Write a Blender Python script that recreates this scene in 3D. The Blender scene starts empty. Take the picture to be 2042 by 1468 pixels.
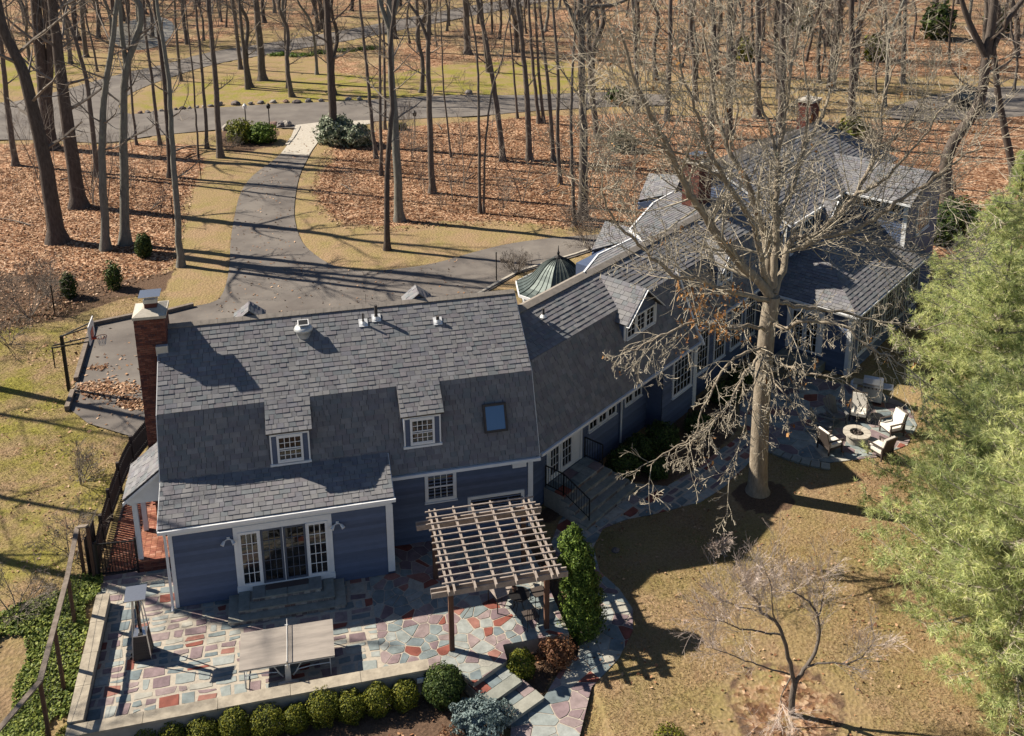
import bpy, math, random
import numpy as np
from mathutils import Vector, Matrix, noise
S = bpy.context.scene
C = S.collection
random.seed(7); RNG = np.random.default_rng(7)
rad = math.radians

# ------------------------------------------------------------------ camera
F_, CX, CY, PITCH, ROLL, YAW = 2027.21, 1028.8, 302.11, .2855, .0052, 1.3426
CAM = np.array([4.566, -29.227, 23.405])
fw = np.array([math.cos(YAW)*math.cos(PITCH), math.sin(YAW)*math.cos(PITCH), -math.sin(PITCH)])
rt = np.array([math.sin(YAW), -math.cos(YAW), 0.0])
dn = np.cross(fw, rt)
R2 = rt*math.cos(ROLL)+dn*math.sin(ROLL); D2 = -rt*math.sin(ROLL)+dn*math.cos(ROLL)
cd = bpy.data.cameras.new('camera'); cam = bpy.data.objects.new('camera', cd); C.objects.link(cam)
m = Matrix.Identity(4)
for i in range(3):
    m[i][0] = R2[i]; m[i][1] = -D2[i]; m[i][2] = -fw[i]; m[i][3] = CAM[i]
cam.matrix_world = m
cd.sensor_fit = 'HORIZONTAL'; cd.sensor_width = 36; cd.lens = 36*F_/2042
cd.shift_x = (1021-CX)/2042; cd.shift_y = (CY-734)/2042      # the lens shift of an upright-corrected aerial photograph
cd.clip_start = .5; cd.clip_end = 2000
S.camera = cam
# ------------------------------------------------------------------ light
SUN_AZ_SHADOW, SUN_EL = rad(-30), rad(39)
sd = np.array([-math.cos(SUN_AZ_SHADOW)*math.cos(SUN_EL), -math.sin(SUN_AZ_SHADOW)*math.cos(SUN_EL), math.sin(SUN_EL)])
W_ = bpy.data.worlds.new('World'); S.world = W_; W_.use_nodes = True
nt = W_.node_tree; bg = nt.nodes['Background']
sky = nt.nodes.new('ShaderNodeTexSky'); sky.sky_type = 'NISHITA'; sky.sun_disc = False
sky.sun_elevation = SUN_EL; sky.sun_rotation = math.atan2(sd[0], sd[1])
sky.air_density = .75; sky.dust_density = .2; sky.ozone_density = 1.5
nt.links.new(sky.outputs[0], bg.inputs[0]); bg.inputs[1].default_value = .05
sl = bpy.data.lights.new('sun', 'SUN'); sl.energy = 5.0; sl.angle = rad(.53); sl.color = (1, .90, .75)
so = bpy.data.objects.new('sun', sl); C.objects.link(so); so.location = (-40, 30, 60)
so.rotation_euler = Vector(sd).to_track_quat('Z', 'Y').to_euler()
S.view_settings.view_transform = 'Standard'; S.view_settings.look = 'None'
S.view_settings.gamma = 1; S.view_settings.use_curve_mapping = False; S.view_settings.exposure = 0.92
S.render.resolution_x = 1024; S.render.resolution_y = 736
if hasattr(S, 'cycles'):
    S.cycles.max_bounces = 5; S.cycles.diffuse_bounces = 1; S.cycles.glossy_bounces = 2; S.cycles.transparent_max_bounces = 6

def at(px, py, z=0.0):
    """a measured point of the photograph put down at height z in the place"""
    r = R2*(px-CX)/F_ + D2*(py-CY)/F_ + fw
    t = (CAM[2]-z)/-r[2]
    return CAM + r*t
def at_dist(px, py, base):
    """height of a measured point standing over ground point base"""
    r = R2*(px-CX)/F_ + D2*(py-CY)/F_ + fw
    n = np.array([fw[0], fw[1], 0]); n /= np.linalg.norm(n)
    t = ((np.array(base)-CAM)@n)/(r@n)
    return CAM + r*t
def proj(P):
    v = np.asarray(P)-CAM; z = v@fw
    return np.array([CX+F_*(v@R2)/z, CY+F_*(v@D2)/z])

# ------------------------------------------------------------------ mesh helpers
class MB:
    def __init__(s): s.V = []; s.P = []; s.n = 0
    def add(s, v, polys):
        v = np.asarray(v, float).reshape(-1, 3); s.V.append(v)
        s.P.append((s.n, polys)); s.n += len(v)
    def quads(s, v, q):
        s.add(v, np.asarray(q, np.int64))
    def box(s, x0, x1, y0, y1, z0, z1):
        v = [(x, y, z) for x in (x0, x1) for y in (y0, y1) for z in (z0, z1)]
        s.add(v, np.array([[0,1,3,2],[4,6,7,5],[0,4,5,1],[2,3,7,6],[0,2,6,4],[1,5,7,3]]))
    def obox(s, c, a, b, h):   # centre, three half-axis vectors
        c, a, b, h = map(np.asarray, (c, a, b, h))
        v = [c+i*a+j*b+k*h for i in (-1, 1) for j in (-1, 1) for k in (-1, 1)]
        s.add(v, np.array([[0,1,3,2],[4,6,7,5],[0,4,5,1],[2,3,7,6],[0,2,6,4],[1,5,7,3]]))
    def bar(s, p, q, w, h=None, up=(0, 0, 1)):
        p, q = np.asarray(p, float), np.asarray(q, float); h = h or w
        d = q-p; L = np.linalg.norm(d); d = d/L; up = np.asarray(up, float)
        if abs(d@up) > .98: up = np.array([1., 0, 0])
        a = np.cross(d, up); a /= np.linalg.norm(a); b = np.cross(a, d)
        s.obox((p+q)/2, d*L/2, a*w/2, b*h/2)
    def poly(s, pts): s.add(pts, [tuple(range(len(pts)))])
    def prism(s, pts, off):
        pts = np.asarray(pts, float); n = len(pts); off = np.asarray(off, float)
        v = np.concatenate([pts, pts+off])
        s.add(v, [tuple(range(n))[::-1], tuple(range(n, 2*n))]+[(i, (i+1) % n, n+(i+1) % n, n+i) for i in range(n)])
    def tube(s, pts, rr, k=6, cap=True):
        pts = np.asarray(pts, float); n = len(pts); rr = np.broadcast_to(np.asarray(rr, float), (n,))
        t = np.empty_like(pts); t[1:-1] = pts[2:]-pts[:-2]; t[0] = pts[1]-pts[0]; t[-1] = pts[-1]-pts[-2]
        t /= np.linalg.norm(t, axis=1)[:, None]+1e-9
        m = t.mean(0); ref = np.array([0, 0, 1.]) if abs(m[2]) < .75*np.linalg.norm(m) else np.array([1., 0, 0])
        u = np.cross(t, ref); u /= np.linalg.norm(u, axis=1)[:, None]+1e-9; w = np.cross(t, u)
        a = np.arange(k)*2*math.pi/k
        ring = pts[:, None]+rr[:, None, None]*(np.cos(a)[None, :, None]*u[:, None]+np.sin(a)[None, :, None]*w[:, None])
        i = np.arange(n-1)[:, None]*k; j = np.arange(k)[None]
        q = np.stack([i+j, i+(j+1) % k, i+k+(j+1) % k, i+k+j], -1).reshape(-1, 4)
        s.add(ring.reshape(-1, 3), q)
        if cap:
            s.add(ring[0], [tuple(range(k))]); s.add(ring[-1], [tuple(range(k))[::-1]])
    def lathe(s, prof, c, k=24, a0=0, axis=None):
        prof = np.asarray(prof, float); a = a0+np.arange(k)*2*math.pi/k
        v = np.stack([prof[:, None, 0]*np.cos(a), prof[:, None, 0]*np.sin(a), np.repeat(prof[:, 1:2], k, 1)], -1)+np.asarray(c)
        n = len(prof); i = np.arange(n-1)[:, None]*k; j = np.arange(k)[None]
        q = np.stack([i+j, i+(j+1) % k, i+k+(j+1) % k, i+k+j], -1).reshape(-1, 4)
        s.add(v.reshape(-1, 3), q)
    def ball(s, c, r, k=10, n=6, sc=(1, 1, 1)):
        th = np.linspace(.02, math.pi-.02, n); pr = np.stack([r*np.sin(th), -r*np.cos(th)], 1)
        m = MB(); m.lathe(pr, (0, 0, 0), k); v = m.V[0]*np.asarray(sc)+np.asarray(c); s.add(v, m.P[0][1])
    def xf(s, M):
        M = np.array(M)
        s.V = [v@M[:3, :3].T+M[:3, 3] for v in s.V]; return s
    def mesh(s, name):
        me = bpy.data.meshes.new(name)
        V = np.concatenate(s.V) if s.V else np.zeros((0, 3))
        loops = []; sizes = []
        for off, p in s.P:
            if isinstance(p, np.ndarray):
                loops.append((p+off).ravel()); sizes.append(np.full(len(p), p.shape[1]))
            else:
                for f in p: loops.append(np.array(f)+off); sizes.append(np.array([len(f)]))
        L = np.concatenate(loops).astype(np.int32); Z = np.concatenate(sizes).astype(np.int32)
        me.vertices.add(len(V)); me.vertices.foreach_set('co', V.astype(np.float32).ravel())
        me.loops.add(len(L)); me.loops.foreach_set('vertex_index', L)
        me.polygons.add(len(Z)); st = np.concatenate([[0], np.cumsum(Z)[:-1]]).astype(np.int32)
        me.polygons.foreach_set('loop_start', st)
        try: me.polygons.foreach_set('loop_total', Z)
        except Exception: pass
        me.update(calc_edges=True); me.validate()
        me.polygons.foreach_set('use_smooth', np.zeros(len(me.polygons), bool))
        return me
ROOTM = {}
def put(name, me, mat=None, parent=None):
    o = bpy.data.objects.new(name, me); C.objects.link(o)
    if mat is not None and len(me.materials) == 0: me.materials.append(mat)
    if parent is not None: o.parent = parent; ROOTM[o.name] = ROOTM.get(parent.name)
    return o
def part(name, mb, mat, parent=None, smooth=False, kind=None, label=None, local=False):
    """link mb (written in world coordinates) as one mesh object in its thing's frame"""
    if parent is not None and not local and ROOTM.get(parent.name) is not None:
        mb.xf(ROOTM[parent.name])
    me = mb.mesh(name)
    if smooth: me.polygons.foreach_set('use_smooth', np.ones(len(me.polygons), bool))
    o = put(name, me, mat, parent)
    if kind: o['kind'] = kind
    if label: o['label'] = label
    return o
def tag(o, label, cat, group=None, kind=None):
    if label: o['label'] = label
    if cat: o['category'] = cat
    if group: o['group'] = group
    if kind: o['kind'] = kind
    return o
def thing(name, loc, label, cat, group=None, rz=0):
    o = bpy.data.objects.new(name, None); C.objects.link(o); o.location = loc; o.rotation_euler = (0, 0, rz)
    o.empty_display_size = .3
    M = Matrix.Translation(Vector(loc)) @ Matrix.Rotation(rz, 4, 'Z')
    ROOTM[o.name] = np.array(M.inverted())
    return tag(o, label, cat, group)
def solo(name, mb, mat, loc, label, cat, group=None, smooth=False, kind=None):
    """a thing that is one mesh, origin at loc"""
    mb.xf(np.array(Matrix.Translation(-Vector(loc)))); me = mb.mesh(name)
    if smooth: me.polygons.foreach_set('use_smooth', np.ones(len(me.polygons), bool))
    o = put(name, me, mat); o.location = loc
    return tag(o, label, cat, group, kind)
def copy_tree(o, parent=None):
    c = o.copy(); C.objects.link(c); c.parent = parent
    if parent is None: ROOTM[c.name] = None
    for ch in list(o.children): copy_tree(ch, c)
    return c
def sstep(a, b, x):
    t = np.clip((x-a)/(b-a), 0, 1); return t*t*(3-2*t)

# ------------------------------------------------------------------ materials
def newmat(name, rough=.8, metal=0., spec=.3):
    mt = bpy.data.materials.new(name); mt.use_nodes = True; nt = mt.node_tree
    b = nt.nodes['Principled BSDF']; b.inputs['Roughness'].default_value = rough
    b.inputs['Metallic'].default_value = metal; b.inputs['Specular IOR Level'].default_value = spec
    return mt, nt, b
def N(nt, t, **kw):
    n = nt.nodes.new(t)
    for k, v in kw.items(): setattr(n, k, v)
    return n
def ramp(nt, stops, interp='LINEAR'):
    r = N(nt, 'ShaderNodeValToRGB'); e = r.color_ramp.elements; r.color_ramp.interpolation = interp
    e[0].position, e[0].color = stops[0][0], (*stops[0][1], 1)
    e[1].position, e[1].color = stops[-1][0], (*stops[-1][1], 1)
    for p, c in stops[1:-1]:
        x = e.new(p); x.color = (*c, 1)
    return r
def coords(nt, which='Object', scale=(1, 1, 1)):
    if which == 'World': o = N(nt, 'ShaderNodeNewGeometry').outputs['Position']
    else: o = N(nt, 'ShaderNodeTexCoord').outputs[which]
    mp = N(nt, 'ShaderNodeMapping'); mp.inputs['Scale'].default_value = scale; nt.links.new(o, mp.inputs[0]); return mp.outputs[0]
def noi(nt, vec, scale, detail=4, rough=.6):
    n = N(nt, 'ShaderNodeTexNoise'); n.inputs['Scale'].default_value = scale; n.inputs['Detail'].default_value = detail
    n.inputs['Roughness'].default_value = rough; nt.links.new(vec, n.inputs['Vector']); return n.outputs['Fac']
def mixc(nt, f, a, b, mode='MIX'):
    m = N(nt, 'ShaderNodeMix', data_type='RGBA', blend_type=mode)
    for s, x in ((m.inputs[0], f), (m.inputs[6], a), (m.inputs[7], b)):
        if hasattr(x, 'is_linked'): nt.links.new(x, s)
        elif isinstance(x, (int, float)): s.default_value = x
        else: s.default_value = (*x, 1)
    return m.outputs[2]
def mth(nt, op, a, b=0., clamp=False):
    m = N(nt, 'ShaderNodeMath', operation=op); m.use_clamp = clamp
    for s, x in ((m.inputs[0], a), (m.inputs[1], b)):
        if hasattr(x, 'is_linked'): nt.links.new(x, s)
        else: s.default_value = x
    return m.outputs[0]
def bump(nt, b, h, strength=.4, dist=.02):
    n = N(nt, 'ShaderNodeBump'); n.inputs['Strength'].default_value = strength; n.inputs['Distance'].default_value = dist
    nt.links.new(h, n.inputs['Height']); nt.links.new(n.outputs[0], b.inputs['Normal'])
def simple(name, c1, c2, scale=6, rough=.8, metal=0., spec=.3, stretch=(1, 1, 1), bmp=.2, which='Object', bd=.01):
    mt, nt, b = newmat(name, rough, metal, spec)
    v = coords(nt, which, stretch); f = noi(nt, v, scale, 5, .65)
    r = ramp(nt, [(.3, c1), (.7, c2)]); nt.links.new(f, r.inputs[0]); nt.links.new(r.outputs[0], b.inputs['Base Color'])
    if bmp: bump(nt, b, noi(nt, v, scale*3, 4, .7), bmp, bd)
    return mt
def piece_random(nt):
    g = N(nt, 'ShaderNodeNewGeometry').outputs['Random Per Island']; o = N(nt, 'ShaderNodeObjectInfo').outputs['Random']
    return mth(nt, 'FRACT', mth(nt, 'ADD', g, o))
def palette(name, stops, interp='CONSTANT', scale=8, amt=.35, rough=.85, bmp=.3, spec=.3, bd=.01, stretch=(1, 1, 1)):
    mt, nt, b = newmat(name, rough, 0, spec)
    r = ramp(nt, stops, interp); nt.links.new(piece_random(nt), r.inputs[0])
    v = coords(nt, 'World', stretch); f = noi(nt, v, scale, 5, .65)
    g = ramp(nt, [(.25, (1-amt,)*3), (.75, (1+amt,)*3)]); nt.links.new(f, g.inputs[0])
    nt.links.new(mixc(nt, 1., r.outputs[0], g.outputs[0], 'MULTIPLY'), b.inputs['Base Color'])
    if bmp: bump(nt, b, noi(nt, v, scale*4, 4, .7), bmp, bd)
    return mt
MT = {}
MT['shingle'] = palette('asphalt_shingle', [(0, (.166, .166, .178)), (.16, (.200, .198, .204)), (.34, (.174, .166, .180)), (.5, (.190, .190, .196)), (.66, (.158, .170, .182)), (.80, (.208, .208, .220)), (.92, (.162, .162, .182))], scale=3.0, amt=.18, rough=.95, bmp=.35, spec=.1)
MT['deck'] = simple('roof_deck', (.05, .046, .045), (.075, .068, .065), 8, .95)
MT['cap'] = simple('ridge_cap_shingle', (.19, .17, .15), (.28, .25, .22), 5, .95)
MT['flag'] = palette('flagstone', [(0, (.180, .215, .222)), (.14, (.285, .305, .295)), (.27, (.215, .160, .170)), (.40, (.150, .185, .200)), (.51, (.26, .205, .205)), (.62, (.25, .28, .275)), (.74, (.175, .128, .142)), (.83, (.35, .34, .30)), (.905, (.215, .070, .052)), (.965, (.27, .13, .105))], scale=3.2, amt=.36, rough=.8, bmp=.35)
MT['tread'] = palette('bluestone_tread', [(0, (.24, .25, .225)), (.5, (.29, .29, .255)), (.8, (.22, .225, .215))], scale=4, amt=.25, rough=.85)
MT['rubble'] = palette('rubble_stone', [(0, (.30, .27, .24)), (.3, (.19, .17, .165)), (.55, (.14, .115, .11)), (.75, (.38, .35, .31)), (.9, (.2, .13, .11))], scale=9, amt=.35)
MT['mortar'] = simple('mortar', (.33, .295, .245), (.46, .41, .345), 10, .95)
MT['brick'] = palette('brick', [(0, (.125, .045, .034)), (.25, (.165, .06, .043)), (.5, (.10, .036, .03)), (.7, (.19, .08, .058)), (.88, (.08, .034, .034))], scale=12, amt=.3)
MT['brickred'] = palette('patio_brick', [(0, (.30, .12, .075)), (.3, (.36, .16, .10)), (.6, (.25, .09, .06)), (.85, (.4, .2, .14))], scale=10, amt=.3)
MT['siding'] = simple('blue_clapboard', (.070, .097, .165), (.092, .122, .198), 3, .6, 0, .35, (1, 1, 4), .08)
def board_tints(mt, lo=.80, hi=1.16):
    nt = mt.node_tree; b = nt.nodes['Principled BSDF']; s = b.inputs['Base Color'].links[0].from_socket
    r = ramp(nt, [(0, (lo,)*3), (1, (hi,)*3)]); nt.links.new(N(nt, 'ShaderNodeNewGeometry').outputs['Random Per Island'], r.inputs[0])
    nt.links.new(mixc(nt, 1., s, r.outputs[0], 'MULTIPLY'), b.inputs['Base Color'])
board_tints(MT['siding'])
MT['trim'] = simple('white_trim', (.66, .68, .70), (.76, .77, .78), 3, .5, 0, .4, (1, 1, 1), .05)
MT['gutter'] = simple('white_metal', (.66, .68, .70), (.74, .75, .76), 4, .35, 0, .5, (1, 1, 1), 0)
MT['concrete'] = simple('concrete', (.36, .33, .28), (.50, .46, .40), 5, .9)
MT['coping'] = simple('stone_coping', (.24, .21, .17), (.44, .39, .31), 3.2, .9, 0, .2, (1, 1, 1), .3)
MT['render'] = simple('wall_render', (.26, .245, .215), (.36, .335, .295), 2.5, .92)
MT['asphalt'] = None
MT['iron'] = simple('black_iron', (.012, .012, .013), (.022, .021, .022), 12, .5, .3, .4)
MT['steel'] = simple('brushed_steel', (.48, .49, .50), (.62, .63, .64), 14, .28, .9, .5, (1, 8, 1), 0)
MT['lightmetal'] = simple('pale_metal', (.42, .44, .45), (.52, .54, .55), 6, .4, .3, .5, (1, 1, 1), 0)
MT['copper'] = simple('weathered_standing_seam', (.055, .075, .072), (.105, .13, .125), 2.5, .5, .35, .4)
MT['seam'] = simple('dark_seam', (.02, .03, .03), (.035, .045, .045), 6, .6)
MT['pergola'] = simple('silvered_cedar', (.22, .185, .165), (.38, .325, .29), 5, .85, 0, .2, (1, 1, 1), .25)
MT['post'] = simple('brown_cedar', (.085, .045, .032), (.15, .085, .06), 5, .85, 0, .2, (4, 4, .6), .3)
MT['fence'] = simple('dark_stained_fence', (.035, .03, .03), (.07, .058, .055), 6, .8, 0, .2, (4, 4, .6), .3)
MT['rail'] = simple('weathered_rail', (.13, .105, .085), (.25, .21, .18), 5, .9, 0, .2, (1, 1, 1), .3)
MT['tabletop'] = simple('sun_faded_table_top', (.20, .18, .165), (.36, .32, .285), 1.6, .75, stretch=(.4, 2.2, 1))
MT['water'] = simple('pond_water', (.12, .11, .09), (.20, .185, .155), 1, .45, 0, .5, bmp=.05, which='World')
MT['cushion'] = simple('cream_cushion', (.66, .62, .56), (.74, .70, .64), 6, .9)
MT['wicker'] = simple('brown_wicker', (.045, .036, .032), (.085, .068, .06), 60, .7)
MT['adirondack'] = simple('weathered_grey_wood', (.12, .12, .12), (.19, .19, .185), 12, .85)
MT['slat'] = MT['fence']
MT['mat'] = simple('coir_door_mat', (.075, .055, .05), (.12, .09, .08), 50, .95)
MT['black'] = simple('black_plastic', (.015, .015, .016), (.022, .022, .023), 5, .5)
MT['bulbwhite'] = simple('white_lamp_head', (.7, .7, .7), (.78, .78, .78), 5, .35)
MT['red'] = simple('red_painted_steel', (.5, .05, .03), (.55, .07, .04), 5, .4)
MT['net'] = simple('white_net', (.6, .6, .6), (.68, .68, .68), 5, .9)
MT['brickmortar'] = simple('dark_mortar', (.10, .08, .07), (.16, .13, .12), 10, .95)
MT['screen'] = simple('grey_screen_frame', (.07, .085, .12), (.09, .105, .14), 8, .6)
MT['soil'] = simple('soil', (.05, .035, .025), (.10, .07, .05), 6, .95)
def glassmat():
    mt, nt, b = newmat('window_glass', .04, 0, .8)
    v = coords(nt, 'World'); r = ramp(nt, [(.42, (.006, .007, .009)), (.62, (.035, .03, .026))]); nt.links.new(noi(nt, v, 2.2, 3), r.inputs[0])
    nt.links.new(r.outputs[0], b.inputs['Base Color'])
    bump(nt, b, noi(nt, v, 1.3, 1), .03, .02); return mt
MT['glass'] = glassmat()
def skyglass():
    mt, nt, b = newmat('skylight_glass', .02, 0, 1.); b.inputs['Base Color'].default_value = (.03, .09, .2, 1); b.inputs['Specular IOR Level'].default_value = 1.0
    b.inputs['Coat Weight'].default_value = 1.; return mt
MT['skyglass'] = skyglass()
def barkmat(name, c1, c2, c3, lich=.62):
    mt, nt, b = newmat(name, .92, 0, .15)
    v = coords(nt, 'World', (1, 1, .28)); f = noi(nt, v, 9, 6, .7)
    r = ramp(nt, [(.3, c1), (.7, c2)]); nt.links.new(f, r.inputs[0])
    v2 = coords(nt, 'World'); l = noi(nt, v2, 3.2, 5, .7); lr = ramp(nt, [(lich, (0, 0, 0)), (lich+.1, (1, 1, 1))]); nt.links.new(l, lr.inputs[0])
    nt.links.new(mixc(nt, lr.outputs[0], r.outputs[0], c3), b.inputs['Base Color'])
    bump(nt, b, noi(nt, v, 16, 5, .75), .9, .05); return mt
MT['bark'] = barkmat('forest_bark', (.085, .07, .06), (.20, .172, .15), (.24, .235, .195))
MT['barkdark'] = barkmat('dark_bark', (.06, .048, .042), (.145, .12, .105), (.18, .17, .14), .68)
MT['barkgrey'] = barkmat('grey_green_bark', (.13, .125, .11), (.25, .24, .21), (.27, .29, .22), .6)
MT['oakbark'] = barkmat('pale_oak_bark', (.20, .165, .125), (.38, .325, .255), (.37, .36, .26), .6)
MT['twig'] = simple('twig_bark', (.155, .13, .11), (.27, .235, .20), 4, .9, 0, .15, which='World')
MT['oaktwig'] = simple('oak_twig_bark', (.29, .255, .20), (.47, .42, .335), 3, .9, 0, .15, which='World')
MT['pinktwig'] = simple('pinkish_twig', (.40, .33, .29), (.56, .47, .42), 3, .9, 0, .15, which='World')
def foliage(name, stops, trans=.25, rough=.6):
    mt, nt, b = newmat(name, rough, 0, .25)
    r = ramp(nt, stops); nt.links.new(piece_random(nt), r.inputs[0]); nt.links.new(r.outputs[0], b.inputs['Base Color'])
    if trans:
        tr = N(nt, 'ShaderNodeBsdfTranslucent'); nt.links.new(r.outputs[0], tr.inputs[0])
        mx = N(nt, 'ShaderNodeMixShader'); mx.inputs[0].default_value = trans
        out = nt.nodes['Material Output']
        nt.links.new(b.outputs[0], mx.inputs[1]); nt.links.new(tr.outputs[0], mx.inputs[2]); nt.links.new(mx.outputs[0], out.inputs[0])
    return mt
def patchy(name, stops, dark, light, scale, trans, stops2=None):
    """small leaves or needles whose colour drifts from clump to clump as it does on the plant"""
    mt, nt, b = newmat(name, .6, 0, .2)
    r = ramp(nt, stops); nt.links.new(piece_random(nt), r.inputs[0]); v = coords(nt, 'World')
    g = ramp(nt, [(.36, dark), (.64, light)]); nt.links.new(noi(nt, v, scale, 5, .7), g.inputs[0])
    c = mixc(nt, 1., r.outputs[0], g.outputs[0], 'MULTIPLY')
    if stops2:
        r2 = ramp(nt, stops2); nt.links.new(piece_random(nt), r2.inputs[0]); q = ramp(nt, [(.5, (0, 0, 0)), (.62, (1, 1, 1))]); nt.links.new(noi(nt, v, scale*.4, 6, .7), q.inputs[0]); c = mixc(nt, q.outputs[0], c, r2.outputs[0])
    nt.links.new(c, b.inputs['Base Color'])
    tr = N(nt, 'ShaderNodeBsdfTranslucent'); nt.links.new(c, tr.inputs[0]); mx = N(nt, 'ShaderNodeMixShader'); mx.inputs[0].default_value = trans
    nt.links.new(b.outputs[0], mx.inputs[1]); nt.links.new(tr.outputs[0], mx.inputs[2]); nt.links.new(mx.outputs[0], nt.nodes['Material Output'].inputs[0]); return mt
MT['needle'] = patchy('pine_needles', [(0, (.36, .40, .14)), (.4, (.56, .60, .27)), (.8, (.72, .74, .42)), (1, (.76, .72, .46))], (.5, .62, .5), (1.2, 1.17, 1.05), 1.5, .42)
MT['boxwood'] = foliage('boxwood_leaves', [(0, (.035, .055, .01)), (.5, (.12, .14, .015)), (1, (.27, .26, .03))], .2)
MT['holly'] = foliage('dark_green_leaves', [(0, (.02, .04, .012)), (.5, (.05, .085, .02)), (1, (.13, .17, .04))], .2)
MT['arb'] = foliage('hedge_leaves', [(0, (.03, .06, .012)), (.5, (.08, .14, .02)), (1, (.24, .32, .06))], .25)
MT['spruce'] = foliage('blue_spruce_needles', [(0, (.08, .12, .12)), (.5, (.16, .22, .22)), (1, (.27, .34, .34))], .1)
MT['redshrub'] = foliage('russet_leaves', [(0, (.09, .035, .02)), (.5, (.19, .085, .045)), (1, (.32, .18, .09))], .2)
MT['rhodo'] = foliage('pale_rhododendron_leaves', [(0, (.06, .09, .045)), (.5, (.18, .22, .14)), (1, (.42, .44, .34))], .15)
MT['ivy'] = foliage('ivy_leaves', [(0, (.05, .08, .015)), (.4, (.13, .18, .03)), (1, (.30, .34, .07))], .2)
MT['leaf'] = foliage('fallen_leaves', [(0, (.09, .04, .022)), (.3, (.23, .11, .055)), (.6, (.40, .225, .12)), (1, (.60, .42, .28))], .1)
MT['oakleaf'] = foliage('clinging_brown_leaves', [(0, (.16, .07, .025)), (.5, (.34, .16, .055)), (1, (.5, .27, .10))], .3)
def asphaltmat():
    mt, nt, b = newmat('driveway_asphalt', .9, 0, .25)
    v = coords(nt, 'World'); r = ramp(nt, [(.3, (.105, .092, .085)), (.5, (.15, .134, .122)), (.72, (.205, .185, .165))])
    nt.links.new(noi(nt, v, .35, 8, .62), r.inputs[0])
    c = mixc(nt, .35, r.outputs[0], (.5, .5, .5), 'OVERLAY')
    sp = ramp(nt, [(.66, (0, 0, 0)), (.72, (1, 1, 1))]); nt.links.new(noi(nt, v, 7, 2), sp.inputs[0])
    c = mixc(nt, mth(nt, 'MULTIPLY', sp.outputs[0], .35), c, (.30, .2, .13))
    nt.links.new(c, b.inputs['Base Color']); bump(nt, b, noi(nt, v, 40, 3), .3, .01); return mt
MT['asphalt'] = asphaltmat()
def groundmat():
    mt, nt, b = newmat('ground_cover', .97, 0, .08)
    v = coords(nt, 'World')
    def attr(nm):
        a = N(nt, 'ShaderNodeAttribute'); a.attribute_name = nm; return a.outputs['Fac']
    def edge(nm, w=.28):   # ragged edge between covers
        n = mth(nt, 'MULTIPLY', mth(nt, 'SUBTRACT', noi(nt, v, 1.6, 6, .7), .5), 1.6)
        s = mth(nt, 'ADD', attr(nm), n); r = ramp(nt, [(.5-w/2, (0, 0, 0)), (.5+w/2, (1, 1, 1))]); nt.links.new(s, r.inputs[0]); return r.outputs[0]
    # lawn: dormant straw grass with green and mossy patches
    straw = ramp(nt, [(.25, (.16, .105, .062)), (.5, (.29, .20, .12)), (.75, (.42, .315, .205))]); nt.links.new(noi(nt, v, 9, 8, .8), straw.inputs[0])
    green = ramp(nt, [(.3, (.10, .115, .025)), (.7, (.25, .25, .06))]); nt.links.new(noi(nt, v, 6, 8, .75), green.inputs[0])
    gp = ramp(nt, [(.46, (0, 0, 0)), (.66, (1, 1, 1))]); nt.links.new(noi(nt, v, .55, 6, .68), gp.inputs[0])
    lawn = mixc(nt, mth(nt, 'MULTIPLY', gp.outputs[0], .38), straw.outputs[0], green.outputs[0])
    moss = ramp(nt, [(.3, (.12, .115, .025)), (.7, (.32, .29, .07))]); nt.links.new(noi(nt, v, 5, 7, .75), moss.inputs[0])
    mp = ramp(nt, [(.40, (0, 0, 0)), (.6, (1, 1, 1))]); nt.links.new(noi(nt, v, .5, 5, .65), mp.inputs[0])
    lawn = mixc(nt, mth(nt, 'MULTIPLY', mp.outputs[0], attr('moss')), lawn, moss.outputs[0])
    # leaf litter
    vo = N(nt, 'ShaderNodeTexVoronoi'); vo.inputs['Scale'].default_value = 7.5; nt.links.new(v, vo.inputs['Vector'])
    sep = N(nt, 'ShaderNodeSeparateColor'); nt.links.new(vo.outputs['Color'], sep.inputs[0])
    lf = ramp(nt, [(0, (.07, .032, .018)), (.3, (.18, .088, .048)), (.55, (.30, .168, .10)), (.8, (.41, .262, .17)), (1, (.58, .42, .29))]); nt.links.new(sep.outputs[0], lf.inputs[0])
    big = ramp(nt, [(.32, (.38, .36, .34)), (.62, (1.22, 1.2, 1.18))]); nt.links.new(noi(nt, v, .55, 8, .74), big.inputs[0])
    leaf = mixc(nt, 1., lf.outputs[0], big.outputs[0], 'MULTIPLY')
    dp = ramp(nt, [(.44, (0, 0, 0)), (.66, (1, 1, 1))]); nt.links.new(noi(nt, v, .16, 6, .7), dp.inputs[0])
    leaf = mixc(nt, mth(nt, 'MULTIPLY', dp.outputs[0], mth(nt, 'MULTIPLY', attr('far'), .75)), leaf, (.27, .23, .13))
    mul = ramp(nt, [(.3, (.06, .04, .028)), (.6, (.15, .098, .068)), (.8, (.27, .19, .14))]); nt.links.new(noi(nt, v, 12, 8, .8), mul.inputs[0])
    c = mixc(nt, edge('leaf'), lawn, leaf)
    c = mixc(nt, edge('mulch'), c, mul.outputs[0])
    nt.links.new(c, b.inputs['Base Color'])
    h = mth(nt, 'ADD', noi(nt, v, 14, 6, .8), mth(nt, 'MULTIPLY', vo.outputs['Distance'], 1.2))
    bump(nt, b, h, .7, .035); return mt
MT['ground'] = groundmat()
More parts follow.
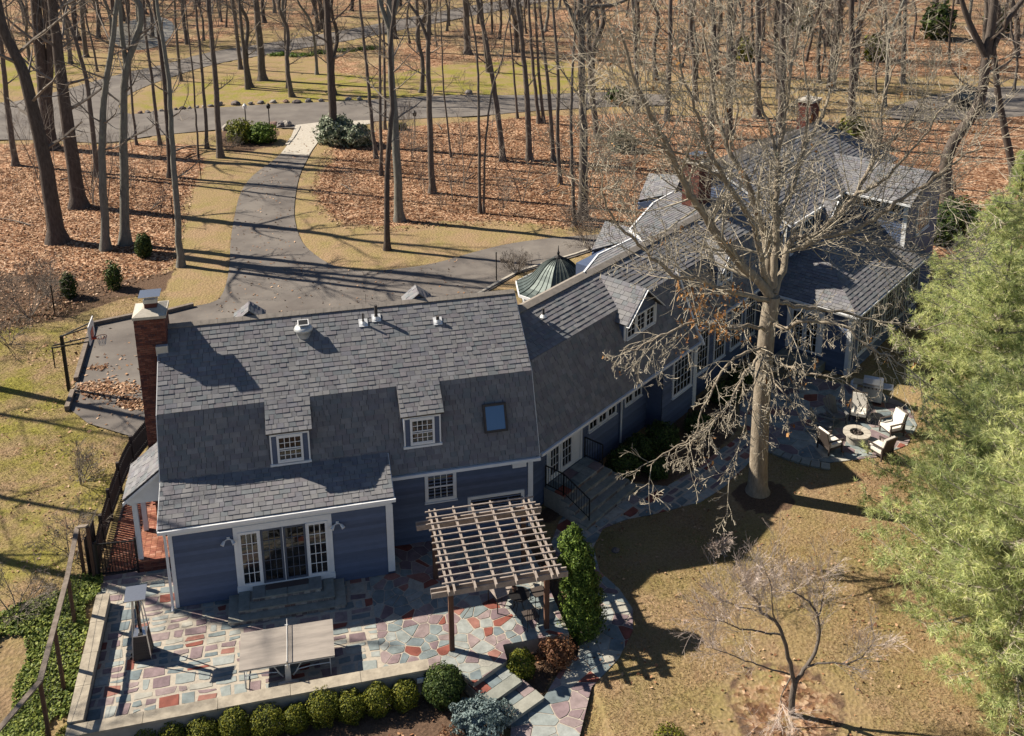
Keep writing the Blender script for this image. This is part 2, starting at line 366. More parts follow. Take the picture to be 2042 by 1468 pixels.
# ------------------------------------------------------------------ frames of the place
TH = rad(37); dS = np.array([math.cos(TH), math.sin(TH), 0]); dN = np.array([-dS[1], dS[0], 0]); E0 = np.array([12.51, 1.29, 0])
def Wp(s, n, z): return E0+s*dS+n*dN+np.array([0, 0, z])
WM = np.eye(4); WM[:3, 0] = dS; WM[:3, 1] = dN; WM[:3, 3] = E0
def ground_z(x, y):
    x = np.asarray(x, float); y = np.asarray(y, float)
    n = (x-E0[0])*dN[0]+(y-E0[1])*dN[1]; s = (x-E0[0])*dS[0]+(y-E0[1])*dS[1]
    left = -.62*sstep(1.2, -3.5, y)
    mid = -.55*sstep(1.2, .6, y)
    right = -.45*sstep(3.5, .8, n)*sstep(60, 34, s)
    z = np.where(x < -2.3, left, np.where(x < 12.3, mid, right))
    # the bed and the mound round the oak
    return z
def inpoly(x, y, P):
    P = np.asarray(P)[:, :2]; r = np.zeros(np.shape(x), bool); j = len(P)-1
    for i in range(len(P)):
        xi, yi = P[i]; xj, yj = P[j]
        r ^= ((yi > y) != (yj > y)) & (x < (xj-xi)*(y-yi)/((yj-yi)+1e-12)+xi); j = i
    return r
def pdist(x, y, P):
    """signed distance to a polygon, positive inside"""
    P = np.asarray(P)[:, :2]; d = np.full(np.shape(x), 1e9); j = len(P)-1
    for i in range(len(P)):
        a = P[j]; b = P[i]; ab = b-a; t = np.clip(((x-a[0])*ab[0]+(y-a[1])*ab[1])/(ab@ab+1e-12), 0, 1)
        d = np.minimum(d, np.hypot(x-a[0]-t*ab[0], y-a[1]-t*ab[1])); j = i
    return np.where(inpoly(x, y, P), d, -d)
def pxs(L, z=0.0): return [at(x, y, z) for x, y in L]
def smoothline(P, k=4, closed=False):
    P = [np.asarray(p, float) for p in P]; out = []; n = len(P)
    for i in range(n if closed else n-1):
        p0 = P[i-1] if (i > 0 or closed) else P[0]; p1 = P[i]; p2 = P[(i+1) % n]; p3 = P[(i+2) % n] if (i+2 < n or closed) else P[-1]
        for j in range(k):
            t = j/k; out.append(.5*((2*p1)+(-p0+p2)*t+(2*p0-5*p1+4*p2-p3)*t*t+(-p0+3*p1-3*p2+p3)*t**3))
    if not closed: out.append(P[-1])
    return out
# ------------------------------------------------------------------ outlines on the ground (measured)
drive_left = [(588, 256), (578, 285), (548, 318), (505, 350), (480, 385), (468, 430), (460, 480), (458, 525), (450, 570), (432, 600), (385, 612)]
drive_isl = [(642, 250), (630, 285), (612, 320), (597, 352), (588, 400), (588, 440), (602, 482), (628, 508), (665, 530), (725, 541), (800, 536), (870, 525), (940, 505), (1000, 490), (1060, 480), (1115, 474), (1170, 470), (1215, 466)]
P_drive = smoothline(pxs(drive_left), 3) + pxs([(270, 634), (186, 650)]) + pxs([(152, 760), (137, 815), (175, 845)]) + [np.array([-1.87, 10.35, 0]), np.array([-.5, 9.2, 0]), np.array([12.8, 9.2, 0])] \
    + [np.array([13.4, 15., 0]), np.array([13.9, 21.0, 0]), np.array([17.0, 23.9, 0]), np.array([21., 25.6, 0]), np.array([24.5, 27.4, 0])] + smoothline(pxs(drive_isl), 3)[::-1]
road_low = [(-420, 300), (-200, 285), (0, 279), (110, 281), (210, 285), (300, 272), (400, 262), (500, 254), (588, 256), (642, 250), (740, 243), (850, 236), (960, 231), (1060, 222), (1200, 214), (1330, 210)]
road_up = [(1340, 190), (1200, 184), (1050, 190), (900, 190), (740, 199), (640, 204), (540, 208), (450, 214), (340, 218), (262, 228), (236, 212), (262, 186), (330, 158), (430, 128), (560, 104), (700, 80), (840, 52), (990, 22), (1130, -4), (1300, -30), (1280, -38), (1120, -18), (960, 8), (830, 32), (700, 58), (560, 82), (420, 104), (330, 128), (240, 148), (140, 176), (60, 196), (0, 205), (-200, 210), (-420, 215)]
P_road = smoothline(pxs(road_low), 3)+smoothline(pxs(road_up), 3)
path_side = [(9.63, -6.48), (9.3, -7.6), (9.2, -9.5), (11.2, -9.5), (11.28, -7.6), (12.24, -5.79), (13.4, -4.9), (14.2, -3.9), (14.52, -3.), (14.4, -2.), (14.02, -1.), (14.2, .3), (14.84, 1.2), (15.8, 1.5), (16.87, 1.55), (18.97, 1.85), (20.6, 2.7), (22.0, 3.9), (23.2, 4.7), (23.3, 6.0), (22.2, 5.6), (20.6, 4.6), (19.3, 3.7), (18.09, 3.1), (16.9, 3.55), (15.9, 3.75), (14.65, 3.25), (13.4, 2.0), (12.8, .9), (12.75, -.3), (12.9, -1.9), (12.6, -3.5), (12.2, -4.5), (11.5, -4.95), (10.75, -5.85)]
P_path = [np.array([a, b, -.45]) for a, b in path_side]
P_patio2 = [np.array([a, b, -.45]) for a, b in [(23.0, 4.6), (23.9, 3.6), (25.1, 3.05), (27.14, 2.95), (28.9, 3.45), (30.2, 4.7), (30.75, 6.2), (30.2, 7.7), (29.1, 8.6), (27.5, 9.9), (25.2, 9.9), (23.6, 8.3), (22.8, 6.6)]]
P_terrace = [np.array([a, b, 0.]) for a, b in [(-2.1, .55), (-2.62, 1.3), (-2.66, 2.15), (-.02, 2.15), (-.02, 0.02), (7.1, 0.02), (7.1, 1.45), (11.75, 1.45), (11.95, -1.5), (12.05, -4.0), (9.92, -4.02), (9.92, -4.66), (9.77, -4.74), (8.77, -5.3), (8.2, -4.5), (-2.1, -4.5)]]
# ------------------------------------------------------------------ ground sheet
def axis(seg):
    out = []
    for a, b, st in seg: out.append(np.arange(a, b, st))
    return np.concatenate(out+[[seg[-1][1]]])
gx = axis([(-160, -40, 8), (-40, -14, .9), (-14, 36, .3), (36, 60, .8), (60, 260, 8)])
gy = axis([(-60, -12, 4), (-12, 12, .25), (12, 50, .45), (50, 110, 1.0), (110, 420, 10)])
X, Y = np.meshgrid(gx, gy); Z = ground_z(X, Y)
nz = np.array([noise.noise(Vector((a*.35, b*.35, 1.3))) for a, b in zip(X.ravel(), Y.ravel())]).reshape(X.shape)
OAK = np.array([21.3, 1.81, -.45]); SMALLTREE = np.array([17.53, -8.09, -.45])
Z = Z + .03*nz + .16*np.exp(-((X-OAK[0])**2+(Y-OAK[1])**2)/.9)
inroad = np.maximum(np.maximum(pdist(X, Y, P_drive), pdist(X, Y, P_road)), np.maximum(pdist(X, Y, P_path), pdist(X, Y, P_patio2)))
Z = np.where(inroad > -.5, Z-.02-.03*nz*sstep(-.5, 0, inroad), Z)
Z = np.where(inroad > .25, Z-.12, Z)
inter = pdist(X, Y, P_terrace); Z = np.where(inter > .1, -.7, Z)
# covers
n_ = (X-E0[0])*dN[0]+(Y-E0[1])*dN[1]; s_ = (X-E0[0])*dS[0]+(Y-E0[1])*dS[1]
def region(L, w=.6, z=0.): return sstep(-w, w, pdist(X, Y, np.array(pxs(L, z))))
wood_left = region([(-400, 300), (-30, 286), (210, 290), (300, 279), (395, 290), (410, 330), (395, 360), (372, 400), (362, 440), (352, 500), (340, 535), (240, 570), (180, 592), (120, 625), (0, 660), (-500, 720)], 1.)
island = region([(655, 262), (760, 258), (900, 245), (1060, 232), (1250, 226), (1500, 235), (1800, 250), (2300, 260), (2300, 480), (1900, 480), (1500, 470), (1250, 455), (1150, 455), (1000, 440), (870, 443), (780, 452), (690, 448), (650, 420), (625, 380), (640, 340), (665, 318)], 1.)
far_l = region([(-500, 130), (0, 120), (140, 100), (260, 112), (400, 80), (560, 64), (700, 40), (820, 12), (960, -20), (1100, -60), (-900, -60)], 2.)
far_r = region([(640, 112), (760, 100), (900, 60), (1060, 20), (1200, -10), (1400, -60), (3000, -60), (2600, 180), (1900, 150), (1500, 160), (1200, 130), (1060, 118), (900, 128), (760, 150), (680, 150)], 2.)
leafm = np.maximum(np.maximum(wood_left, island), np.maximum(far_l, far_r))
leafm = np.maximum(leafm, sstep(2, -2, s_-60)*0+sstep(35., 38., X)*sstep(55, 45, Y)*sstep(6, 10, Y))
leafm *= sstep(.3, -.2, pdist(X, Y, P_drive))
mul = np.zeros_like(X)
for (cx_, cy_, r_) in ((OAK[0]+.1, OAK[1]-.3, 1.1), (SMALLTREE[0], SMALLTREE[1]+.35, 1.75), (-9, 34, 0)):
    if r_: rr_ = np.hypot(X-cx_, (Y-cy_)*1.15); mul = np.maximum(mul, sstep(r_+.2, r_-.05, rr_)*(1 if r_ < 1.5 else (.32+.35*sstep(r_-.35, r_-.1, rr_)))); leafm = np.maximum(leafm, sstep(r_+.2, r_-.2, rr_)*.55)
bed1 = [(-2.6, -5.0), (8.3, -4.9), (9.2, -6.4), (9.3, -9.5), (-4, -9.5)]
bed2 = [(12.3, 1.4), (12.6, -4.3), (11.3, -5.0), (10.6, -5.8), (9.85, -4.9), (9.9, -3.9), (11.8, -3.9), (11.8, 1.4)]
bed3 = [tuple(Wp(.2, .9, 0)[:2]), tuple(Wp(11.4, .6, 0)[:2]), tuple(Wp(17.4, .3, 0)[:2]), (23.4, 8.5), (22.6, 6.3), (20.6, 4.6), (18.1, 3.1), (16.4, 3.9), (14.6, 3.3), (13.2, 2)]
court_bed = [tuple(p[:2]) for p in pxs([(-200, 560), (0, 540), (130, 560), (240, 560), (345, 540), (330, 580), (230, 600), (120, 640), (0, 655), (-200, 680)])]
entry_bed = [tuple(p[:2]) for p in pxs([(440, 262), (520, 250), (560, 262), (540, 296), (470, 305), (430, 290)])]
for P in (bed1, bed2, bed3, court_bed, entry_bed):
    mul = np.maximum(mul, sstep(-.2, .2, pdist(X, Y, P)))
mosm = np.maximum(region([(0, 640), (140, 640), (150, 820), (290, 890), (230, 1000), (120, 1150), (0, 1200), (-300, 1300), (-300, 640)], 1.5),
                  np.maximum(region([(240, 226), (450, 214), (700, 205), (1200, 190), (1150, 120), (900, 110), (700, 140), (560, 160), (430, 150), (300, 180)], 2),
                             region([(180, 140), (60, 180), (-200, 200), (-100, 150), (60, 60), (170, 90)], 2)))*1.0
mosm = np.maximum(mosm, .25)
G = MB(); ny, nx = X.shape
idx = (np.arange(ny-1)[:, None]*nx+np.arange(nx-1)[None]).ravel()
G.quads(np.stack([X, Y, Z], -1).reshape(-1, 3), np.stack([idx, idx+1, idx+nx+1, idx+nx], 1))
me = G.mesh('ground')
for nm, a in (('leaf', leafm), ('mulch', mul), ('moss', mosm), ('far', sstep(60, 95, Y)*1.0)):
    at_ = me.attributes.new(nm, 'FLOAT', 'POINT'); at_.data.foreach_set('value', a.astype(np.float32).ravel())
me.polygons.foreach_set('use_smooth', np.ones(len(me.polygons), bool))
g = put('ground', me, MT['ground']); g['kind'] = 'structure'
def gz(x, y):
    z = float(ground_z(x, y)); z += .03*noise.noise(Vector((x*.35, y*.35, 1.3)))
    return z + .16*math.exp(-((x-OAK[0])**2+(y-OAK[1])**2)/.9)
# ------------------------------------------------------------------ driveway, road, kerbs
def sheet(name, P, z, mat):
    b = MB(); b.poly([(p[0], p[1], z) for p in P]); me = b.mesh(name)
    import bmesh
    bm = bmesh.new(); bm.from_mesh(me)
    for f in bm.faces:
        f.normal_update()
        if f.normal.z < 0: f.normal_flip()
    bmesh.ops.triangulate(bm, faces=bm.faces, ngon_method='BEAUTY'); bm.to_mesh(me); bm.free()
    o = put(name, me, mat); o['kind'] = 'structure'; return o
road = sheet('road', P_road, .024, MT['asphalt']); drive = sheet('driveway', P_drive, .030, MT['asphalt'])
P_lot = smoothline(pxs([(1765, 222), (1840, 196), (1950, 178), (2100, 172), (2140, 215), (2040, 232), (1900, 240), (1800, 240)]), 3, True); sheet('far_parking_area', P_lot, .024, MT['asphalt'])
sheet('pond', smoothline(pxs([(222, 66), (258, 42), (318, 34), (348, 52), (330, 84), (282, 100), (236, 92)]), 3, True), .03, MT['water'])
P_apron = pxs([(589, 257), (583, 275), (577, 285), (632, 286), (640, 262), (662, 250), (740, 244), (700, 240), (640, 243)])
apron = sheet('driveway_apron', pxs([(585, 262), (576, 286), (560, 307), (615, 310), (632, 287), (642, 268), (690, 256), (745, 246), (745, 240), (640, 244), (590, 250)]), .036, MT['concrete'])
def kerb(parent, pts, name='kerb_stone', w=.18, h=.10, L=.42, mat='rubble', z=0.03, maxn=90):
    pts = [np.asarray(p, float)*[1, 1, 0] for p in pts]; cum = 0; n = 0; base = None
    me0 = None
    for a, b in zip(pts[:-1], pts[1:]):
        D = b-a; LL = np.linalg.norm(D); k = max(1, int(round(LL/L)))
        for i in range(k):
            if n >= maxn: return
            p = a+D*(i+.5)/k
            if me0 is None:
                m_ = MB(); m_.box(-.48, .48, -.5, .5, 0, 1); me0 = m_.mesh(name); me0.materials.append(MT[mat])
            o = bpy.data.objects.new(name, me0); C.objects.link(o); o.parent = parent
            o.location = (p[0], p[1], z-.05); o.rotation_euler = (0, 0, math.atan2(D[1], D[0])+random.uniform(-.04, .04)); o.scale = (LL/k, w*random.uniform(.9, 1.1), h*random.uniform(.85, 1.15)+.05); n += 1
kerb(drive, pxs([(596, 253), (592, 262), (583, 276), (572, 290)]), w=.30, L=.6, mat='concrete', h=.06)
kerb(drive, [np.array([13.7, 21.2, 0]), np.array([17.0, 24.1, 0]), np.array([21., 25.9, 0]), np.array([24.5, 27.6, 0])], w=.16, L=.5, mat='concrete', h=.06)
# ------------------------------------------------------------------ flagstones
def clip_half(P, n, c):   # keep n.p <= c
    out = []
    for i in range(len(P)):
        a, b = P[i-1], P[i]; da = a[0]*n[0]+a[1]*n[1]-c; db = b[0]*n[0]+b[1]*n[1]-c
        if (da <= 0) != (db <= 0):
            t = da/(da-db); out.append((a[0]+t*(b[0]-a[0]), a[1]+t*(b[1]-a[1])))
        if db <= 0: out.append(b)
    return out
def area(P):
    return .5*sum(P[i-1][0]*P[i][1]-P[i][0]*P[i-1][1] for i in range(len(P)))
def flags(outline, z, w, h, jit, seed, rot=0., gap=.035, jitf=None):
    rs = random.Random(seed); O = [(p[0], p[1]) for p in outline]
    if area(O) < 0: O = O[::-1]
    c, s = math.cos(rot), math.sin(rot)
    Ox = [c*x+s*y for x, y in O]; Oy = [-s*x+c*y for x, y in O]
    sites = []; j = 0; y = min(Oy)-h
    while y < max(Oy)+h:
        hh = h*rs.uniform(.75, 1.3); x = min(Ox)-w-rs.random()*w
        while x < max(Ox)+w:
            ww = w*rs.uniform(.6, 1.35); px, py = x+ww/2, y+hh/2
            X_, Y_ = c*px-s*py, s*px+c*py
            k = jit if jitf is None else jitf(X_, Y_)
            sites.append((X_+rs.uniform(-k, k)*w, Y_+rs.uniform(-k, k)*h)); x += ww
        y += hh
    A = np.array(sites); stones = []
    big = np.array(O)
    for i, p in enumerate(A):
        if p[0] < big[:, 0].min()-.6 or p[0] > big[:, 0].max()+.6 or p[1] < big[:, 1].min()-.6 or p[1] > big[:, 1].max()+.6: continue
        d = A-p; r2 = (d**2).sum(1); nb = np.argsort(r2)[1:14]
        cell = O
        for k in nb:
            q = A[k]; nn = q-p; L = math.hypot(*nn); nn = nn/L
            cell = clip_half(cell, nn, nn@((p+q)/2)-gap/2*rs.uniform(.7, 1.3))
            if len(cell) < 3: break
        if len(cell) < 3 or abs(area(cell)) < .012: continue
        if area(cell) < 0: cell = cell[::-1]
        # knock the corners a little
        out = []
        n = len(cell)
        for a in range(n):
            p0, p1, p2 = cell[a-1], cell[a], cell[(a+1) % n]
            for pp in (p0, p2):
                L = math.hypot(pp[0]-p1[0], pp[1]-p1[1])
                if L < 1e-5: continue
                t = min(.3, .028/L); out.append((p1[0]+(pp[0]-p1[0])*t, p1[1]+(pp[1]-p1[1])*t))
        stones.append((abs(area(cell)), out, z+rs.uniform(.006, .016)))
    return stones
def ashlar(outline, z, seed, h=(.30, .54), w=(.30, .74), jit=.075, rot=0., gap=.032):
    """roughly squared paving in uneven rows, clipped to the outline"""
    rs = random.Random(seed); O = [(p[0], p[1]) for p in outline]; c, s = math.cos(rot), math.sin(rot)
    if area(O) < 0: O = O[::-1]
    L = [(c*x+s*y, -s*x+c*y) for x, y in O]; out = []; y = min(p[1] for p in L)
    while y < max(p[1] for p in L):
        hh = rs.uniform(*h); x = min(p[0] for p in L)-rs.random()*.5
        while x < max(p[0] for p in L):
            ww = rs.uniform(*w); cells = [(x, y, x+ww, y+hh)]
            if hh > .44 and rs.random() < .5: k = rs.uniform(.4, .6); cells = [(x, y, x+ww, y+hh*k), (x, y+hh*k, x+ww, y+hh)]
            for a0, b0, a1, b1 in cells:
                g = gap/2; j = lambda: rs.uniform(0, jit)
                q = [(a0+g+j(), b0+g+j()), ((a0+a1)/2+rs.uniform(-.05, .05), b0+g+j()*.4), (a1-g-j(), b0+g+j()), (a1-g-j(), b1-g-j()), (a0+g+j(), b1-g-j())]
                q = [(c*u-s*v, s*u+c*v) for u, v in q]; P = O
                for i in range(len(q)):
                    a, b = q[i-1], q[i]; n = (b[1]-a[1], -(b[0]-a[0])); P = clip_half(P, n, n[0]*a[0]+n[1]*a[1])
                    if len(P) < 3: break
                if len(P) >= 3 and abs(area(P)) > .012: out.append((abs(area(P)), P, z+rs.uniform(.006, .016)))
            x += ww
        y += hh
    return out
def lay(parent, stones, name, mat, limit=300, th=.03):
    cen = lambda s: np.mean(np.array(s[1]), 0)
    def show(s):
        c = cen(s); return -s[0]/((c[0]-CAM[0])**2+(c[1]-CAM[1])**2)
    stones = sorted(stones, key=show); rest = MB()
    for i, (a, P, z) in enumerate(stones):
        c = cen((a, P, z))
        if i < limit:
            b = MB(); b.prism([(x-c[0], y-c[1], -th) for x, y in P], (0, 0, th)); me = b.mesh(name); me.materials.append(mat)
            o = bpy.data.objects.new(name, me); C.objects.link(o); o.parent = parent
            o.location = Vector((c[0], c[1], z))-(parent.location if parent.type == 'EMPTY' else Vector((0, 0, 0)))
        else: rest.prism([(x, y, z-th) for x, y in P], (0, 0, th))
    if rest.V: part(name, rest, mat, parent, kind='stuff')
terr = MB(); terr.prism([(p[0], p[1], -.75) for p in P_terrace], (0, 0, .75)); ter = part('terrace', terr, MT['mortar']); ter['kind'] = 'structure'
bl_ = lambda P, n, c: clip_half([(p[0], p[1]) for p in P], n, c)
lay(ter, ashlar(bl_(P_terrace, (1, 0), 6.2), 0, 3)+flags(bl_(P_terrace, (-1, 0), -6.215), 0, .43, .35, .75, 4), 'flagstone', MT['flag'])
pth = sheet('garden_path', P_path, -.45, MT['mortar']); lay(pth, ashlar(bl_(P_path, (0, -1), .6), -.45, 5, rot=.55, h=(.36, .52), w=(.45, .9))+flags(bl_(P_path, (0, 1), -.615), -.45, .56, .46, .7, 6), 'flagstone', MT['flag'])
pt2 = sheet('side_patio', P_patio2, -.444, MT['mortar']); lay(pt2, flags(P_patio2, -.444, .62, .5, .6, 8, rot=.6), 'flagstone', MT['flag'], 300)
# curved step of the side patio
b = MB()
for k in range(9):
    a0 = rad(196+k*5.2); a1 = rad(196+(k+1)*5.2-.5); c0 = np.array([26.9, 6.5]); r0, r1 = 4.45, 4.05
    q = [c0+r0*np.array([math.cos(a0), math.sin(a0)]), c0+r0*np.array([math.cos(a1), math.sin(a1)]), c0+r1*np.array([math.cos(a1), math.sin(a1)]), c0+r1*np.array([math.cos(a0), math.sin(a0)])]
    b2 = MB(); b2.prism([(p[0], p[1], -.5) for p in q], (0, 0, .13)); part('edge_stone', b2, MT['tread'], pt2)
# ------------------------------------------------------------------ the house
house = thing('house', (6.2, 5.0, 0), 'rambling blue clapboard house with dark gambrel shingle roofs and white trim', 'house')
HM = np.eye(4)
SH = []       # shingle tabs of the whole house: (distance, corner list)
def tr(M, v): v = np.atleast_2d(v); return v@M[:3, :3].T+M[:3, 3]
def clip_poly(P, C_):
    if area(C_) < 0: C_ = C_[::-1]
    for i in range(len(C_)):
        a, b = C_[i-1], C_[i]; n = (b[1]-a[1], -(b[0]-a[0])); P = clip_half(P, n, n[0]*a[0]+n[1]*a[1])
        if len(P) < 3: return []
    return P
def roof_plane(o, u, v, poly, M=HM, exp_=.175, tw=.29, thick=.16, seed=1, deckname='roof_deck', tabs=True, his=(.006, .015, .021)):
    """roof plane: origin o, unit u along the eave, unit v up the slope, convex polygon poly in (u, v); shingled and decked"""
    rs = random.Random(seed); o, u, v = map(lambda a: np.asarray(a, float), (o, u, v)); n = np.cross(u, v); n /= np.linalg.norm(n)
    if tr(M, n)[0][2]-M[2, 3] < 0: n = -n
    P3 = lambda a, b, h=0: tr(M, o+u*a+v*b+n*h)[0]
    dk = MB(); dk.prism([P3(a, b, -thick) for a, b in poly], P3(0, 0, -.012)-P3(0, 0, -thick)); part(deckname, dk, MT['deck'], house)
    if not tabs: return
    u0, u1 = min(p[0] for p in poly), max(p[0] for p in poly); v0, v1 = min(p[1] for p in poly), max(p[1] for p in poly)
    r = 0; y = v0
    while y < v1:
        x = u0-rs.random()*tw
        while x < u1:
            w = tw*rs.choice((.55, .8, 1., 1.25)); g = .012
            q = [(x+g/2, y-.01), (x+w-g/2, y-.01), (x+w-g/2, y+exp_+.01), (x+g/2, y+exp_+.01)]
            full = all(inpoly(np.array(a), np.array(b), poly) for a, b in q)
            cc = q if full else clip_poly(q, list(poly))
            x += w
            if len(cc) < 3: continue
            hi = rs.choice(his)
            # bottom edge lifted, top edge tucked under the course above
            top = [P3(a, b, hi*(1-(b-y)/(exp_+.02))*1.0+.006) for a, b in cc]; bot = [P3(a, b, -.012) for a, b in cc]
            c = np.mean(top, 0); SH.append((np.linalg.norm(c-CAM), top, bot))
        y += exp_; r += 1
def siding(poly, M=HM, exp_=.135, parent=None, name='siding'):
    """clapboards on a wall; poly convex in (x, z) of the wall frame, local y outward"""
    z0, z1 = min(p[1] for p in poly), max(p[1] for p in poly); b = MB(); z = z0
    while z < z1-.005:
        zt = min(z+exp_, z1)
        c = clip_poly([(-99, z), (99, z), (99, zt), (-99, zt)], list(poly))
        if len(c) >= 3:
            lo = [p for p in c if abs(p[1]-z) < 1e-4]; hi = [p for p in c if abs(p[1]-zt) < 1e-4]
            if len(lo) >= 2:
                a0, a1 = min(p[0] for p in lo), max(p[0] for p in lo)
                if len(hi) >= 1: b0, b1 = min(p[0] for p in hi), max(p[0] for p in hi)
                else: b0 = b1 = (a0+a1)/2
                v = [(a0, .034, z), (a1, .034, z), (b1, .004, zt), (b0, .004, zt), (a0, 0, z), (a1, 0, z)]
                b.add(tr(M, v), [(0, 1, 2, 3), (4, 5, 1, 0)])
        z += exp_
    return part(name, b, MT['siding'], parent or house, kind='stuff')
def wallframe(p, ang):
    """frame with x along the wall, y outward; ang = direction of x in degrees"""
    c, s = math.cos(rad(ang)), math.sin(rad(ang)); M = np.eye(4)
    M[:3, 0] = (c, s, 0); M[:3, 1] = (s, -c, 0); M[:3, 3] = p; return M
def wbox(b, M, x0, x1, y0, y1, z0, z1):
    t = MB(); t.box(x0, x1, y0, y1, z0, z1); t.xf(M); b.V += t.V; b.P += [(b.n, t.P[0][1])]; b.n += 8
def window(M, x0, x1, z0, z1, cols, rows, fr=.09, name='window', sash='trim', y=.0, label=None, mun=.022, parent=None, sill=True, double=False):
    b = MB(); d = .06
    wbox(b, M, x0, x0+fr, y, y+d, z0, z1); wbox(b, M, x1-fr, x1, y, y+d, z0, z1)
    wbox(b, M, x0+fr, x1-fr, y, y+d-.002, z1-fr, z1); wbox(b, M, x0+fr, x1-fr, y, y+d-.002, z0, z0+fr)
    if double: wbox(b, M, x0+fr, x1-fr, y, y+d-.012, (z0+z1)/2-.03, (z0+z1)/2+.03)
    w = part(name, b, MT[sash], parent or house, label=label)
    if sill and z1-z0 > .3:
        b = MB(); wbox(b, M, x0-.03, x1+.03, y, y+.10, z0-.045, z0-.002); part('sill', b, MT['trim'], w) if w.parent is None else part2('sill', b, MT['trim'], w)
    gx0, gx1, gz0, gz1 = x0+fr, x1-fr, z0+fr, z1-fr
    for i in range(cols):
        for j in range(rows):
            a0 = gx0+(gx1-gx0)*i/cols; a1 = gx0+(gx1-gx0)*(i+1)/cols; c0 = gz0+(gz1-gz0)*j/rows; c1 = gz0+(gz1-gz0)*(j+1)/rows
            t = MB(); wbox(t, M, a0+.002, a1-.002, y+.006, y+.024, c0+.002, c1-.002); part2('pane', t, MT['glass'], w)
    b = MB()
    for i in range(1, cols): a = gx0+(gx1-gx0)*i/cols; wbox(b, M, a-mun/2, a+mun/2, y+.02, y+.042, gz0, gz1)
    for j in range(1, rows): c = gz0+(gz1-gz0)*j/rows; wbox(b, M, gx0, gx1, y+.02, y+.039, c-mun/2, c+mun/2)
    if b.V: part2('muntin', b, MT['trim' if sash == 'trim' else sash], w)
    return w
def part2(name, b, mat, parent, **k):   # sub-part: shares the thing's frame
    b.xf(ROOTM[house.name] if parent.parent == house else ROOTM[parent.parent.name]); me = b.mesh(name); return put(name, me, mat, parent)
def trimbox(M, x0, x1, y0, y1, z0, z1, name='trim_board', mat='trim', parent=None):
    b = MB(); wbox(b, M, x0, x1, y0, y1, z0, z1); return part(name, b, MT[mat], parent or house)

# ---- main block: ridge y 5.01 z 7.67, break y 2.27 z 5.77, eave y 1.11 z 3.06
RY, RZ, BY, BZ, EY, EZ = 5.008, 7.675, 2.27, 5.771, 1.11, 3.06
XL_, XR_ = -.27, 12.41
uv = np.array([0, RY-BY, RZ-BZ]); LU = np.linalg.norm(uv); uv /= LU
lv = np.array([0, BY-EY, BZ-EZ]); LL_ = np.linalg.norm(lv); lv /= LL_
roof_plane((0, BY, BZ), (1, 0, 0), uv, [(XL_, 0), (XR_, 0), (XR_, LU), (XL_, LU)], seed=11)
roof_plane((0, EY, EZ), (1, 0, 0), lv, [(XL_, 0), (XR_, 0), (XR_, LL_), (XL_, LL_)], seed=12)
bk = np.array([0, -uv[1], uv[2]]); bl = np.array([0, -lv[1], lv[2]])
roof_plane((0, 2*RY-BY, BZ), (1, 0, 0), bk, [(XL_, 0), (XR_, 0), (XR_, LU), (XL_, LU)], tabs=False)
roof_plane((0, 2*RY-EY, EZ), (1, 0, 0), bl, [(XL_, 0), (XR_, 0), (XR_, LL_), (XL_, LL_)], tabs=False)
def ridge_cap(a, b, w=.16, pitch=.6, name='ridge_cap'):
    a, b = np.asarray(a, float), np.asarray(b, float); L = np.linalg.norm(b-a); n = int(L/.28); d = (b-a)/L; sx = np.cross(d, (0, 0, 1)); sx /= np.linalg.norm(sx)
    m_ = MB()
    for i in range(n):
        p = a+d*L*i/n; q = a+d*(L*(i+1)/n-.004); h0, h1 = .018, .022
        for s in (1, -1):
            e = sx*s*w-np.array([0, 0, w*pitch])
            v = [p+[0, 0, h0], q+[0, 0, h1], q+e+[0, 0, h1], p+e+[0, 0, h0]]
            v2 = [x-np.array([0, 0, .02]) for x in v]
            m_.add(v+v2, np.array([[0, 1, 2, 3], [4, 7, 6, 5], [0, 3, 7, 4], [1, 5, 6, 2], [3, 2, 6, 7]]))
    part(name, m_, MT['cap'], house)
ridge_cap((XL_, RY, RZ+.03), (XR_, RY, RZ+.03))
# walls of the main block
core = MB(); core.prism([(0, 1.46, -.6), (0, 8.56, -.6), (0, 8.56, 3.35), (0, 7.6, 5.55), (0, RY, 7.45), (0, 2.45, 5.6), (0, 1.46, 3.3)], (12.2, 0, 0)); part('wall', core, MT['siding'], house)
core = MB(); core.prism([(.04, .06, -.6), (.04, 1.5, -.6), (.04, 1.5, 3.72), (.04, .06, 3.06)], (7.03, 0, 0)); part('wall', core, MT['siding'], house)
MF = wallframe((0, 0.03, 0), 0); MR = wallframe((0, 1.43, 0), 0)
# wing roof
WY, WZ = -.21, 3.14; wv = np.array([0, 1.43+.21, 3.80-3.14]); LW = np.linalg.norm(wv); wv /= LW
roof_plane((0, WY, WZ), (1, 0, 0), wv, [(XL_, 0), (7.13, 0), (7.13, LW), (XL_, LW)], seed=13, thick=.13)
siding([(.1, .02), (1.96, .02), (1.96, 2.72), (.1, 2.72)], MF); siding([(5.06, .02), (6.85, .02), (6.85, 2.72), (5.06, 2.72)], MF)
siding([(7.1, .0), (12.05, 0), (12.05, 2.82), (7.1, 2.82)], MR)
MS = wallframe((7.075, .03, 0), 90)      # right cheek of the wing
siding([(0, 0), (1.4, 0), (1.4, 3.6), (0, 3.0)], MS)
MG = wallframe((12.205, 1.46, 0), 90)
siding([(0, -.4), (7.1, -.4), (7.1, 3.2), (0, 3.2)], MG)
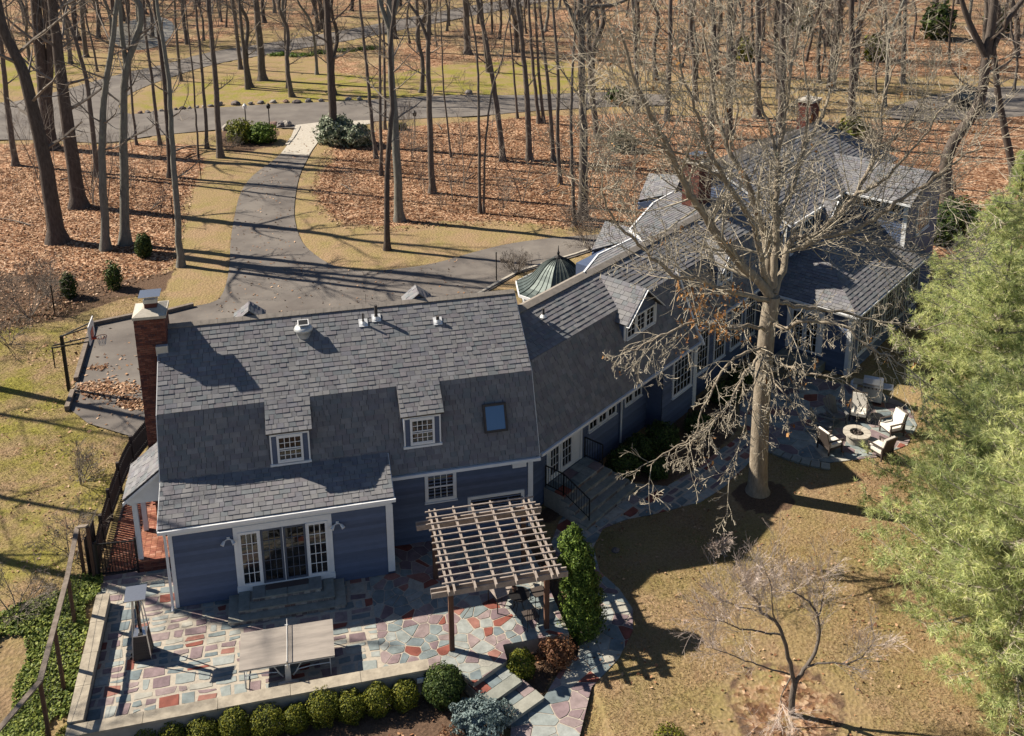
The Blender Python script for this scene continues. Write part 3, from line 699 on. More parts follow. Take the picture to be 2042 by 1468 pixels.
# fascia, gutters, boards
def gutter(p, q, name='gutter'):
    p, q = np.asarray(p, float), np.asarray(q, float); b = MB(); b.bar(p, q, .12, .11); part(name, b, MT['gutter'], house)
gutter((XL_, WY-.03, WZ-.09), (7.18, WY-.03, WZ-.09)); gutter((7.18, EY-.04, EZ-.10), (XR_+.02, EY-.04, EZ-.10))
trimbox(MF, 0, 7.06, -.02, .05, 2.72, 3.0, 'frieze_board'); trimbox(MR, 7.08, 12.2, -.02, .05, 2.82, 2.98, 'frieze_board')
trimbox(MF, -.02, .10, -.05, .05, 0.02, 2.72, 'corner_board'); trimbox(MF, 6.86, 7.09, -.05, .05, .12, 2.72, 'corner_board'); trimbox(MR, 12.06, 12.24, -.05, .05, -.4, 2.82, 'corner_board')
b = MB(); b.box(0, 7.06, -.2, .02, 2.98, 3.03); part('soffit', b, MT['trim'], house)
b = MB(); b.box(7.1, 12.3, 1.16, 1.4, 2.975, 3.02); part('soffit', b, MT['trim'], house)
for y0, z0, y1, z1 in ((WY, WZ, 1.43, 3.8), (EY, EZ, BY, BZ), (BY, BZ, RY, RZ)):
    for x in (XL_-.025, XR_+.0 if y0 > 0 else 7.13):
        b = MB(); b.prism([(x, y0, z0-.02), (x, y1, z1-.02), (x, y1, z1-.22), (x, y0, z0-.16)], (.025, 0, 0)); part('rake_board', b, MT['trim'], house)
# downspouts
def downspout(pts, r=.045):
    b = MB(); b.tube(pts, r, 6); part('downspout', b, MT['gutter'], house)
downspout([(-.1, -.22, 3.0), (-.1, -.10, 2.8), (-.1, -.06, 2.6), (-.1, -.06, .18), (-.1, -.2, .06)])
downspout([(7.15, .95, 2.95), (7.17, 1.33, 2.7), (7.17, 1.35, .2)])
b = MB(); wbox(b, MR, 11.45, 11.95, .06, .25, 2.63, 2.80); part('flood_light_box', b, MT['bulbwhite'], house)
# sliding garden doors of the wing
trimbox(MF, 1.96, 2.10, 0, .07, .30, 2.62, 'door_casing'); trimbox(MF, 4.94, 5.08, 0, .07, .30, 2.62, 'door_casing')
trimbox(MF, 1.96, 5.08, 0, .068, 2.5, 2.72, 'door_casing'); trimbox(MF, 1.94, 5.10, 0, .10, .24, .46, 'door_sill')
for i, (a, c_) in enumerate(((2.10, 2.77), (2.79, 3.49), (3.51, 4.23), (4.25, 4.94))):
    window(MF, a, c_, .46, 2.5, 3, 5, fr=.085 if i in (0, 3) else .075, name='glass_door', y=.03 if i in (0, 3) else .012, sill=False, label='dark screened sliding door leaf' if i in (1, 2) else None, sash='trim' if i in (0, 3) else 'screen')
for x in (2.77, 3.49, 4.23): trimbox(MF, x, x+.022, .0, .105, .46, 2.5, 'door_post')
# recess wall windows
window(MR, 8.36, 9.47, 1.60, 2.76, 4, 2, fr=.12, double=True)
window(MR, 9.86, 11.92, .90, 1.57, 1, 1, fr=.12)
# dormers
def dormer(x0, x1):
    M = wallframe((0, 1.48, 0), 0)
    z0, z1 = 3.86, 4.92
    core = MB(); core.prism([(x0+.07, 1.5, 3.8), (x0+.07, 1.5, 5.12), (x0+.07, 2.35, 5.72), (x0+.07, 2.4, 5.9-.2)], (x1-x0-.14, 0, 0)); part('dormer_wall', core, MT['siding'], house)
    roof_plane((0, BY+.02, BZ+.03), (1, 0, 0), uv, [(x0-.03, -1.2), (x1+.03, -1.2), (x1+.03, .12), (x0-.03, .12)], seed=int(x0*10), thick=.10, deckname='dormer_roof')
    xa, xb = x0+.07, x1-.07
    trimbox(M, xa, xa+.05, 0, .04, z0, 5.0, 'dormer_trim'); trimbox(M, xb-.05, xb, 0, .04, z0, 5.0, 'dormer_trim')
    trimbox(M, xa, xb, 0, .05, 4.93, 5.02, 'dormer_trim'); trimbox(M, xa-.03, xb+.03, 0, .08, z0-.05, z0+.03, 'dormer_sill')
    trimbox(M, xa+.05, xa+.24, 0, .02, z0+.03, 4.93, 'shutter_panel', 'siding'); trimbox(M, xb-.24, xb-.05, 0, .02, z0+.03, 4.93, 'shutter_panel', 'siding')
    w = window(M, xa+.22, xb-.22, z0+.05, 4.95, 4, 1, fr=.075, y=.012, sill=False)
    for ch in list(w.children): bpy.data.objects.remove(ch)
    for k, (a, c_, yy) in enumerate(((z0+.125, 4.38, .008), (4.42, 4.875, .02))):
        b = MB(); wbox(b, M, xa+.295, xb-.295, yy+.02, yy+.05, a+(0 if k else 0), a+.04)
        wbox(b, M, xa+.295, xb-.295, yy+.021, yy+.051, c_-.03, c_); part2('sash', b, MT['trim'], w)
        b = MB()
        for i in range(4):
            for j in range(2):
                g0 = xa+.3+(xb-xa-.6)*i/4; g1 = xa+.3+(xb-xa-.6)*(i+1)/4; h0 = a+(c_-a)*j/2; h1 = a+(c_-a)*(j+1)/2
                t = MB(); wbox(t, M, g0+.008, g1-.008, yy+.008, yy+.026, h0+.008, h1-.008); part2('pane', t, MT['glass'], w)
        for i in range(1, 4): g = xa+.3+(xb-xa-.6)*i/4; wbox(b, M, g-.012, g+.012, yy+.01, yy+.04, a, c_)
        wbox(b, M, xa+.3, xb-.3, yy+.01, yy+.037, (a+c_)/2-.011, (a+c_)/2+.011); part2('muntin', b, MT['trim'], w)
dormer(3.20, 4.63); dormer(7.64, 9.06)
# skylight on the lower slope
def onlow(x, t, h=0):
    n = np.array([0, -lv[2], lv[1]]); return np.array([x, EY, EZ])+lv*t+n*h
b = MB(); t0, t1 = 1.0, 1.98
for (a, c_, e, f) in ((10.52, 10.60, t0, t1), (11.27, 11.35, t0, t1), (10.60, 11.27, t0, t0+.08), (10.60, 11.27, t1-.08, t1)):
    b.prism([onlow(a, e, .0), onlow(c_, e, .0), onlow(c_, f, 0), onlow(a, f, 0)], onlow(0, 0, .13)-onlow(0, 0, 0))
sk = part('skylight', b, MT['deck'], house); b = MB(); b.prism([onlow(10.6, t0+.08, .09), onlow(11.27, t0+.08, .09), onlow(11.27, t1-.08, .09), onlow(10.6, t1-.08, .09)], onlow(0, 0, .02)-onlow(0, 0, 0)); part2('pane', b, MT['skyglass'], sk)
# vents on the upper slope
def onup(x, y, h=0): return np.array([x, y, BZ+(y-BY)*(RZ-BZ)/(RY-BY)+h])
p = onup(4.62, 4.28); b = MB(); b.lathe([(.24, -.12), (.24, .12), (.31, .12), (.34, .18), (.28, .28), (.14, .34), (.0, .36)], p, 20); v = part('roof_fan_vent', b, MT['lightmetal'], house, smooth=True)
b = MB(); b.obox(p+[0, -.02, .42], (.19, 0, 0), (0, .17, .03), (0, 0, .015)); part2('solar_panel_frame', b, MT['bulbwhite'], v); b = MB(); b.obox(p+[0, -.022, .437], (.16, 0, 0), (0, .14, .0247), (0, 0, .004)); part2('solar_panel', b, MT['black'], v)
for x, y, h, r in ((6.72, 4.38, .42, .035), (7.2, 4.50, .55, .06), (9.38, 4.18, .24, .06)):
    b = MB(); q = onup(x, y); b.tube([q, q+[0, 0, h]], r, 10); v = part('vent_pipe', b, MT['deck'], house, smooth=False)
    b = MB(); n = np.array([0, -uv[2], uv[1]]); b.obox(q+uv*.03+n*.035, (.16, 0, 0), uv*.16, n*.008); b.lathe([(r+.06, 0), (r+.02, .1)], q+[0, 0, .02], 10); part2('flashing', b, MT['gutter'], v)
b = MB(); q = onup(6.9, 5.05, .0); b.tube([q, q+[0, 0, .38]], .008, 5); part('lightning_rod', b, MT['iron'], house)
# two gable peaks of the rear dormers
for x in (2.78, 8.83):
    b = MB(); b.prism([(x-.5, 5.1, 7.45), (x, 5.1, 7.86), (x+.5, 5.1, 7.45)], (0, .75, 0)); part('rear_dormer', b, MT['siding'], house)
    for s in (-1, 1):
        u = np.array([0, 1., 0]); v = np.array([-s*.55, 0, .44]); L_ = np.linalg.norm(v); v /= L_
        roof_plane((x+s*.55, 5.02, 7.46), u, v, [(0, 0), (.85, 0), (.85, L_), (0, L_)], seed=int(x*7)+s, thick=.05, deckname='dormer_roof')
# wall lights
def spot(M, x, z):
    b = MB(); wbox(b, M, x-.05, x+.05, .03, .06, z-.05, z+.05); L = part('wall_spotlight', b, MT['bulbwhite'], house)
    for s in (-1, 1):
        b = MB(); c = tr(M, (x+s*.12, .14, z-.02))[0]; e = tr(M, (x+s*.19, .24, z-.10))[0]; b.tube([tr(M, (x, .05, z))[0], c], .02, 6); b.tube([c, e], [.04, .065], 10); part2('lamp_head', b, MT['bulbwhite'], L)
spot(MF, 1.80, 2.34); spot(MF, 5.26, 2.33)
# back steps in three nested stone tiers
steps = thing('garden_steps', (3.5, -.5, 0), 'low stone steps in three nested tiers below the sliding doors', 'steps')
for i, (a, c_, yf, zt) in enumerate(((1.66, 5.36, -1.28, .15), (1.98, 5.02, -.98, .29), (2.42, 4.62, -.66, .43))):
    z0 = zt-.15 if i else 0.0
    b = MB(); b.box(a+.04, c_-.04, yf+.04, .0, z0-.0, zt-.045); part('core', b, MT['mortar'], steps)
    nx_ = int((c_-a)/.17)
    for k in range(nx_):
        w = (c_-a-.06)/nx_; b = MB(); b.box(a+.03+k*w+.008, a+.03+(k+1)*w-.008, yf+.015, yf+.07, z0+.008, zt-.05); part('riser_stone', b, MT['rubble'], steps)
    for s, x in ((-1, a+.02), (1, c_-.07)):
        for k in range(5):
            w = (-yf)/5; b = MB(); b.box(x, x+.05, yf+.07+k*w, yf+.07+(k+1)*w-.02 if k < 4 else -.02, z0+.008, zt-.05); part('riser_stone', b, MT['rubble'], steps)
    if i < 2: bw, side = .34, .34
    else: bw, side = .30, .40
    x = a
    b = MB(); b.box(a, a+side, yf, -.0, zt-.045, zt); part('tread', b, MT['tread'], steps); b = MB(); b.box(c_-side, c_, yf, 0, zt-.045, zt); part('tread', b, MT['tread'], steps)
    n = 2
    for k in range(n):
        w = (c_-a-2*side)/n; b = MB(); b.box(a+side+k*w+.008, a+side+(k+1)*w-.006, yf, yf+bw, zt-.045, zt-.001); part('tread', b, MT['tread'], steps)
b = MB(); b.box(2.84, 4.2, -.36, -.0, .385, .425); part('landing_mat', b, MT['mat'], steps)
# ---- main chimney
ch = thing('brick_chimney', (-.45, 4.8, 0), 'tall dark red brick chimney with a raised metal rain cap at the left gable', 'chimney')
def brickwork(x0, x1, y0, y1, z0, z1, parent, M=HM, kind='stuff', bw=.21, bh=.075):
    b = MB(); r = 0; z = z0
    base = MB(); base.box(x0+.012, x1-.012, y0+.012, y1-.012, z0, z1-.002); base.xf(M); part('mortar_core', base, MT['brickmortar'], parent)
    while z < z1-.01:
        off = (r % 2)*bw/2
        for (a0, a1, axis_, c) in ((x0, x1, 0, y0), (x0, x1, 0, y1), (y0, y1, 1, x0), (y0, y1, 1, x1)):
            x = a0-off
            while x < a1:
                xa, xb = max(x+.005, a0), min(x+bw-.005, a1)
                if xb-xa > .03:
                    j = random.uniform(-.003, .004)
                    if axis_ == 0: b.box(xa, xb, c-(.0+j if c == y0 else .03), c+(.03 if c == y0 else j), z+.005, min(z+bh-.005, z1))
                    else: b.box(c-(.0+j if c == x0 else .03), c+(.03 if c == x0 else j), xa, xb, z+.005, min(z+bh-.005, z1))
                x += bw
        z += bh; r += 1
    b.xf(M); return part('brick_courses', b, MT['brick'], parent, kind=kind)
brickwork(-.97, .03, 4.28, 5.42, 0, 8.30, ch)
b = MB(); b.prism([(-1.0, 4.25, 8.30), (.09, 4.22, 8.30), (.09, 5.48, 8.30), (-1.03, 5.48, 8.30)], (0, 0, .1))
b.add([(-1.0, 4.25, 8.4), (.06, 4.25, 8.4), (.06, 5.45, 8.4), (-1.0, 5.45, 8.4), (-.7, 4.6, 8.55), (-.2, 4.6, 8.55), (-.2, 5.1, 8.55), (-.7, 5.1, 8.55)], [(0, 1, 5, 4), (1, 2, 6, 5), (2, 3, 7, 6), (3, 0, 4, 7), (4, 5, 6, 7)])
part('crown', b, MT['concrete'], ch)
b = MB(); b.box(-.62, -.22, 4.62, 5.0, 8.5, 8.82); part('flue', b, MT['brick'], ch)
b = MB()
for x in (-.62, -.24):
    for y in (4.64, 4.98): b.box(x, x+.02, y, y+.02, 8.8, 9.0)
part('cap_leg', b, MT['steel'], ch)
b = MB(); b.box(-.64, -.20, 4.60, 5.02, 8.72, 8.86); part('flue_collar', b, MT['lightmetal'], ch)
b = MB(); b.prism([(-.77, 4.46, 9.0), (-.07, 4.46, 9.0), (-.07, 5.14, 9.0), (-.77, 5.14, 9.0)], (0, 0, .02)); part('rain_cap', b, MT['steel'], ch)
b = MB(); b.box(-.33, .06, 4.10, 4.27, 6.98, 7.32); part('flashing_box', b, MT['lightmetal'], ch)
# ---- left porch
SPy = 1.95
roof_plane((-1.58, SPy, 2.96), (0, 1, 0), np.array([1.3, 0, 1.03])/math.hypot(1.3, 1.03), [(0, 0), (2.1, 0), (2.1, 1.72), (0, 1.72)], seed=21, thick=.1, deckname='porch_roof')
b = MB(); b.prism([(-1.48, SPy+.08, 2.72), (-.02, SPy+.08, 2.72), (-.02, SPy+.08, 4.05), (-1.48, SPy+.08, 2.90)], (0, .07, 0)); part('porch_gable', b, MT['trim'], house)
b = MB(); b.prism([(-1.60, SPy-.03, 2.86), (-.24, SPy-.03, 3.95), (-.24, SPy-.03, 3.83), (-1.60, SPy-.03, 2.74)], (0, .03, 0)); part('rake_board', b, MT['trim'], house)
b = MB(); b.box(-1.42, -1.28, 2.1, 4.0, 2.62, 2.84); part('porch_beam', b, MT['trim'], house)
for y in (2.2, 3.78):
    b = MB(); b.box(-1.36, -1.20, y-.08, y+.08, .47, 2.72); part('porch_post', b, MT['trim'], house)
stoop = MB(); stoop.box(-1.42, -.03, 2.07, 5.2, 0.0, .40); st = part('porch_stoop', stoop, MT['brickmortar'], house)
def bricks_flat(x0, x1, y0, y1, z, parent, lim=300, rot=0, bw=.205, bd=.1):
    me0 = None; n = 0; xs = np.arange(x0, x1-bw*.4, bw); ys = np.arange(y0, y1-bd*.4, bd)
    rest = MB()
    for j, y in enumerate(ys):
        for i, x in enumerate(xs):
            xa = x+(j % 2)*bw/2
            if xa+bw > x1+.02: continue
            zz = z+random.uniform(0, .008)
            if n < lim:
                if me0 is None:
                    m_ = MB(); m_.box(.004, bw-.004, .004, bd-.004, -.04, 0); me0 = m_.mesh('brick'); me0.materials.append(MT['brickred'])
                o = bpy.data.objects.new('brick', me0); C.objects.link(o); o.parent = parent
                base = parent.location if parent.type == 'EMPTY' else Vector((0, 0, 0))
                o.location = Vector((xa, y, zz))-base; n += 1
            else: rest.box(xa+.004, xa+bw-.004, y+.004, y+bd-.004, zz-.04, zz)
    if rest.V: part('brick', rest, MT['brickred'], parent, kind='stuff')
b = MB()
for k in range(6):
    for j in range(6): b.box(-1.44+j*.233+(k % 2)*.05, -1.44+j*.233+.22+(k % 2)*.05, 2.055, 2.075, .005+k*.066, .062+k*.066)
part2('riser_brick', b, MT['brick'], st)
b = MB()
for j, y in enumerate(np.arange(2.06, 5.1, .105)):
    for i in range(7): b.box(-1.44+i*.202, -1.44+i*.202+.194, y, y+.097, .40, .452+random.uniform(0, .004))
part2('paving_brick', b, MT['brickred'], st)
walk = MB(); walk.prism([(-2.5, 2.2, -.02), (-1.5, 2.2, -.02), (-1.5, 5.2, -.02), (-1.1, 9.2, -.02), (-1.9, 10.1, -.02), (-2.45, 6.5, -.02)], (0, 0, .045)); wk = part('brick_walk', walk, MT['brickmortar']); wk['kind'] = 'structure'
bricks_flat(-2.46, -1.46, 2.22, 5.2, .052, wk, 160); bricks_flat(-2.35, -1.2, 5.2, 9.2, .052, wk, 130)
# ------------------------------------------------------------------ connector and rear wings (frame: s along, n back, z up)
def rp(s0, n0, z0, u, v, poly, seed, **k):
    """roof plane in the s, n frame"""
    k.setdefault('his', (.016, .022, .028)); k.setdefault('exp_', .20)
    roof_plane((s0, n0, z0), u, v, poly, M=WM, seed=seed, **k)
def roof_quad(P, seed, name, **k):
    """planar roof patch through measured world points"""
    P = [np.asarray(p, float) for p in P]; u = P[-1]-P[0]; u /= np.linalg.norm(u); n = np.cross(u, P[1]-P[0]); n /= np.linalg.norm(n); v = np.cross(n, u)
    roof_plane(P[0], u, v, [((p-P[0])@u, (p-P[0])@v) for p in P], seed=seed, deckname=name, thick=.1, **k)
CB, CZ, CRn, CRz = 1.2, 5.88, 3.1, 6.80
cu = np.array([0, CRn-CB, CRz-CZ]); CLU = np.linalg.norm(cu); cu /= CLU
cl = np.array([0, CB, CZ-3.05]); CLL = np.linalg.norm(cl); cl /= CLL
rp(0, CB, CZ, (1, 0, 0), cu, [(.76, 0), (19.8, 0), (19.8, CLU), (2.18, CLU)], 31)
rp(0, 0, 3.05, (1, 0, 0), cl, [(-.12, 0), (10.95, 0), (11.1, CLL), (.78, CLL)], 32)
rp(0, .45, 3.25, (1, 0, 0), np.array([0, .75, 2.63])/math.hypot(.75, 2.63), [(11.0, 0), (19.8, 0), (19.8, 2.7), (11.0, 2.7)], 33)
ridge_cap(Wp(2.18, CRn, CRz+.05), Wp(19.8, CRn, CRz+.05), w=.26, pitch=.45)
def wpoly(pts, off, name, mat, parent=None):
    b = MB(); P = [Wp(*p) for p in pts]; b.prism(P, off[0]*dS+off[1]*dN+np.array([0, 0, off[2]])); return part(name, b, MT[mat], parent or house)
# walls: recessed door wall (n 1.1) then a bay (n .3)
wpoly([(.3, 1.12, -.6), (.3, 1.12, 3.2), (.3, 4.9, 3.2), (.3, 4.9, -.6)], (9, 0, 0), 'wall', 'siding')
wpoly([(8.6, .32, -.6), (8.6, .32, 3.05), (8.6, .62, 3.9), (8.6, 1.1, 5.5), (8.6, 2.2, 6.2), (8.6, 4.9, 6.2), (8.6, 4.9, -.6)], (2.3, 0, 0), 'wall', 'siding')
wpoly([(10.9, .72, -.6), (10.9, .72, 3.5), (10.9, 1.3, 5.6), (10.9, 2.6, 6.4), (10.9, 4.9, 6.2), (10.9, 4.9, -.6)], (8.9, 0, 0), 'wall', 'siding')
wpoly([(.0, .25, 2.86), (.0, 1.2, 2.86), (.0, 1.2, 2.9), (.0, .25, 2.9)], (8.6, 0, 0), 'soffit', 'trim')
def WF(s, n, back=False):   # frame on a wall facing -n
    M = np.eye(4); M[:3, 0] = dS; M[:3, 1] = -dN; M[:3, 3] = Wp(s, n, 0); return M
def WFd(s, n):               # frame on a wall facing -s; x runs towards -n
    M = np.eye(4); M[:3, 0] = -dN; M[:3, 1] = -dS; M[:3, 3] = Wp(s, n, 0); return M
MA = WF(0, 1.10); MBy = WF(0, .30)
siding([(.3, -.3), (1.7, -.3), (1.7, 2.9), (.3, 2.9)], MA); siding([(3.9, -.3), (8.6, -.3), (8.6, 2.9), (3.9, 2.9)], MA)
siding([(8.6, -.3), (11.2, -.3), (11.2, 3.0), (8.6, 3.0)], MBy)
siding([(11.2, -.3), (18.2, -.3), (18.2, 3.4), (11.2, 3.4)], WF(0, .70))
b = MB(); b.bar(Wp(-.05, -.05, 2.98), Wp(11.05, -.05, 2.98), .11, .10); part('gutter', b, MT['gutter'], house)
b = MB(); b.bar(Wp(11.1, .40, 3.17), Wp(18.1, .40, 3.17), .11, .10); part('gutter', b, MT['gutter'], house)
trimbox(MBy, 11.12, 11.42, -.04, .05, -.35, 2.95, 'corner_board')
# white flared rake at the end of the bay roof
b = MB()
P = [Wp(11.02, 1.28, 6.0), Wp(11.02, 1.0, 5.3), Wp(11.05, .62, 4.4), Wp(11.08, .28, 3.6), Wp(11.12, -.02, 3.1), Wp(11.14, -.12, 2.86)]
for p, q in zip(P[:-1], P[1:]): b.bar(p, q, .10, .20, up=dN)
part('rake_board', b, MT['trim'], house)
# french doors, windows
trimbox(MA, 1.66, 3.92, 0, .05, .42, .52, 'door_sill'); trimbox(MA, 1.66, 1.78, 0, .07, .42, 2.7, 'door_casing'); trimbox(MA, 3.78, 3.92, 0, .07, .42, 2.7, 'door_casing'); trimbox(MA, 1.78, 3.78, 0, .069, 2.55, 2.7, 'door_casing')
window(MA, 1.80, 2.5, .54, 2.54, 3, 5, fr=.10, name='glass_door', sill=False, y=.01); window(MA, 2.54, 3.3, .54, 2.54, 3, 5, fr=.10, name='glass_door', sill=False, y=.01); trimbox(MA, 3.32, 3.76, 0, .06, .54, 2.54, 'door_side_panel')
for a in (4.35, 5.0, 5.65, 6.9, 7.55): window(MA, a, a+.62, 1.35, 2.6, 2, 3, fr=.07, y=.01)
window(MBy, 9.35, 10.95, .9, 2.85, 5, 5, fr=.10, y=.01)
downspout([Wp(6.6, .0, 2.9), Wp(6.6, 1.0, 2.6), Wp(6.6, 1.02, -.2)])
for a in (12.0, 13.6, 15.2, 16.6): window(WF(0, .70), a, a+1.1, .7, 2.9, 4, 4, fr=.09, y=.01)
# gabled dormers of the connector
def wdormer(sc, hw, nf, zb, ze, zr, seed, nback):
    P = [(sc-hw, nf, zb), (sc+hw, nf, zb), (sc+hw, nf, ze), (sc, nf, zr-.06), (sc-hw, nf, ze)]
    wpoly(P, (0, nback-nf-.2, 0), 'dormer_wall', 'siding')
    ov = .22
    for s in (-1, 1):
        v = np.array([-s*hw, 0, zr-ze]); L = np.linalg.norm(v); v /= L
        rp(sc+s*(hw+ov*abs(v[0])), nf-.28, ze-ov*v[2]+.05, (0, 1, 0), v, [(0, 0), (nback-nf+.1, 0), (nback-nf+.6, L+ov), (0, L+ov)] if True else 0, seed+s, thick=.08, deckname='dormer_roof')
        b = MB(); a0 = Wp(sc+s*(hw+ov*abs(v[0])), nf-.29, ze-ov*v[2]-.02); a1 = Wp(sc, nf-.29, zr); b.bar(a0, a1, .03, .14, up=dN); part('rake_board', b, MT['trim'], house)
    M = WF(sc, nf); n = max(1, int(round(hw/.45)))
    for i in range(n):
        w = (2*hw-.3)/n; window(M, -hw+.15+i*w, -hw+.15+(i+1)*w-.04, zb+.25, ze-.05, 2, 3, fr=.06, y=.01)
    trimbox(M, -hw, -hw+.1, 0, .04, zb, ze, 'dormer_trim'); trimbox(M, hw-.1, hw, 0, .04, zb, ze, 'dormer_trim')
wdormer(7.35, 1.18, .72, 4.5, 5.62, 6.62, 41, 2.35)
wdormer(14.4, .72, .72, 4.3, 5.45, 6.25, 51, 1.9)
# low-pitched rear roofs seen over the ridge, with white eave boards
for pts, edge, seed in (([(6.7, 3.1), (8.7, 3.8), (11.2, 3.72), (11.2, 3.1)], 3, 61), ([(11.2, 3.1), (12.1, 4.45), (16.0, 5.65), (18.4, 5.8), (18.4, 3.1)], 4, 63)):
    PP_ = [(a, c_, 6.84-(c_-3.1)*.02) for a, c_ in pts]
    roof_quad([Wp(*q) for q in PP_], seed, 'rear_roof', exp_=.17, his=(.012, .018))
    b = MB()
    for q0, q1 in zip(PP_[:edge-1], PP_[1:edge]): b.bar(Wp(q0[0], q0[1], q0[2]+.0), Wp(q1[0], q1[1], q1[2]+.0), .08, .10)
    part('fascia', b, MT['trim'], house)
    wpoly([(a, c_, 6.58) for a, c_ in pts], (0, 0, .15), 'wall', 'siding')
for P, seed in (([at(1180, 499, 6.1), at(1207, 441, 6.75), at(1271, 457, 6.85), at(1266, 476, 6.65)], 65), ([at(1272, 400, 6.1), at(1294, 346, 6.9), at(1366, 361, 7.0), at(1345, 385, 6.8)], 66)):
    roof_quad([P[0], P[1], P[2], P[3]], seed, 'rear_gable_roof', exp_=.17, his=(.010, .014))
    bb_ = MB(); bb_.prism([P[0]-[0, 0, .15], P[1]-[0, 0, .15], P[2]-[0, 0, .15], P[3]-[0, 0, .15]], (0, 0, -.35)); part('wall', bb_, MT['siding'], house)
# back slope
rp(0, 2*CRn-0, 3.05, (1, 0, 0), np.array([0, -CRn, 3.9])/math.hypot(CRn, 3.9), [(4.0, 0), (18.1, 0), (18.1, 4.8), (2.0, 4.8)], 71, tabs=False)
b = MB(); q = Wp(2.9, 2.2, 6.56); b.tube([q, q+[0, 0, .35]], .045, 8); v = part('vent_pipe', b, MT['deck'], house); b = MB(); b.lathe([(.14, 0), (.06, .1)], q, 10); part2('flashing', b, MT['gutter'], v)
# ---- turret with the bell roof
tc = at(1113, 568, 3.35); r0 = 2.1
tur = thing('turret', (tc[0], tc[1], 0), 'octagonal white turret with a weathered green metal bell roof and spike', 'turret')
b = MB(); b.lathe([(r0-.22, 0), (r0-.22, 3.2)], (tc[0], tc[1], 0), 8, rad(37+22.5)); part('wall', b, MT['trim'], tur)
prof = [(r0+.02, 3.30), (r0-.25, 3.42), (r0-.5, 3.60), (r0-.72, 3.83), (r0-.9, 4.12), (r0-1.08, 4.45), (r0-1.28, 4.78), (r0-1.5, 5.05), (r0-1.75, 5.27), (.14, 5.42)]
prof = [(r, 3.3+(z-3.3)*.70) for r, z in prof]
b = MB(); b.lathe(prof, (tc[0], tc[1], 0), 8, rad(37+22.5)); part('bell_roof', b, MT['copper'], tur)
b = MB(); b.lathe([(r0-.1, 3.14), (r0+.06, 3.16), (r0+.06, 3.29), (r0, 3.30)], (tc[0], tc[1], 0), 8, rad(37+22.5)); part('cornice', b, MT['trim'], tur)
b = MB()
for k in range(8):
    a0 = rad(37+22.5+45*k)
    for f in (0, .25, .5, .75):
        a = a0+rad(45)*f; pts = []
        for r, z in prof:
            A = np.array([math.cos(a0), math.sin(a0)])*r; B = np.array([math.cos(a0+rad(45)), math.sin(a0+rad(45))])*r; p = A+(B-A)*f
            pts.append((tc[0]+p[0]*1.004, tc[1]+p[1]*1.004, z+.012))
        b.tube(pts, .022 if f == 0 else .013, 4)
part('standing_seam', b, MT['seam'], tur)
b = MB(); b.lathe([(.16, 4.74), (.2, 4.80), (.1, 4.86), (.05, 4.92), (.07, 5.04), (.03, 5.10), (.012, 5.38), (.0, 5.4)], (tc[0], tc[1], 0), 12); part('finial', b, MT['iron'], tur)
for k in range(8):
    a = rad(37+45*k+45); nrm = np.array([math.cos(a), math.sin(a), 0]); tx = np.array([-nrm[1], nrm[0], 0]); M = np.eye(4); M[:3, 0] = tx; M[:3, 1] = nrm; M[:3, 3] = tc*[1, 1, 0]+nrm*((r0-.22)*math.cos(rad(22.5)))
    b = MB(); wbox(b, M, -.5, .5, .0, .03, 1.2, 2.9); w = part('window', b, MT['trim'], tur)
    b = MB(); wbox(b, M, -.42, .42, .02, .05, 1.28, 2.82); b.xf(ROOTM[tur.name]); put('pane', b.mesh('pane'), MT['glass'], w)
# ---- big gabled block
GS0, GS1, GN, GZ = 19.8, 32.2, 4.15, 8.02
gv = np.array([0, GN, GZ-5.95]); GL = np.linalg.norm(gv); gv /= GL
rp(0, 0, 5.95, (1, 0, 0), gv, [(GS0-.15, 0), (34.0, 0), (31.9, GL), (GS0-.15, GL)], 81)
rp(0, 2*GN, 5.95, (1, 0, 0), np.array([0, -gv[1], gv[2]]), [(GS0-.15, 0), (GS1, 0), (GS1, GL), (GS0-.15, GL)], 82, tabs=False)
ridge_cap(Wp(GS0-.15, GN, GZ+.04), Wp(31.9, GN, GZ+.04), w=.24, pitch=.6)
wpoly([(GS0, .3, -.5), (GS0, .3, 5.9), (GS0, GN, GZ-.2), (GS0, 2*GN-.3, 5.9), (GS0, 2*GN-.3, -.5)], (12., 0, 0), 'wall', 'siding')
MGd = WFd(GS0-.01, GN)      # gable wall facing the sun
siding([(-3.8, 3.0), (3.85, 3.0), (3.85, 5.85), (0, GZ-.22), (-3.8, 5.85)], MGd)
for s in (-1, 1):
    b = MB(); b.bar(Wp(GS0-.17, GN, GZ-.1), Wp(GS0-.17, GN+s*4.2, GZ-.1-4.2*(GZ-5.95)/GN), .04, .24, up=dS); part('rake_board', b, MT['trim'], house)
trimbox(MGd, 3.72, 3.88, 0, .05, 3.0, 5.8, 'corner_board')
MG2 = WF(0, .28)
siding([(19.85, 2.8), (26.2, 2.8), (26.2, 5.8), (19.85, 5.8)], MG2)
for a in (20.2, 21.5, 24.7): window(MG2, a, a+1.15, 4.1, 5.5, 4, 3, fr=.1, y=.01)
b = MB(); b.bar(Wp(GS0, -.05, 5.9), Wp(25.6, -.05, 5.9), .12, .12); part('gutter', b, MT['gutter'], house)
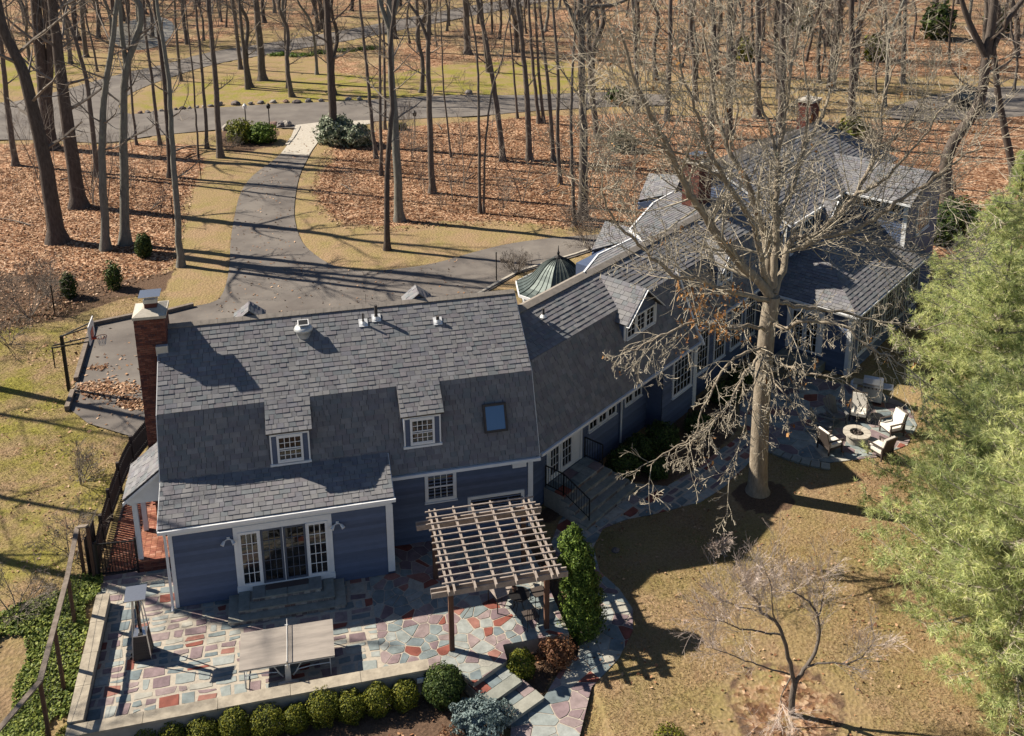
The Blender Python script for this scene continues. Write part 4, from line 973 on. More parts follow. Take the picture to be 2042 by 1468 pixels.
# small white gablet on the front slope
for s in (-1, 1):
    v = np.array([-s*.8, 0, .75]); L = np.linalg.norm(v); v /= L
    rp(23.6+s*1.0, -.6, 5.35, (0, 1, 0), v, [(0, 0), (1.9, 0), (2.6, L+.12), (0, L+.12)], 90+s, thick=.08, deckname='dormer_roof')
    b = MB(); b.bar(Wp(23.6+s*1.0, -.63, 5.30), Wp(23.6, -.63, 6.2), .04, .16, up=dN); part('rake_board', b, MT['trim'], house)
wpoly([(22.75, -.35, 3.4), (24.45, -.35, 3.4), (24.45, -.35, 5.4), (23.6, -.35, 6.1), (22.75, -.35, 5.4)], (0, 1.2, 0), 'dormer_wall', 'siding')
window(WF(23.6, -.35), -.5, .5, 4.0, 5.3, 3, 3, fr=.08, y=.01)
# chimney at the joint
ch2 = thing('brick_chimney', tuple(Wp(17.2, 4.0, 0)), 'brick chimney with a concrete crown and metal cap between the gable and the connector ridge', 'chimney')
c_ = Wp(17.2, 3.95, 0); M2 = WM.copy(); M2[:3, 3] = c_
brickwork(-.62, .62, -.45, .45, 5.8, 9.0, ch2, M=M2)
b = MB(); b.box(-.7, .7, -.52, .52, 9.0, 9.12); b.xf(M2); part('crown', b, MT['concrete'], ch2)
b = MB(); b.box(-.42, .42, -.25, .25, 9.1, 9.32); b.xf(M2); part('flue', b, MT['brick'], ch2); b = MB(); b.box(-.5, .3, -.3, .3, 9.40, 9.43); b.box(-.3, -.26, -.2, .2, 9.3, 9.4); b.box(.1, .14, -.2, .2, 9.3, 9.4); b.xf(M2); part('rain_cap', b, MT['steel'], ch2)
c_ = Wp(31.2, 4.6, 0); M3 = WM.copy(); M3[:3, 3] = c_
ch3 = thing('brick_chimney', tuple(c_), 'far brick chimney rising behind the end of the tallest ridge', 'chimney')
brickwork(-.6, .6, -.4, .4, 7.0, 9.3, ch3, M=M3); b = MB(); b.box(-.7, .7, -.5, .5, 9.3, 9.42); b.xf(M3); part('crown', b, MT['concrete'], ch3)
# ---- right upper wing: slope facing the sun
wv2 = np.array([3.0, 0, 1.05]); WL2 = np.linalg.norm(wv2); wv2 /= WL2
rp(26.2, -3.5, 5.95, (0, 1, 0), wv2, [(0, 0), (3.9, 0), (6.6, WL2), (0, WL2)], 91)
rp(32.2, -3.5, 5.95, (0, 1, 0), np.array([-wv2[0], 0, wv2[2]]), [(0, 0), (6.6, 0), (6.6, WL2), (0, WL2)], 92, tabs=False)
wpoly([(26.7, -3.2, -.5), (26.7, -3.2, 5.95), (29.2, -3.2, 6.8), (31.7, -3.2, 5.95), (31.7, -3.2, -.5)], (0, 6.6, 0), 'wall', 'siding')
MUd = WFd(26.69, 0)
siding([(-.3, 3.3), (3.2, 3.3), (3.2, 5.05), (-.3, 5.05)], MUd)
trimbox(MUd, 3.0, 3.22, 0, .06, 3.3, 5.95, 'corner_board'); trimbox(MUd, -.3, 3.0, 0, .05, 5.05, 5.14, 'trim_board'); trimbox(MUd, -.3, 3.0, 0, .055, 5.74, 5.86, 'trim_board')
for a in (-.25, .8, 1.9): window(MUd, a, a+1.0, 5.14, 5.74, 4, 1, fr=.05, y=.01)
b = MB(); b.bar(Wp(26.15, -3.5, 5.87), Wp(26.15, .4, 5.87), .1, .1); part('gutter', b, MT['gutter'], house)
siding([(26.7, 2.6), (31.7, 2.6), (31.7, 5.9), (29.2, 6.7), (26.7, 5.9)], WF(0, -3.21))
window(WF(0, -3.21), 28.2, 30.2, 3.6, 5.3, 6, 3, fr=.1, y=.01)
# ---- low hip roofed wing
hz, hn, hs = 2.88, -4.2, 18.06
fv = np.array([0, 3.6, 1.75]); FL = np.linalg.norm(fv); fv /= FL
rp(0, hn, hz, (1, 0, 0), fv, [(hs, 0), (27.75, 0), (27.75, FL*.36), (26.6, FL*.36), (26.6, FL), (hs+3.6, FL)], 95) if False else None
rp(0, hn, hz, (1, 0, 0), fv, [(hs, 0), (27.75, 0), (27.75, FL*.30), (26.6, FL), (hs+3.6, FL)], 95)
rp(hs, hn, hz, (0, 1, 0), np.array([3.6, 0, 1.75])/FL, [(0, 0), (4.6, 0), (4.6, FL), (3.6, FL)], 96)
wpoly([(18.38, -3.87, -.5), (27.5, -3.87, -.5), (27.5, -3.87, 2.8), (18.38, -3.87, 2.8)], (0, 4.4, 0), 'wall', 'siding')
wpoly([(hs+.1, hn+.1, 2.76), (27.7, hn+.1, 2.76), (27.7, .2, 2.76), (hs+.1, .2, 2.76)], (0, 0, .06), 'soffit', 'trim')
b = MB(); b.bar(Wp(hs-.04, hn, hz-.08), Wp(hs-.04, .4, hz-.08), .1, .1); part('gutter', b, MT['gutter'], house); b = MB(); b.bar(Wp(hs, hn-.04, hz-.08), Wp(27.75, hn-.04, hz-.08), .1, .1); part('gutter', b, MT['gutter'], house)
ML = WFd(18.36, 0)
siding([(-.2, -.4), (.75, -.4), (.75, 2.55), (-.2, 2.55)], ML); siding([(2.55, -.4), (3.89, -.4), (3.89, 2.55), (2.55, 2.55)], ML)
trimbox(ML, -.2, 3.89, 0, .05, 2.55, 2.78, 'frieze_board'); trimbox(ML, 3.72, 3.91, 0, .06, -.4, 2.55, 'corner_board')
trimbox(ML, .72, .92, 0, .07, .2, 2.5, 'door_casing'); trimbox(ML, 2.36, 2.58, 0, .07, .2, 2.5, 'door_casing'); trimbox(ML, .92, 2.36, 0, .069, 2.3, 2.5, 'door_casing')
window(ML, .94, 1.63, .22, 2.28, 3, 5, fr=.09, name='glass_door', sill=False, y=.01); window(ML, 1.66, 2.35, .22, 2.28, 3, 5, fr=.09, name='glass_door', sill=False, y=.01)
b = MB(); wbox(b, ML, .6, 2.8, .0, .9, -.45, .0); part('door_step', b, MT['tread'], house)
MQ = WF(0, -3.89)
siding([(18.36, -.4), (27.5, -.4), (27.5, 2.7), (18.36, 2.7)], MQ); trimbox(MQ, 18.36, 18.55, 0, .06, -.4, 2.7, 'corner_board')
for a in (19.2, 20.9, 22.6, 24.3, 25.9): window(MQ, a, a+1.35, .3, 2.5, 4, 5, fr=.09, y=.01)
# ---- entrance landing of the connector with stone steps and iron rails
land = thing('entry_steps', tuple(Wp(2.9, .3, -.45)), 'stone landing and steps with black iron rails at the connector glass doors', 'steps')
def lp(x0, x1, n0, n1, z0, z1, name, mat):
    b = MB(); b.box(x0, x1, n0, n1, z0, z1); b.xf(WM); return part(name, b, MT[mat], land)
for i, (n0, z) in enumerate(((.10, .40), (-.2, .23), (-.5, .06), (-.8, -.11), (-1.1, -.28))):
    w = .15*i
    lp(1.5-w*.3, 4.1+w, n0+.03, 1.05 if i == 0 else n0+.5, -.6, z-.05, 'core', 'mortar')
    if i == 0:
        for a in range(5):
            for c2 in range(2): lp(1.5+a*.52+.01, 1.5+(a+1)*.52-.01, n0+c2*.47, n0+(c2+1)*.47-.015, z-.05, z+.0, 'tread', 'flag')
    else:
        for a in range(3):
            L = (2.6+1.3*w)/3; lp(1.5-w*.3+a*L+.008, 1.5-w*.3+(a+1)*L-.006, n0, n0+.40, z-.05, z, 'tread', 'tread')
    nr = 12
    for a in range(nr):
        L = (2.6+1.3*w-.06)/nr; lp(1.53-w*.3+a*L+.006, 1.53-w*.3+(a+1)*L-.006, n0+.01, n0+.06, z-.17 if i < 4 else -.46, z-.055, 'riser_stone', 'rubble')
def ironrail(parent, pts, h=.9, gap=.12, name='handrail'):
    b = MB(); b2 = MB()
    for p, q in zip(pts[:-1], pts[1:]):
        p, q = np.asarray(p, float), np.asarray(q, float); b.bar(p+[0, 0, h], q+[0, 0, h], .045, .03); b.bar(p+[0, 0, .1], q+[0, 0, .1], .03, .02); b.bar(p, p+[0, 0, h], .04); b.bar(q, q+[0, 0, h], .04)
        L = np.linalg.norm(q-p); n = int(L/gap)
        for i in range(1, n): c = p+(q-p)*i/n; b2.bar(c+[0, 0, .1], c+[0, 0, h], .016)
    part(name, b, MT['iron'], parent); part('baluster', b2, MT['iron'], parent)
ironrail(land, [Wp(1.55, 1.0, .40), Wp(1.55, .15, .40), Wp(1.6, -1.0, -.2)]); ironrail(land, [Wp(4.05, 1.0, .40), Wp(4.05, .15, .40)])
# ---- write the shingles: the largest in view one by one, the rest as one piece
SH.sort(key=lambda t: t[0])
for d_, top, bot in SH[:300]:
    c = np.mean(top, 0); b = MB(); n = len(top)
    b.add([p-c for p in bot+top], [tuple(range(n, 2*n))]+[(i, (i+1) % n, n+(i+1) % n, n+i) for i in range(n)]); me = b.mesh('shingle'); me.materials.append(MT['shingle'])
    o = bpy.data.objects.new('shingle', me); C.objects.link(o); o.parent = house; o.location = Vector(c)-house.location
b = MB()
for d_, top, bot in SH[300:]:
    n = len(top); b.add(bot+top, [tuple(range(n, 2*n))]+[(i, (i+1) % n, n+(i+1) % n, n+i) for i in range(n)])
part('shingle', b, MT['shingle'], house, kind='stuff')
print('shingles', len(SH))
# ------------------------------------------------------------------ terrace walls
def wallthing(name, P0, P1, w, zb, zt, label, capw=.42, L=1.25, cat='wall'):
    P0, P1 = np.asarray(P0, float), np.asarray(P1, float); d = P1-P0; LL = np.linalg.norm(d); d = d/LL; ang = math.atan2(d[1], d[0])
    t = thing(name, (float(P0[0]+P1[0])/2, float(P0[1]+P1[1])/2, zb), label, cat)
    M = np.eye(4); M[:3, 0] = (d[0], d[1], 0); M[:3, 1] = (-d[1], d[0], 0); M[:3, 3] = (P0[0], P0[1], 0)
    b = MB(); b.box(0, LL, -w/2, w/2, zb, zt-.07); b.xf(M); part('wall_body', b, MT['render'], t)
    n = max(1, int(round(LL/L)))
    for i in range(n):
        b = MB(); j = random.uniform(-.006, .006); b.box(LL*i/n+.006, LL*(i+1)/n-.006, -capw/2+j, capw/2+j, zt-.07, zt+random.uniform(-.004, .004)); b.xf(M); part('coping_stone', b, MT['coping'], t)
    return t
wallthing('terrace_wall', (-2.30, .75), (-2.30, -4.45), .36, -.8, .40, 'low weathered stone wall along the left edge of the flagstone terrace')
wallthing('terrace_wall', (-2.50, -4.72), (7.55, -4.62), .36, -.9, .36, 'long low stone wall between the terrace and the row of clipped bushes', L=2.0)
b = MB(); b.box(7.15, 7.42, -4.90, -4.84, -.02, .12); solo('wall_lamp', b, MT['bulbwhite'], (7.28, -4.87, 0), 'small white lamp box fixed to the outer face of the long terrace wall', 'lamp')
# front steps from the terrace to the path
gs = thing('garden_steps', (9.7, -5.7, -.45), 'three wide stone slab steps leading from the pergola terrace down to the path', 'steps')
e = [((8.70, -5.22), (9.82, -4.70), .01), ((9.10, -5.98), (10.20, -5.37), -.14), ((9.56, -6.58), (10.72, -5.97), -.29)]
for i, (a, c_, z) in enumerate(e):
    a, c_ = np.array(a), np.array(c_); d = (c_-a)/np.linalg.norm(c_-a); bk_ = np.array([-d[1], d[0]]); D = .98 if i else .42
    P = [a, c_, c_+bk_*D, a+bk_*D]
    b = MB(); b.prism([(*p, -.8) for p in P], (0, 0, z-.055+.8)); part('core', b, MT['mortar'], gs)
    P = [a-bk_*.03, c_-bk_*.03, c_+bk_*.36, a+bk_*.36]
    b = MB(); b.prism([(*p, z-.06) for p in P], (0, 0, .06)); part('tread', b, MT['tread'], gs)
    if i:
        n = 3; w = np.linalg.norm(c_-a)/n
        for k in range(n):
            P = [a+d*(k*w+.015)+bk_*.38, a+d*((k+1)*w-.015)+bk_*.38, a+d*((k+1)*w-.015)+bk_*D, a+d*(k*w+.015)+bk_*D]
            b = MB(); b.prism([(*p, z-.06) for p in P], (0, 0, .055)); part('tread_stone', b, MT['flag'], gs)
# ------------------------------------------------------------------ pergola
pg = thing('pergola', (9.95, -2.0, 0), 'weathered cedar pergola with crossed rafters and battens over the terrace', 'pergola')
ZT = 2.26
for x, y in ((8.37, -3.86), (11.42, -3.62), (8.37, -.55), (11.42, -.55)):
    b = MB(); b.box(x-.075, x+.075, y-.075, y+.075, 0, ZT); part('post', b, MT['post'], pg)
for y in (-3.88, -.62):
    for s in (-.095, .095):
        b = MB(); b.box(7.78, 12.0, y+s-.022, y+s+.022, ZT-.17, ZT+.02)
        part('beam', b, MT['pergola'], pg)
for x in (8.28, 8.46, 9.09, 9.72, 10.35, 10.98, 11.46, 11.64):
    b = MB(); b.box(x-.026, x+.026, -4.22, -.16, ZT+.021, ZT+.17); part('rafter', b, MT['pergola'], pg)
for k in range(12):
    y = -.32-k*.322; b = MB(); j = random.uniform(-.03, .03); b.box(8.10+j, 11.80+j, y-.02, y+.02, ZT+.171, ZT+.215); part('batten', b, MT['pergola'], pg)
# ------------------------------------------------------------------ table tennis table (measured corners)
tt = thing('ping_pong_table', (3.5, -3.3, 0), 'sun-faded outdoor ping pong table with net on the terrace', 'table', rz=-.013)
M = np.array(Matrix.Translation((2.13, -2.52, 0)) @ Matrix.Rotation(-.013, 4, 'Z'))
def tbx(x0, x1, y0, y1, z0, z1, name, mat, par=tt):
    b = MB(); b.box(x0, x1, y0, y1, z0, z1); b.xf(M)
    return part(name, b, MT[mat], par)
for a, c_ in ((0, 1.362), (1.378, 2.74)): 
    o = tbx(a, c_, -1.525, 0, .735, .76, 'tabletop', 'tabletop')
    for (x0, x1, y0, y1) in ((a+.01, c_-.01, -1.527, -1.505), (a+.01, c_-.01, -.02, .002)): tbx(x0, x1, y0, y1, .70, .733, 'edge_frame', 'lightmetal')
def ttube(pts, r, name, mat='lightmetal'):
    b = MB(); b.tube(pts, r, 6); b.xf(M); return part(name, b, MT[mat], tt)
for x in (.14, 2.6):
    for y in (-1.42, -.12): ttube([(x, y, .72), (x, y, .0)], .02, 'leg')
    ttube([(x, -1.42, .1), (x, -.12, .1)], .016, 'leg_brace'); 
for x0, x1 in ((.14, 1.22), (2.6, 1.52)):
    for y in (-1.42, -.12): ttube([(x0, y, .45), ((x0+x1)/2, y, .45), (x1-.15*np.sign(x1-x0), y, .40), (x1, y, .22)], .017, 'strut'); ttube([(x1-.3*np.sign(x1-x0), y, .72), (x1, y, .2)], .015, 'strut')
b = MB()
for y in (-1.60, .06):
    b.prism([(1.28, y, .12), (1.46, y, .12), (1.44, y, .74), (1.30, y, .74)], (0, .04, 0)); b.prism([(1.05, y-.03, .04), (1.69, y-.03, .04), (1.66, y-.03, .12), (1.47, y-.03, .17), (1.27, y-.03, .17), (1.08, y-.03, .12)], (0, .1, 0))
b.box(1.33, 1.41, -1.6, .08, .1, .18); b.xf(M); part('undercarriage', b, MT['lightmetal'], tt)
b = MB()
for x in (1.1, 1.64):
    for y in (-1.57, .08): b.lathe([(.0, -.02), (.05, -.02), (.05, .02), (0, .02)], (0, 0, 0), 10); v = b.V[-1]; b.V[-1] = v[:, [0, 2, 1]]+np.array([x, y, .05])
b.xf(M); part('wheel', b, MT['black'], tt)
nets = MB(); nets.box(1.366, 1.374, -1.66, .13, .765, .785); nets.box(1.364, 1.376, -1.66, .13, .895, .912)
for k in range(60): y = -1.66+k*.03; nets.box(1.369, 1.371, y, y+.004, .785, .895)
for k in range(3): nets.box(1.369, 1.371, -1.66, .13, .81+k*.028, .813+k*.028)
nets.xf(M); part('net', nets, MT['net'], tt)
for y in (-1.66, .12): tbx(1.355, 1.385, y-.015, y+.015, .70, .93, 'net_post', 'steel')
# ------------------------------------------------------------------ patio heater (pyramid)
ht = thing('patio_heater', (-.82, -1.85, 0), 'tall pyramid patio heater of steel with a tilted square reflector', 'heater')
hx, hy = -.82, -1.85
b = MB(); b.add([(hx-.26, hy-.26, .03), (hx+.26, hy-.26, .03), (hx+.26, hy+.26, .03), (hx-.26, hy+.26, .03), (hx-.19, hy-.19, .82), (hx+.19, hy-.19, .82), (hx+.19, hy+.19, .82), (hx-.19, hy+.19, .82)], [(0, 1, 5, 4), (1, 2, 6, 5), (2, 3, 7, 6), (3, 0, 4, 7), (4, 5, 6, 7)]); part('burner_housing', b, MT['wicker'], ht)
b = MB()
for k in range(5):
    for j in range(6):
        z = .22+k*.09; w = .26-.07*(z/.82); x = -w*.6+j*w*.24; b.box(hx+x, hx+x+.02, hy-w-.004, hy-w+.01, z, z+.045)
part('vent_slot', b, MT['black'], ht)
for sx in (-1, 1):
    for sy in (-1, 1):
        b = MB(); b.bar((hx+sx*.27, hy+sy*.27, 0), (hx+sx*.105, hy+sy*.105, 2.12), .03); part('frame_bar', b, MT['steel'], ht)
b = MB(); b.tube([(hx, hy, .84), (hx, hy, 2.0)], .055, 12); part('glass_tube', b, MT['glass'], ht)
b = MB(); b.box(hx-.19, hx+.19, hy-.19, hy+.19, .825, .86); part('control_panel', b, MT['steel'], ht); b = MB(); b.box(hx-.05, hx+.06, hy-.19, hy-.10, .86, .89); part('control_knob', b, MT['black'], ht)
b = MB(); b.prism([(hx-.30, hy-.29, 2.18), (hx+.30, hy-.29, 2.18), (hx+.30, hy+.29, 2.26), (hx-.30, hy+.29, 2.26)], (0, 0, .025)); b.box(hx-.14, hx+.14, hy-.14, hy+.14, 2.08, 2.19); part('reflector', b, MT['steel'], ht)
for y in (-.12, .04): b = MB(); b.lathe([(0, -.015), (.05, -.015), (.05, .015), (0, .015)], (0, 0, 0), 10); v = b.V[-1]; b.V[-1] = v[:, [0, 2, 1]]+np.array([hx-.32, hy+y, .05]); part('wheel', b, MT['black'], ht)
# ------------------------------------------------------------------ bistro set under the pergola
def metal_chair(x, y, rz, label):
    t = thing('garden_chair', (x, y, 0), label, 'chair', 'dark metal chairs under the pergola', rz)
    M = np.array(Matrix.Translation((x, y, 0)) @ Matrix.Rotation(rz, 4, 'Z'))
    for sx in (-.2, .2):
        for sy in (-.2, .2): b = MB(); b.tube([(sx, sy, 0), (sx*.9, sy*.9, .44)], .012, 5); b.xf(M); part('leg', b, MT['iron'], t)
    b = MB(); b.box(-.22, .22, -.22, .22, .43, .455); b.xf(M); part('seat', b, MT['wicker'], t)
    b = MB(); b.tube([(-.2, .2, .44), (-.21, .26, .88), (.21, .26, .88), (.2, .2, .44)], .013, 5)
    for k in range(5): b.bar((-.14+k*.07, .215, .47), (-.14+k*.07, .258, .87), .01)
    b.xf(M); part('backrest', b, MT['iron'], t)
def round_table(x, y, r, h, label, top='iron', z0=0, group=None):
    t = thing('round_table', (x, y, z0), label, 'table', group)
    b = MB(); b.lathe([(0, h-.03), (r, h-.03), (r, h), (0, h)], (x, y, z0), 28); part('tabletop', b, MT[top], t)
    for k in range(4): a = rad(45+90*k); b = MB(); b.tube([(x+.75*r*math.cos(a), y+.75*r*math.sin(a), z0), (x+.3*r*math.cos(a), y+.3*r*math.sin(a), z0+h*.5), (x+.6*r*math.cos(a), y+.6*r*math.sin(a), z0+h-.03)], .013, 5); part('leg', b, MT['iron'], t)
round_table(10.75, -2.75, .34, .70, 'small round dark metal table under the pergola')
b = MB(); b.ball((10.62, -2.6, .82), .09, 8, 6); b.tube([(10.62, -2.6, .70), (10.62, -2.6, .85)], .05, 8); solo('flower_pot', b, MT['post'], (10.62, -2.6, .70), 'little brown plant pot standing on the round pergola table', 'flower pot')
metal_chair(10.35, -2.05, .5, 'dark metal chair behind the round table under the pergola'); metal_chair(10.95, -3.45, 3.3, 'dark metal chair between the round table and the right pergola post'); metal_chair(11.45, -2.5, -1.4, 'dark metal chair on the hedge side of the round pergola table')
sq = thing('side_table', (10.2, -2.35, 0), 'pale square topped side table beside the pergola chairs', 'table')
b = MB(); b.obox((10.25, -2.3, .62), (.33, .1, 0), (-.1, .33, 0), (0, 0, .015)); part('tabletop', b, MT['pergola'], sq)
for sx in (-1, 1):
    for sy in (-1, 1): b = MB(); p = np.array([10.25, -2.3, 0])+sx*np.array([.29, .09, 0])+sy*np.array([-.09, .29, 0]); b.bar(p, p+[0, 0, .60], .03); part('leg', b, MT['iron'], sq)
# ------------------------------------------------------------------ left fences and gate
gt = thing('iron_gate', (-2.0, 2.12, 0), 'black iron picket gate between the terrace and the brick walk', 'gate')
A, B = np.array([-2.62, 2.16, .02]), np.array([-1.42, 2.08, .02])
for k in range(13): p = A+(B-A)*k/12; b = MB(); b.box(p[0]-.012, p[0]+.012, p[1]-.012, p[1]+.012, .08, 1.28); part('picket', b, MT['iron'], gt)
for z in (.1, 1.26): b = MB(); b.bar(A+[0, 0, z], B+[0, 0, z], .035, .04); part('gate_rail', b, MT['iron'], gt)
for p in (A+[-.03, 0, 0], B+[.03, 0, 0]): b = MB(); b.bar(p, p+[0, 0, 1.38], .06); part('gate_post', b, MT['iron'], gt)
pf = thing('picket_fence', (-2.6, 6.2, 0), 'dark stained picket fence curving along the brick walk beside the porch', 'fence')
F = smoothline([np.array([-2.72, 2.2, 0]), np.array([-2.74, 4.2, 0]), np.array([-2.66, 6.1, 0]), np.array([-2.45, 8.4, 0]), np.array([-1.9, 10.2, 0])], 5)
me0 = None; me1 = None
for a, c_ in zip(F[:-1], F[1:]):
    d = c_-a; L = np.linalg.norm(d); n = int(round(L/.115)); ang = math.atan2(d[1], d[0])
    for k in range(n):
        p = a+d*(k+.5)/n
        if me0 is None: m_ = MB(); m_.prism([(-.04, -.011, .06), (.04, -.011, .06), (.04, -.011, 1.16), (0, -.011, 1.22), (-.04, -.011, 1.16)], (0, .022, 0)); me0 = m_.mesh('picket'); me0.materials.append(MT['fence'])
        o = bpy.data.objects.new('picket', me0); C.objects.link(o); o.parent = pf; o.location = Vector(p)-pf.location; o.rotation_euler = (0, 0, ang)
    for z in (.3, .95): b = MB(); b.bar(a+[0, 0, z]+np.array([d[1], -d[0], 0])/L*.03, c_+[0, 0, z]+np.array([d[1], -d[0], 0])/L*.03, .04, .08); part('fence_rail', b, MT['fence'], pf)
for i in range(0, len(F), 4): b = MB(); b.box(F[i][0]-.06, F[i][0]+.06, F[i][1]-.06, F[i][1]+.06, 0, 1.32); part('fence_post', b, MT['fence'], pf)
bf = thing('board_fence', (-2.85, 2.2, 0), 'short run of dark boards at the gate corner', 'fence')
for k in range(7): b = MB(); x = -3.0+k*.02; y = 2.15+k*.16; b.box(x, x+.03, y, y+.14, -.2, 1.55-.03*(k % 2)); part('board', b, MT['fence'], bf)
rf = thing('rail_fence', (-3.1, -1.0, -.4), 'tall grey wooden post and rail fence with wire beside the ivy bank', 'fence')
RP = [(-2.82, 2.15, 2.05), (-3.2, 2.45, 1.86), (-3.12, .13, 1.74), (-3.08, -2.2, 1.78), (-3.10, -4.15, 1.66), (-3.9, -5.9, 1.7), (-4.6, -7.8, 1.7)]
for x, y, z in RP:
    b = MB(); b.box(x-.05, x+.05, y-.05, y+.05, -.9, z-.05); part('fence_post', b, MT['post'], rf)
for p, q in zip(RP[:-1], RP[1:]):
    b = MB(); b.bar(p, q, .15, .05); part('top_rail', b, MT['rail'], rf)
b = MB()
for p, q in zip(RP[1:-1], RP[2:]):
    for h in (.25, .6, .95, 1.3, 1.6): b.bar(np.array(p)-[0, 0, h], np.array(q)-[0, 0, h], .006)
part('wire', b, MT['iron'], rf, kind='stuff')
# ------------------------------------------------------------------ parking court edge timbers, hoop, leaves
def timber(p, q, label, w=.2, h=.24):
    p, q = np.asarray(p, float)*[1, 1, 0], np.asarray(q, float)*[1, 1, 0]; d = q-p; L = np.linalg.norm(d)
    t = thing('timber_edging', tuple((p+q)/2), label, 'edging')
    n = max(1, int(round(L/2.0)))
    for k in range(n):
        for z in (0.0, h/2): b = MB(); b.bar(p+d*(k+.004)/n+[0, 0, z+h/4], p+d*(k+.996)/n+[0, 0, z+h/4], w, h/2-.01); part('timber', b, MT['rail'], t)
c0, c1, c2, c3 = at(184, 652), at(153, 757), at(147, 800), at(136, 817)
timber(c0, at(152, 762), 'weathered timber edging along the left side of the parking court, behind the hoop'); timber(at(146, 785), at(134, 820), 'short timber edging by the foot of the basketball pole')
timber(at(186, 650), at(272, 632), 'timber edging along the back of the parking court left of the chimney'); timber(at(330, 626), at(386, 612), 'timber edging between the chimney and the drive')
hp = at(138, 779); hx, hy = hp[0], hp[1]
hoop = thing('basketball_hoop', (hx, hy, 0), 'basketball hoop on a dark square pole at the edge of the parking court', 'basketball hoop')
def hb(x0, x1, y0, y1, z0, z1, nm, mt): b = MB(); b.box(hx+x0, hx+x1, hy+y0, hy+y1, z0, z1); return part(nm, b, MT[mt], hoop)
hb(-.07, .07, -.07, .07, 0, 2.75, 'pole', 'iron')
bx = 1.25
hb(bx, bx+.04, -.62, .62, 2.42, 3.3, 'backboard', 'bulbwhite'); hb(bx+.051, bx+.056, -.3, .3, 2.5, 2.95, 'target_square', 'red')
for y in (-.25, .25):
    b = MB(); b.bar((hx, hy, 2.72), (hx+bx, hy+y, 3.15), .05); part('support_arm', b, MT['iron'], hoop); b = MB(); b.bar((hx-.45, hy+y*.5, 2.25), (hx+bx, hy+y, 2.45), .05); part('support_arm', b, MT['iron'], hoop)
b = MB(); b.tube([(hx-.45, hy, 2.25), (hx-.45, hy, 1.2), (hx-.1, hy, 1.2)], .03, 6); part('height_crank', b, MT['iron'], hoop)
b = MB(); a = np.linspace(0, 2*math.pi, 21); b.tube(np.stack([hx+bx+.42+.225*np.cos(a), hy+.225*np.sin(a), np.full(21, 2.5)], 1), .014, 5, cap=False); b.box(hx+bx+.05, hx+bx+.2, hy-.08, hy+.08, 2.44, 2.52); rim = part('rim', b, MT['red'], hoop)
b = MB()
for k in range(10): aa = k*math.pi/5; b.bar((hx+bx+.42+.22*math.cos(aa), hy+.22*math.sin(aa), 2.49), (hx+bx+.42+.13*math.cos(aa+.3), hy+.13*math.sin(aa+.3), 2.1), .012); b.bar((hx+bx+.42+.22*math.cos(aa), hy+.22*math.sin(aa), 2.49), (hx+bx+.42+.13*math.cos(aa-.3), hy+.13*math.sin(aa-.3), 2.1), .012)
part('hoop_net', b, MT['net'], hoop)
def leaves(pts, size, mat, name='fallen_leaves', flat=.35):
    pts = np.asarray(pts); n = len(pts); a = RNG.random(n)*2*math.pi; t = RNG.normal(0, flat, (n, 2)); s = size*(.6+.8*RNG.random(n))
    u = np.stack([np.cos(a), np.sin(a), t[:, 0]], 1)*s[:, None]; v = np.stack([-np.sin(a), np.cos(a), t[:, 1]], 1)*s[:, None]*.62
    V = np.stack([pts-u, pts-v*.9, pts+u, pts+v], 1); b = MB(); b.quads(V.reshape(-1, 3), np.arange(4*n).reshape(-1, 4)); return b
def scatter_in(cx, cy, rx, ry, ang, n, z=.045):
    r = np.sqrt(RNG.random(n)); a = RNG.random(n)*2*math.pi; g = RNG.normal(1, .22, n); x = r*np.cos(a)*rx*g; y = r*np.sin(a)*ry*g; c, s = math.cos(ang), math.sin(ang)
    return np.stack([cx+c*x-s*y, cy+s*x+c*y, z+RNG.random(n)*.05*(1-r*.8)], 1)
q1 = at(212, 778); q2 = at(262, 806); q3 = at(196, 735)
P = np.concatenate([scatter_in(q1[0], q1[1], 1.5, .8, -.35, 700), scatter_in(q2[0], q2[1], .9, .4, -.7, 330), scatter_in(q3[0], q3[1], .5, .3, 0, 60), scatter_in(-4, 16, 2.5, 6, 0, 120)])
o = part('leaf_drift', leaves(P, .085, None), MT['leaf']); tag(o, 'drift of brown fallen leaves lying on the parking court', 'leaves', kind='stuff')
# ------------------------------------------------------------------ side patio: fire pit, chairs, grill
PZ = -.43
fx, fy = at(1709, 861, PZ+.45)[:2]
fp = thing('fire_pit', (fx, fy, PZ), 'round stone topped fire pit in the middle of the side patio chairs', 'fire pit')
b = MB(); b.lathe([(.40, 0), (.42, .38)], (fx, fy, PZ), 28); part('base', b, MT['render'], fp)
for k in range(12): 
    a0, a1 = k*math.pi/6+.015, (k+1)*math.pi/6-.015; b = MB(); P = [(fx+r*math.cos(a), fy+r*math.sin(a), PZ+.38) for r, a in ((.30, a0), (.56, a0), (.565, (a0+a1)/2), (.56, a1), (.30, a1))]; b.prism(P, (0, 0, .07)); part('rim_stone', b, MT['concrete'], fp)
b = MB()
for k in range(26): r = .25*math.sqrt(random.random()); a = random.random()*6.28; b.ball((fx+r*math.cos(a), fy+r*math.sin(a), PZ+.36), random.uniform(.03, .06), 6, 4)
part('lava_rock', b, MT['wicker'], fp)
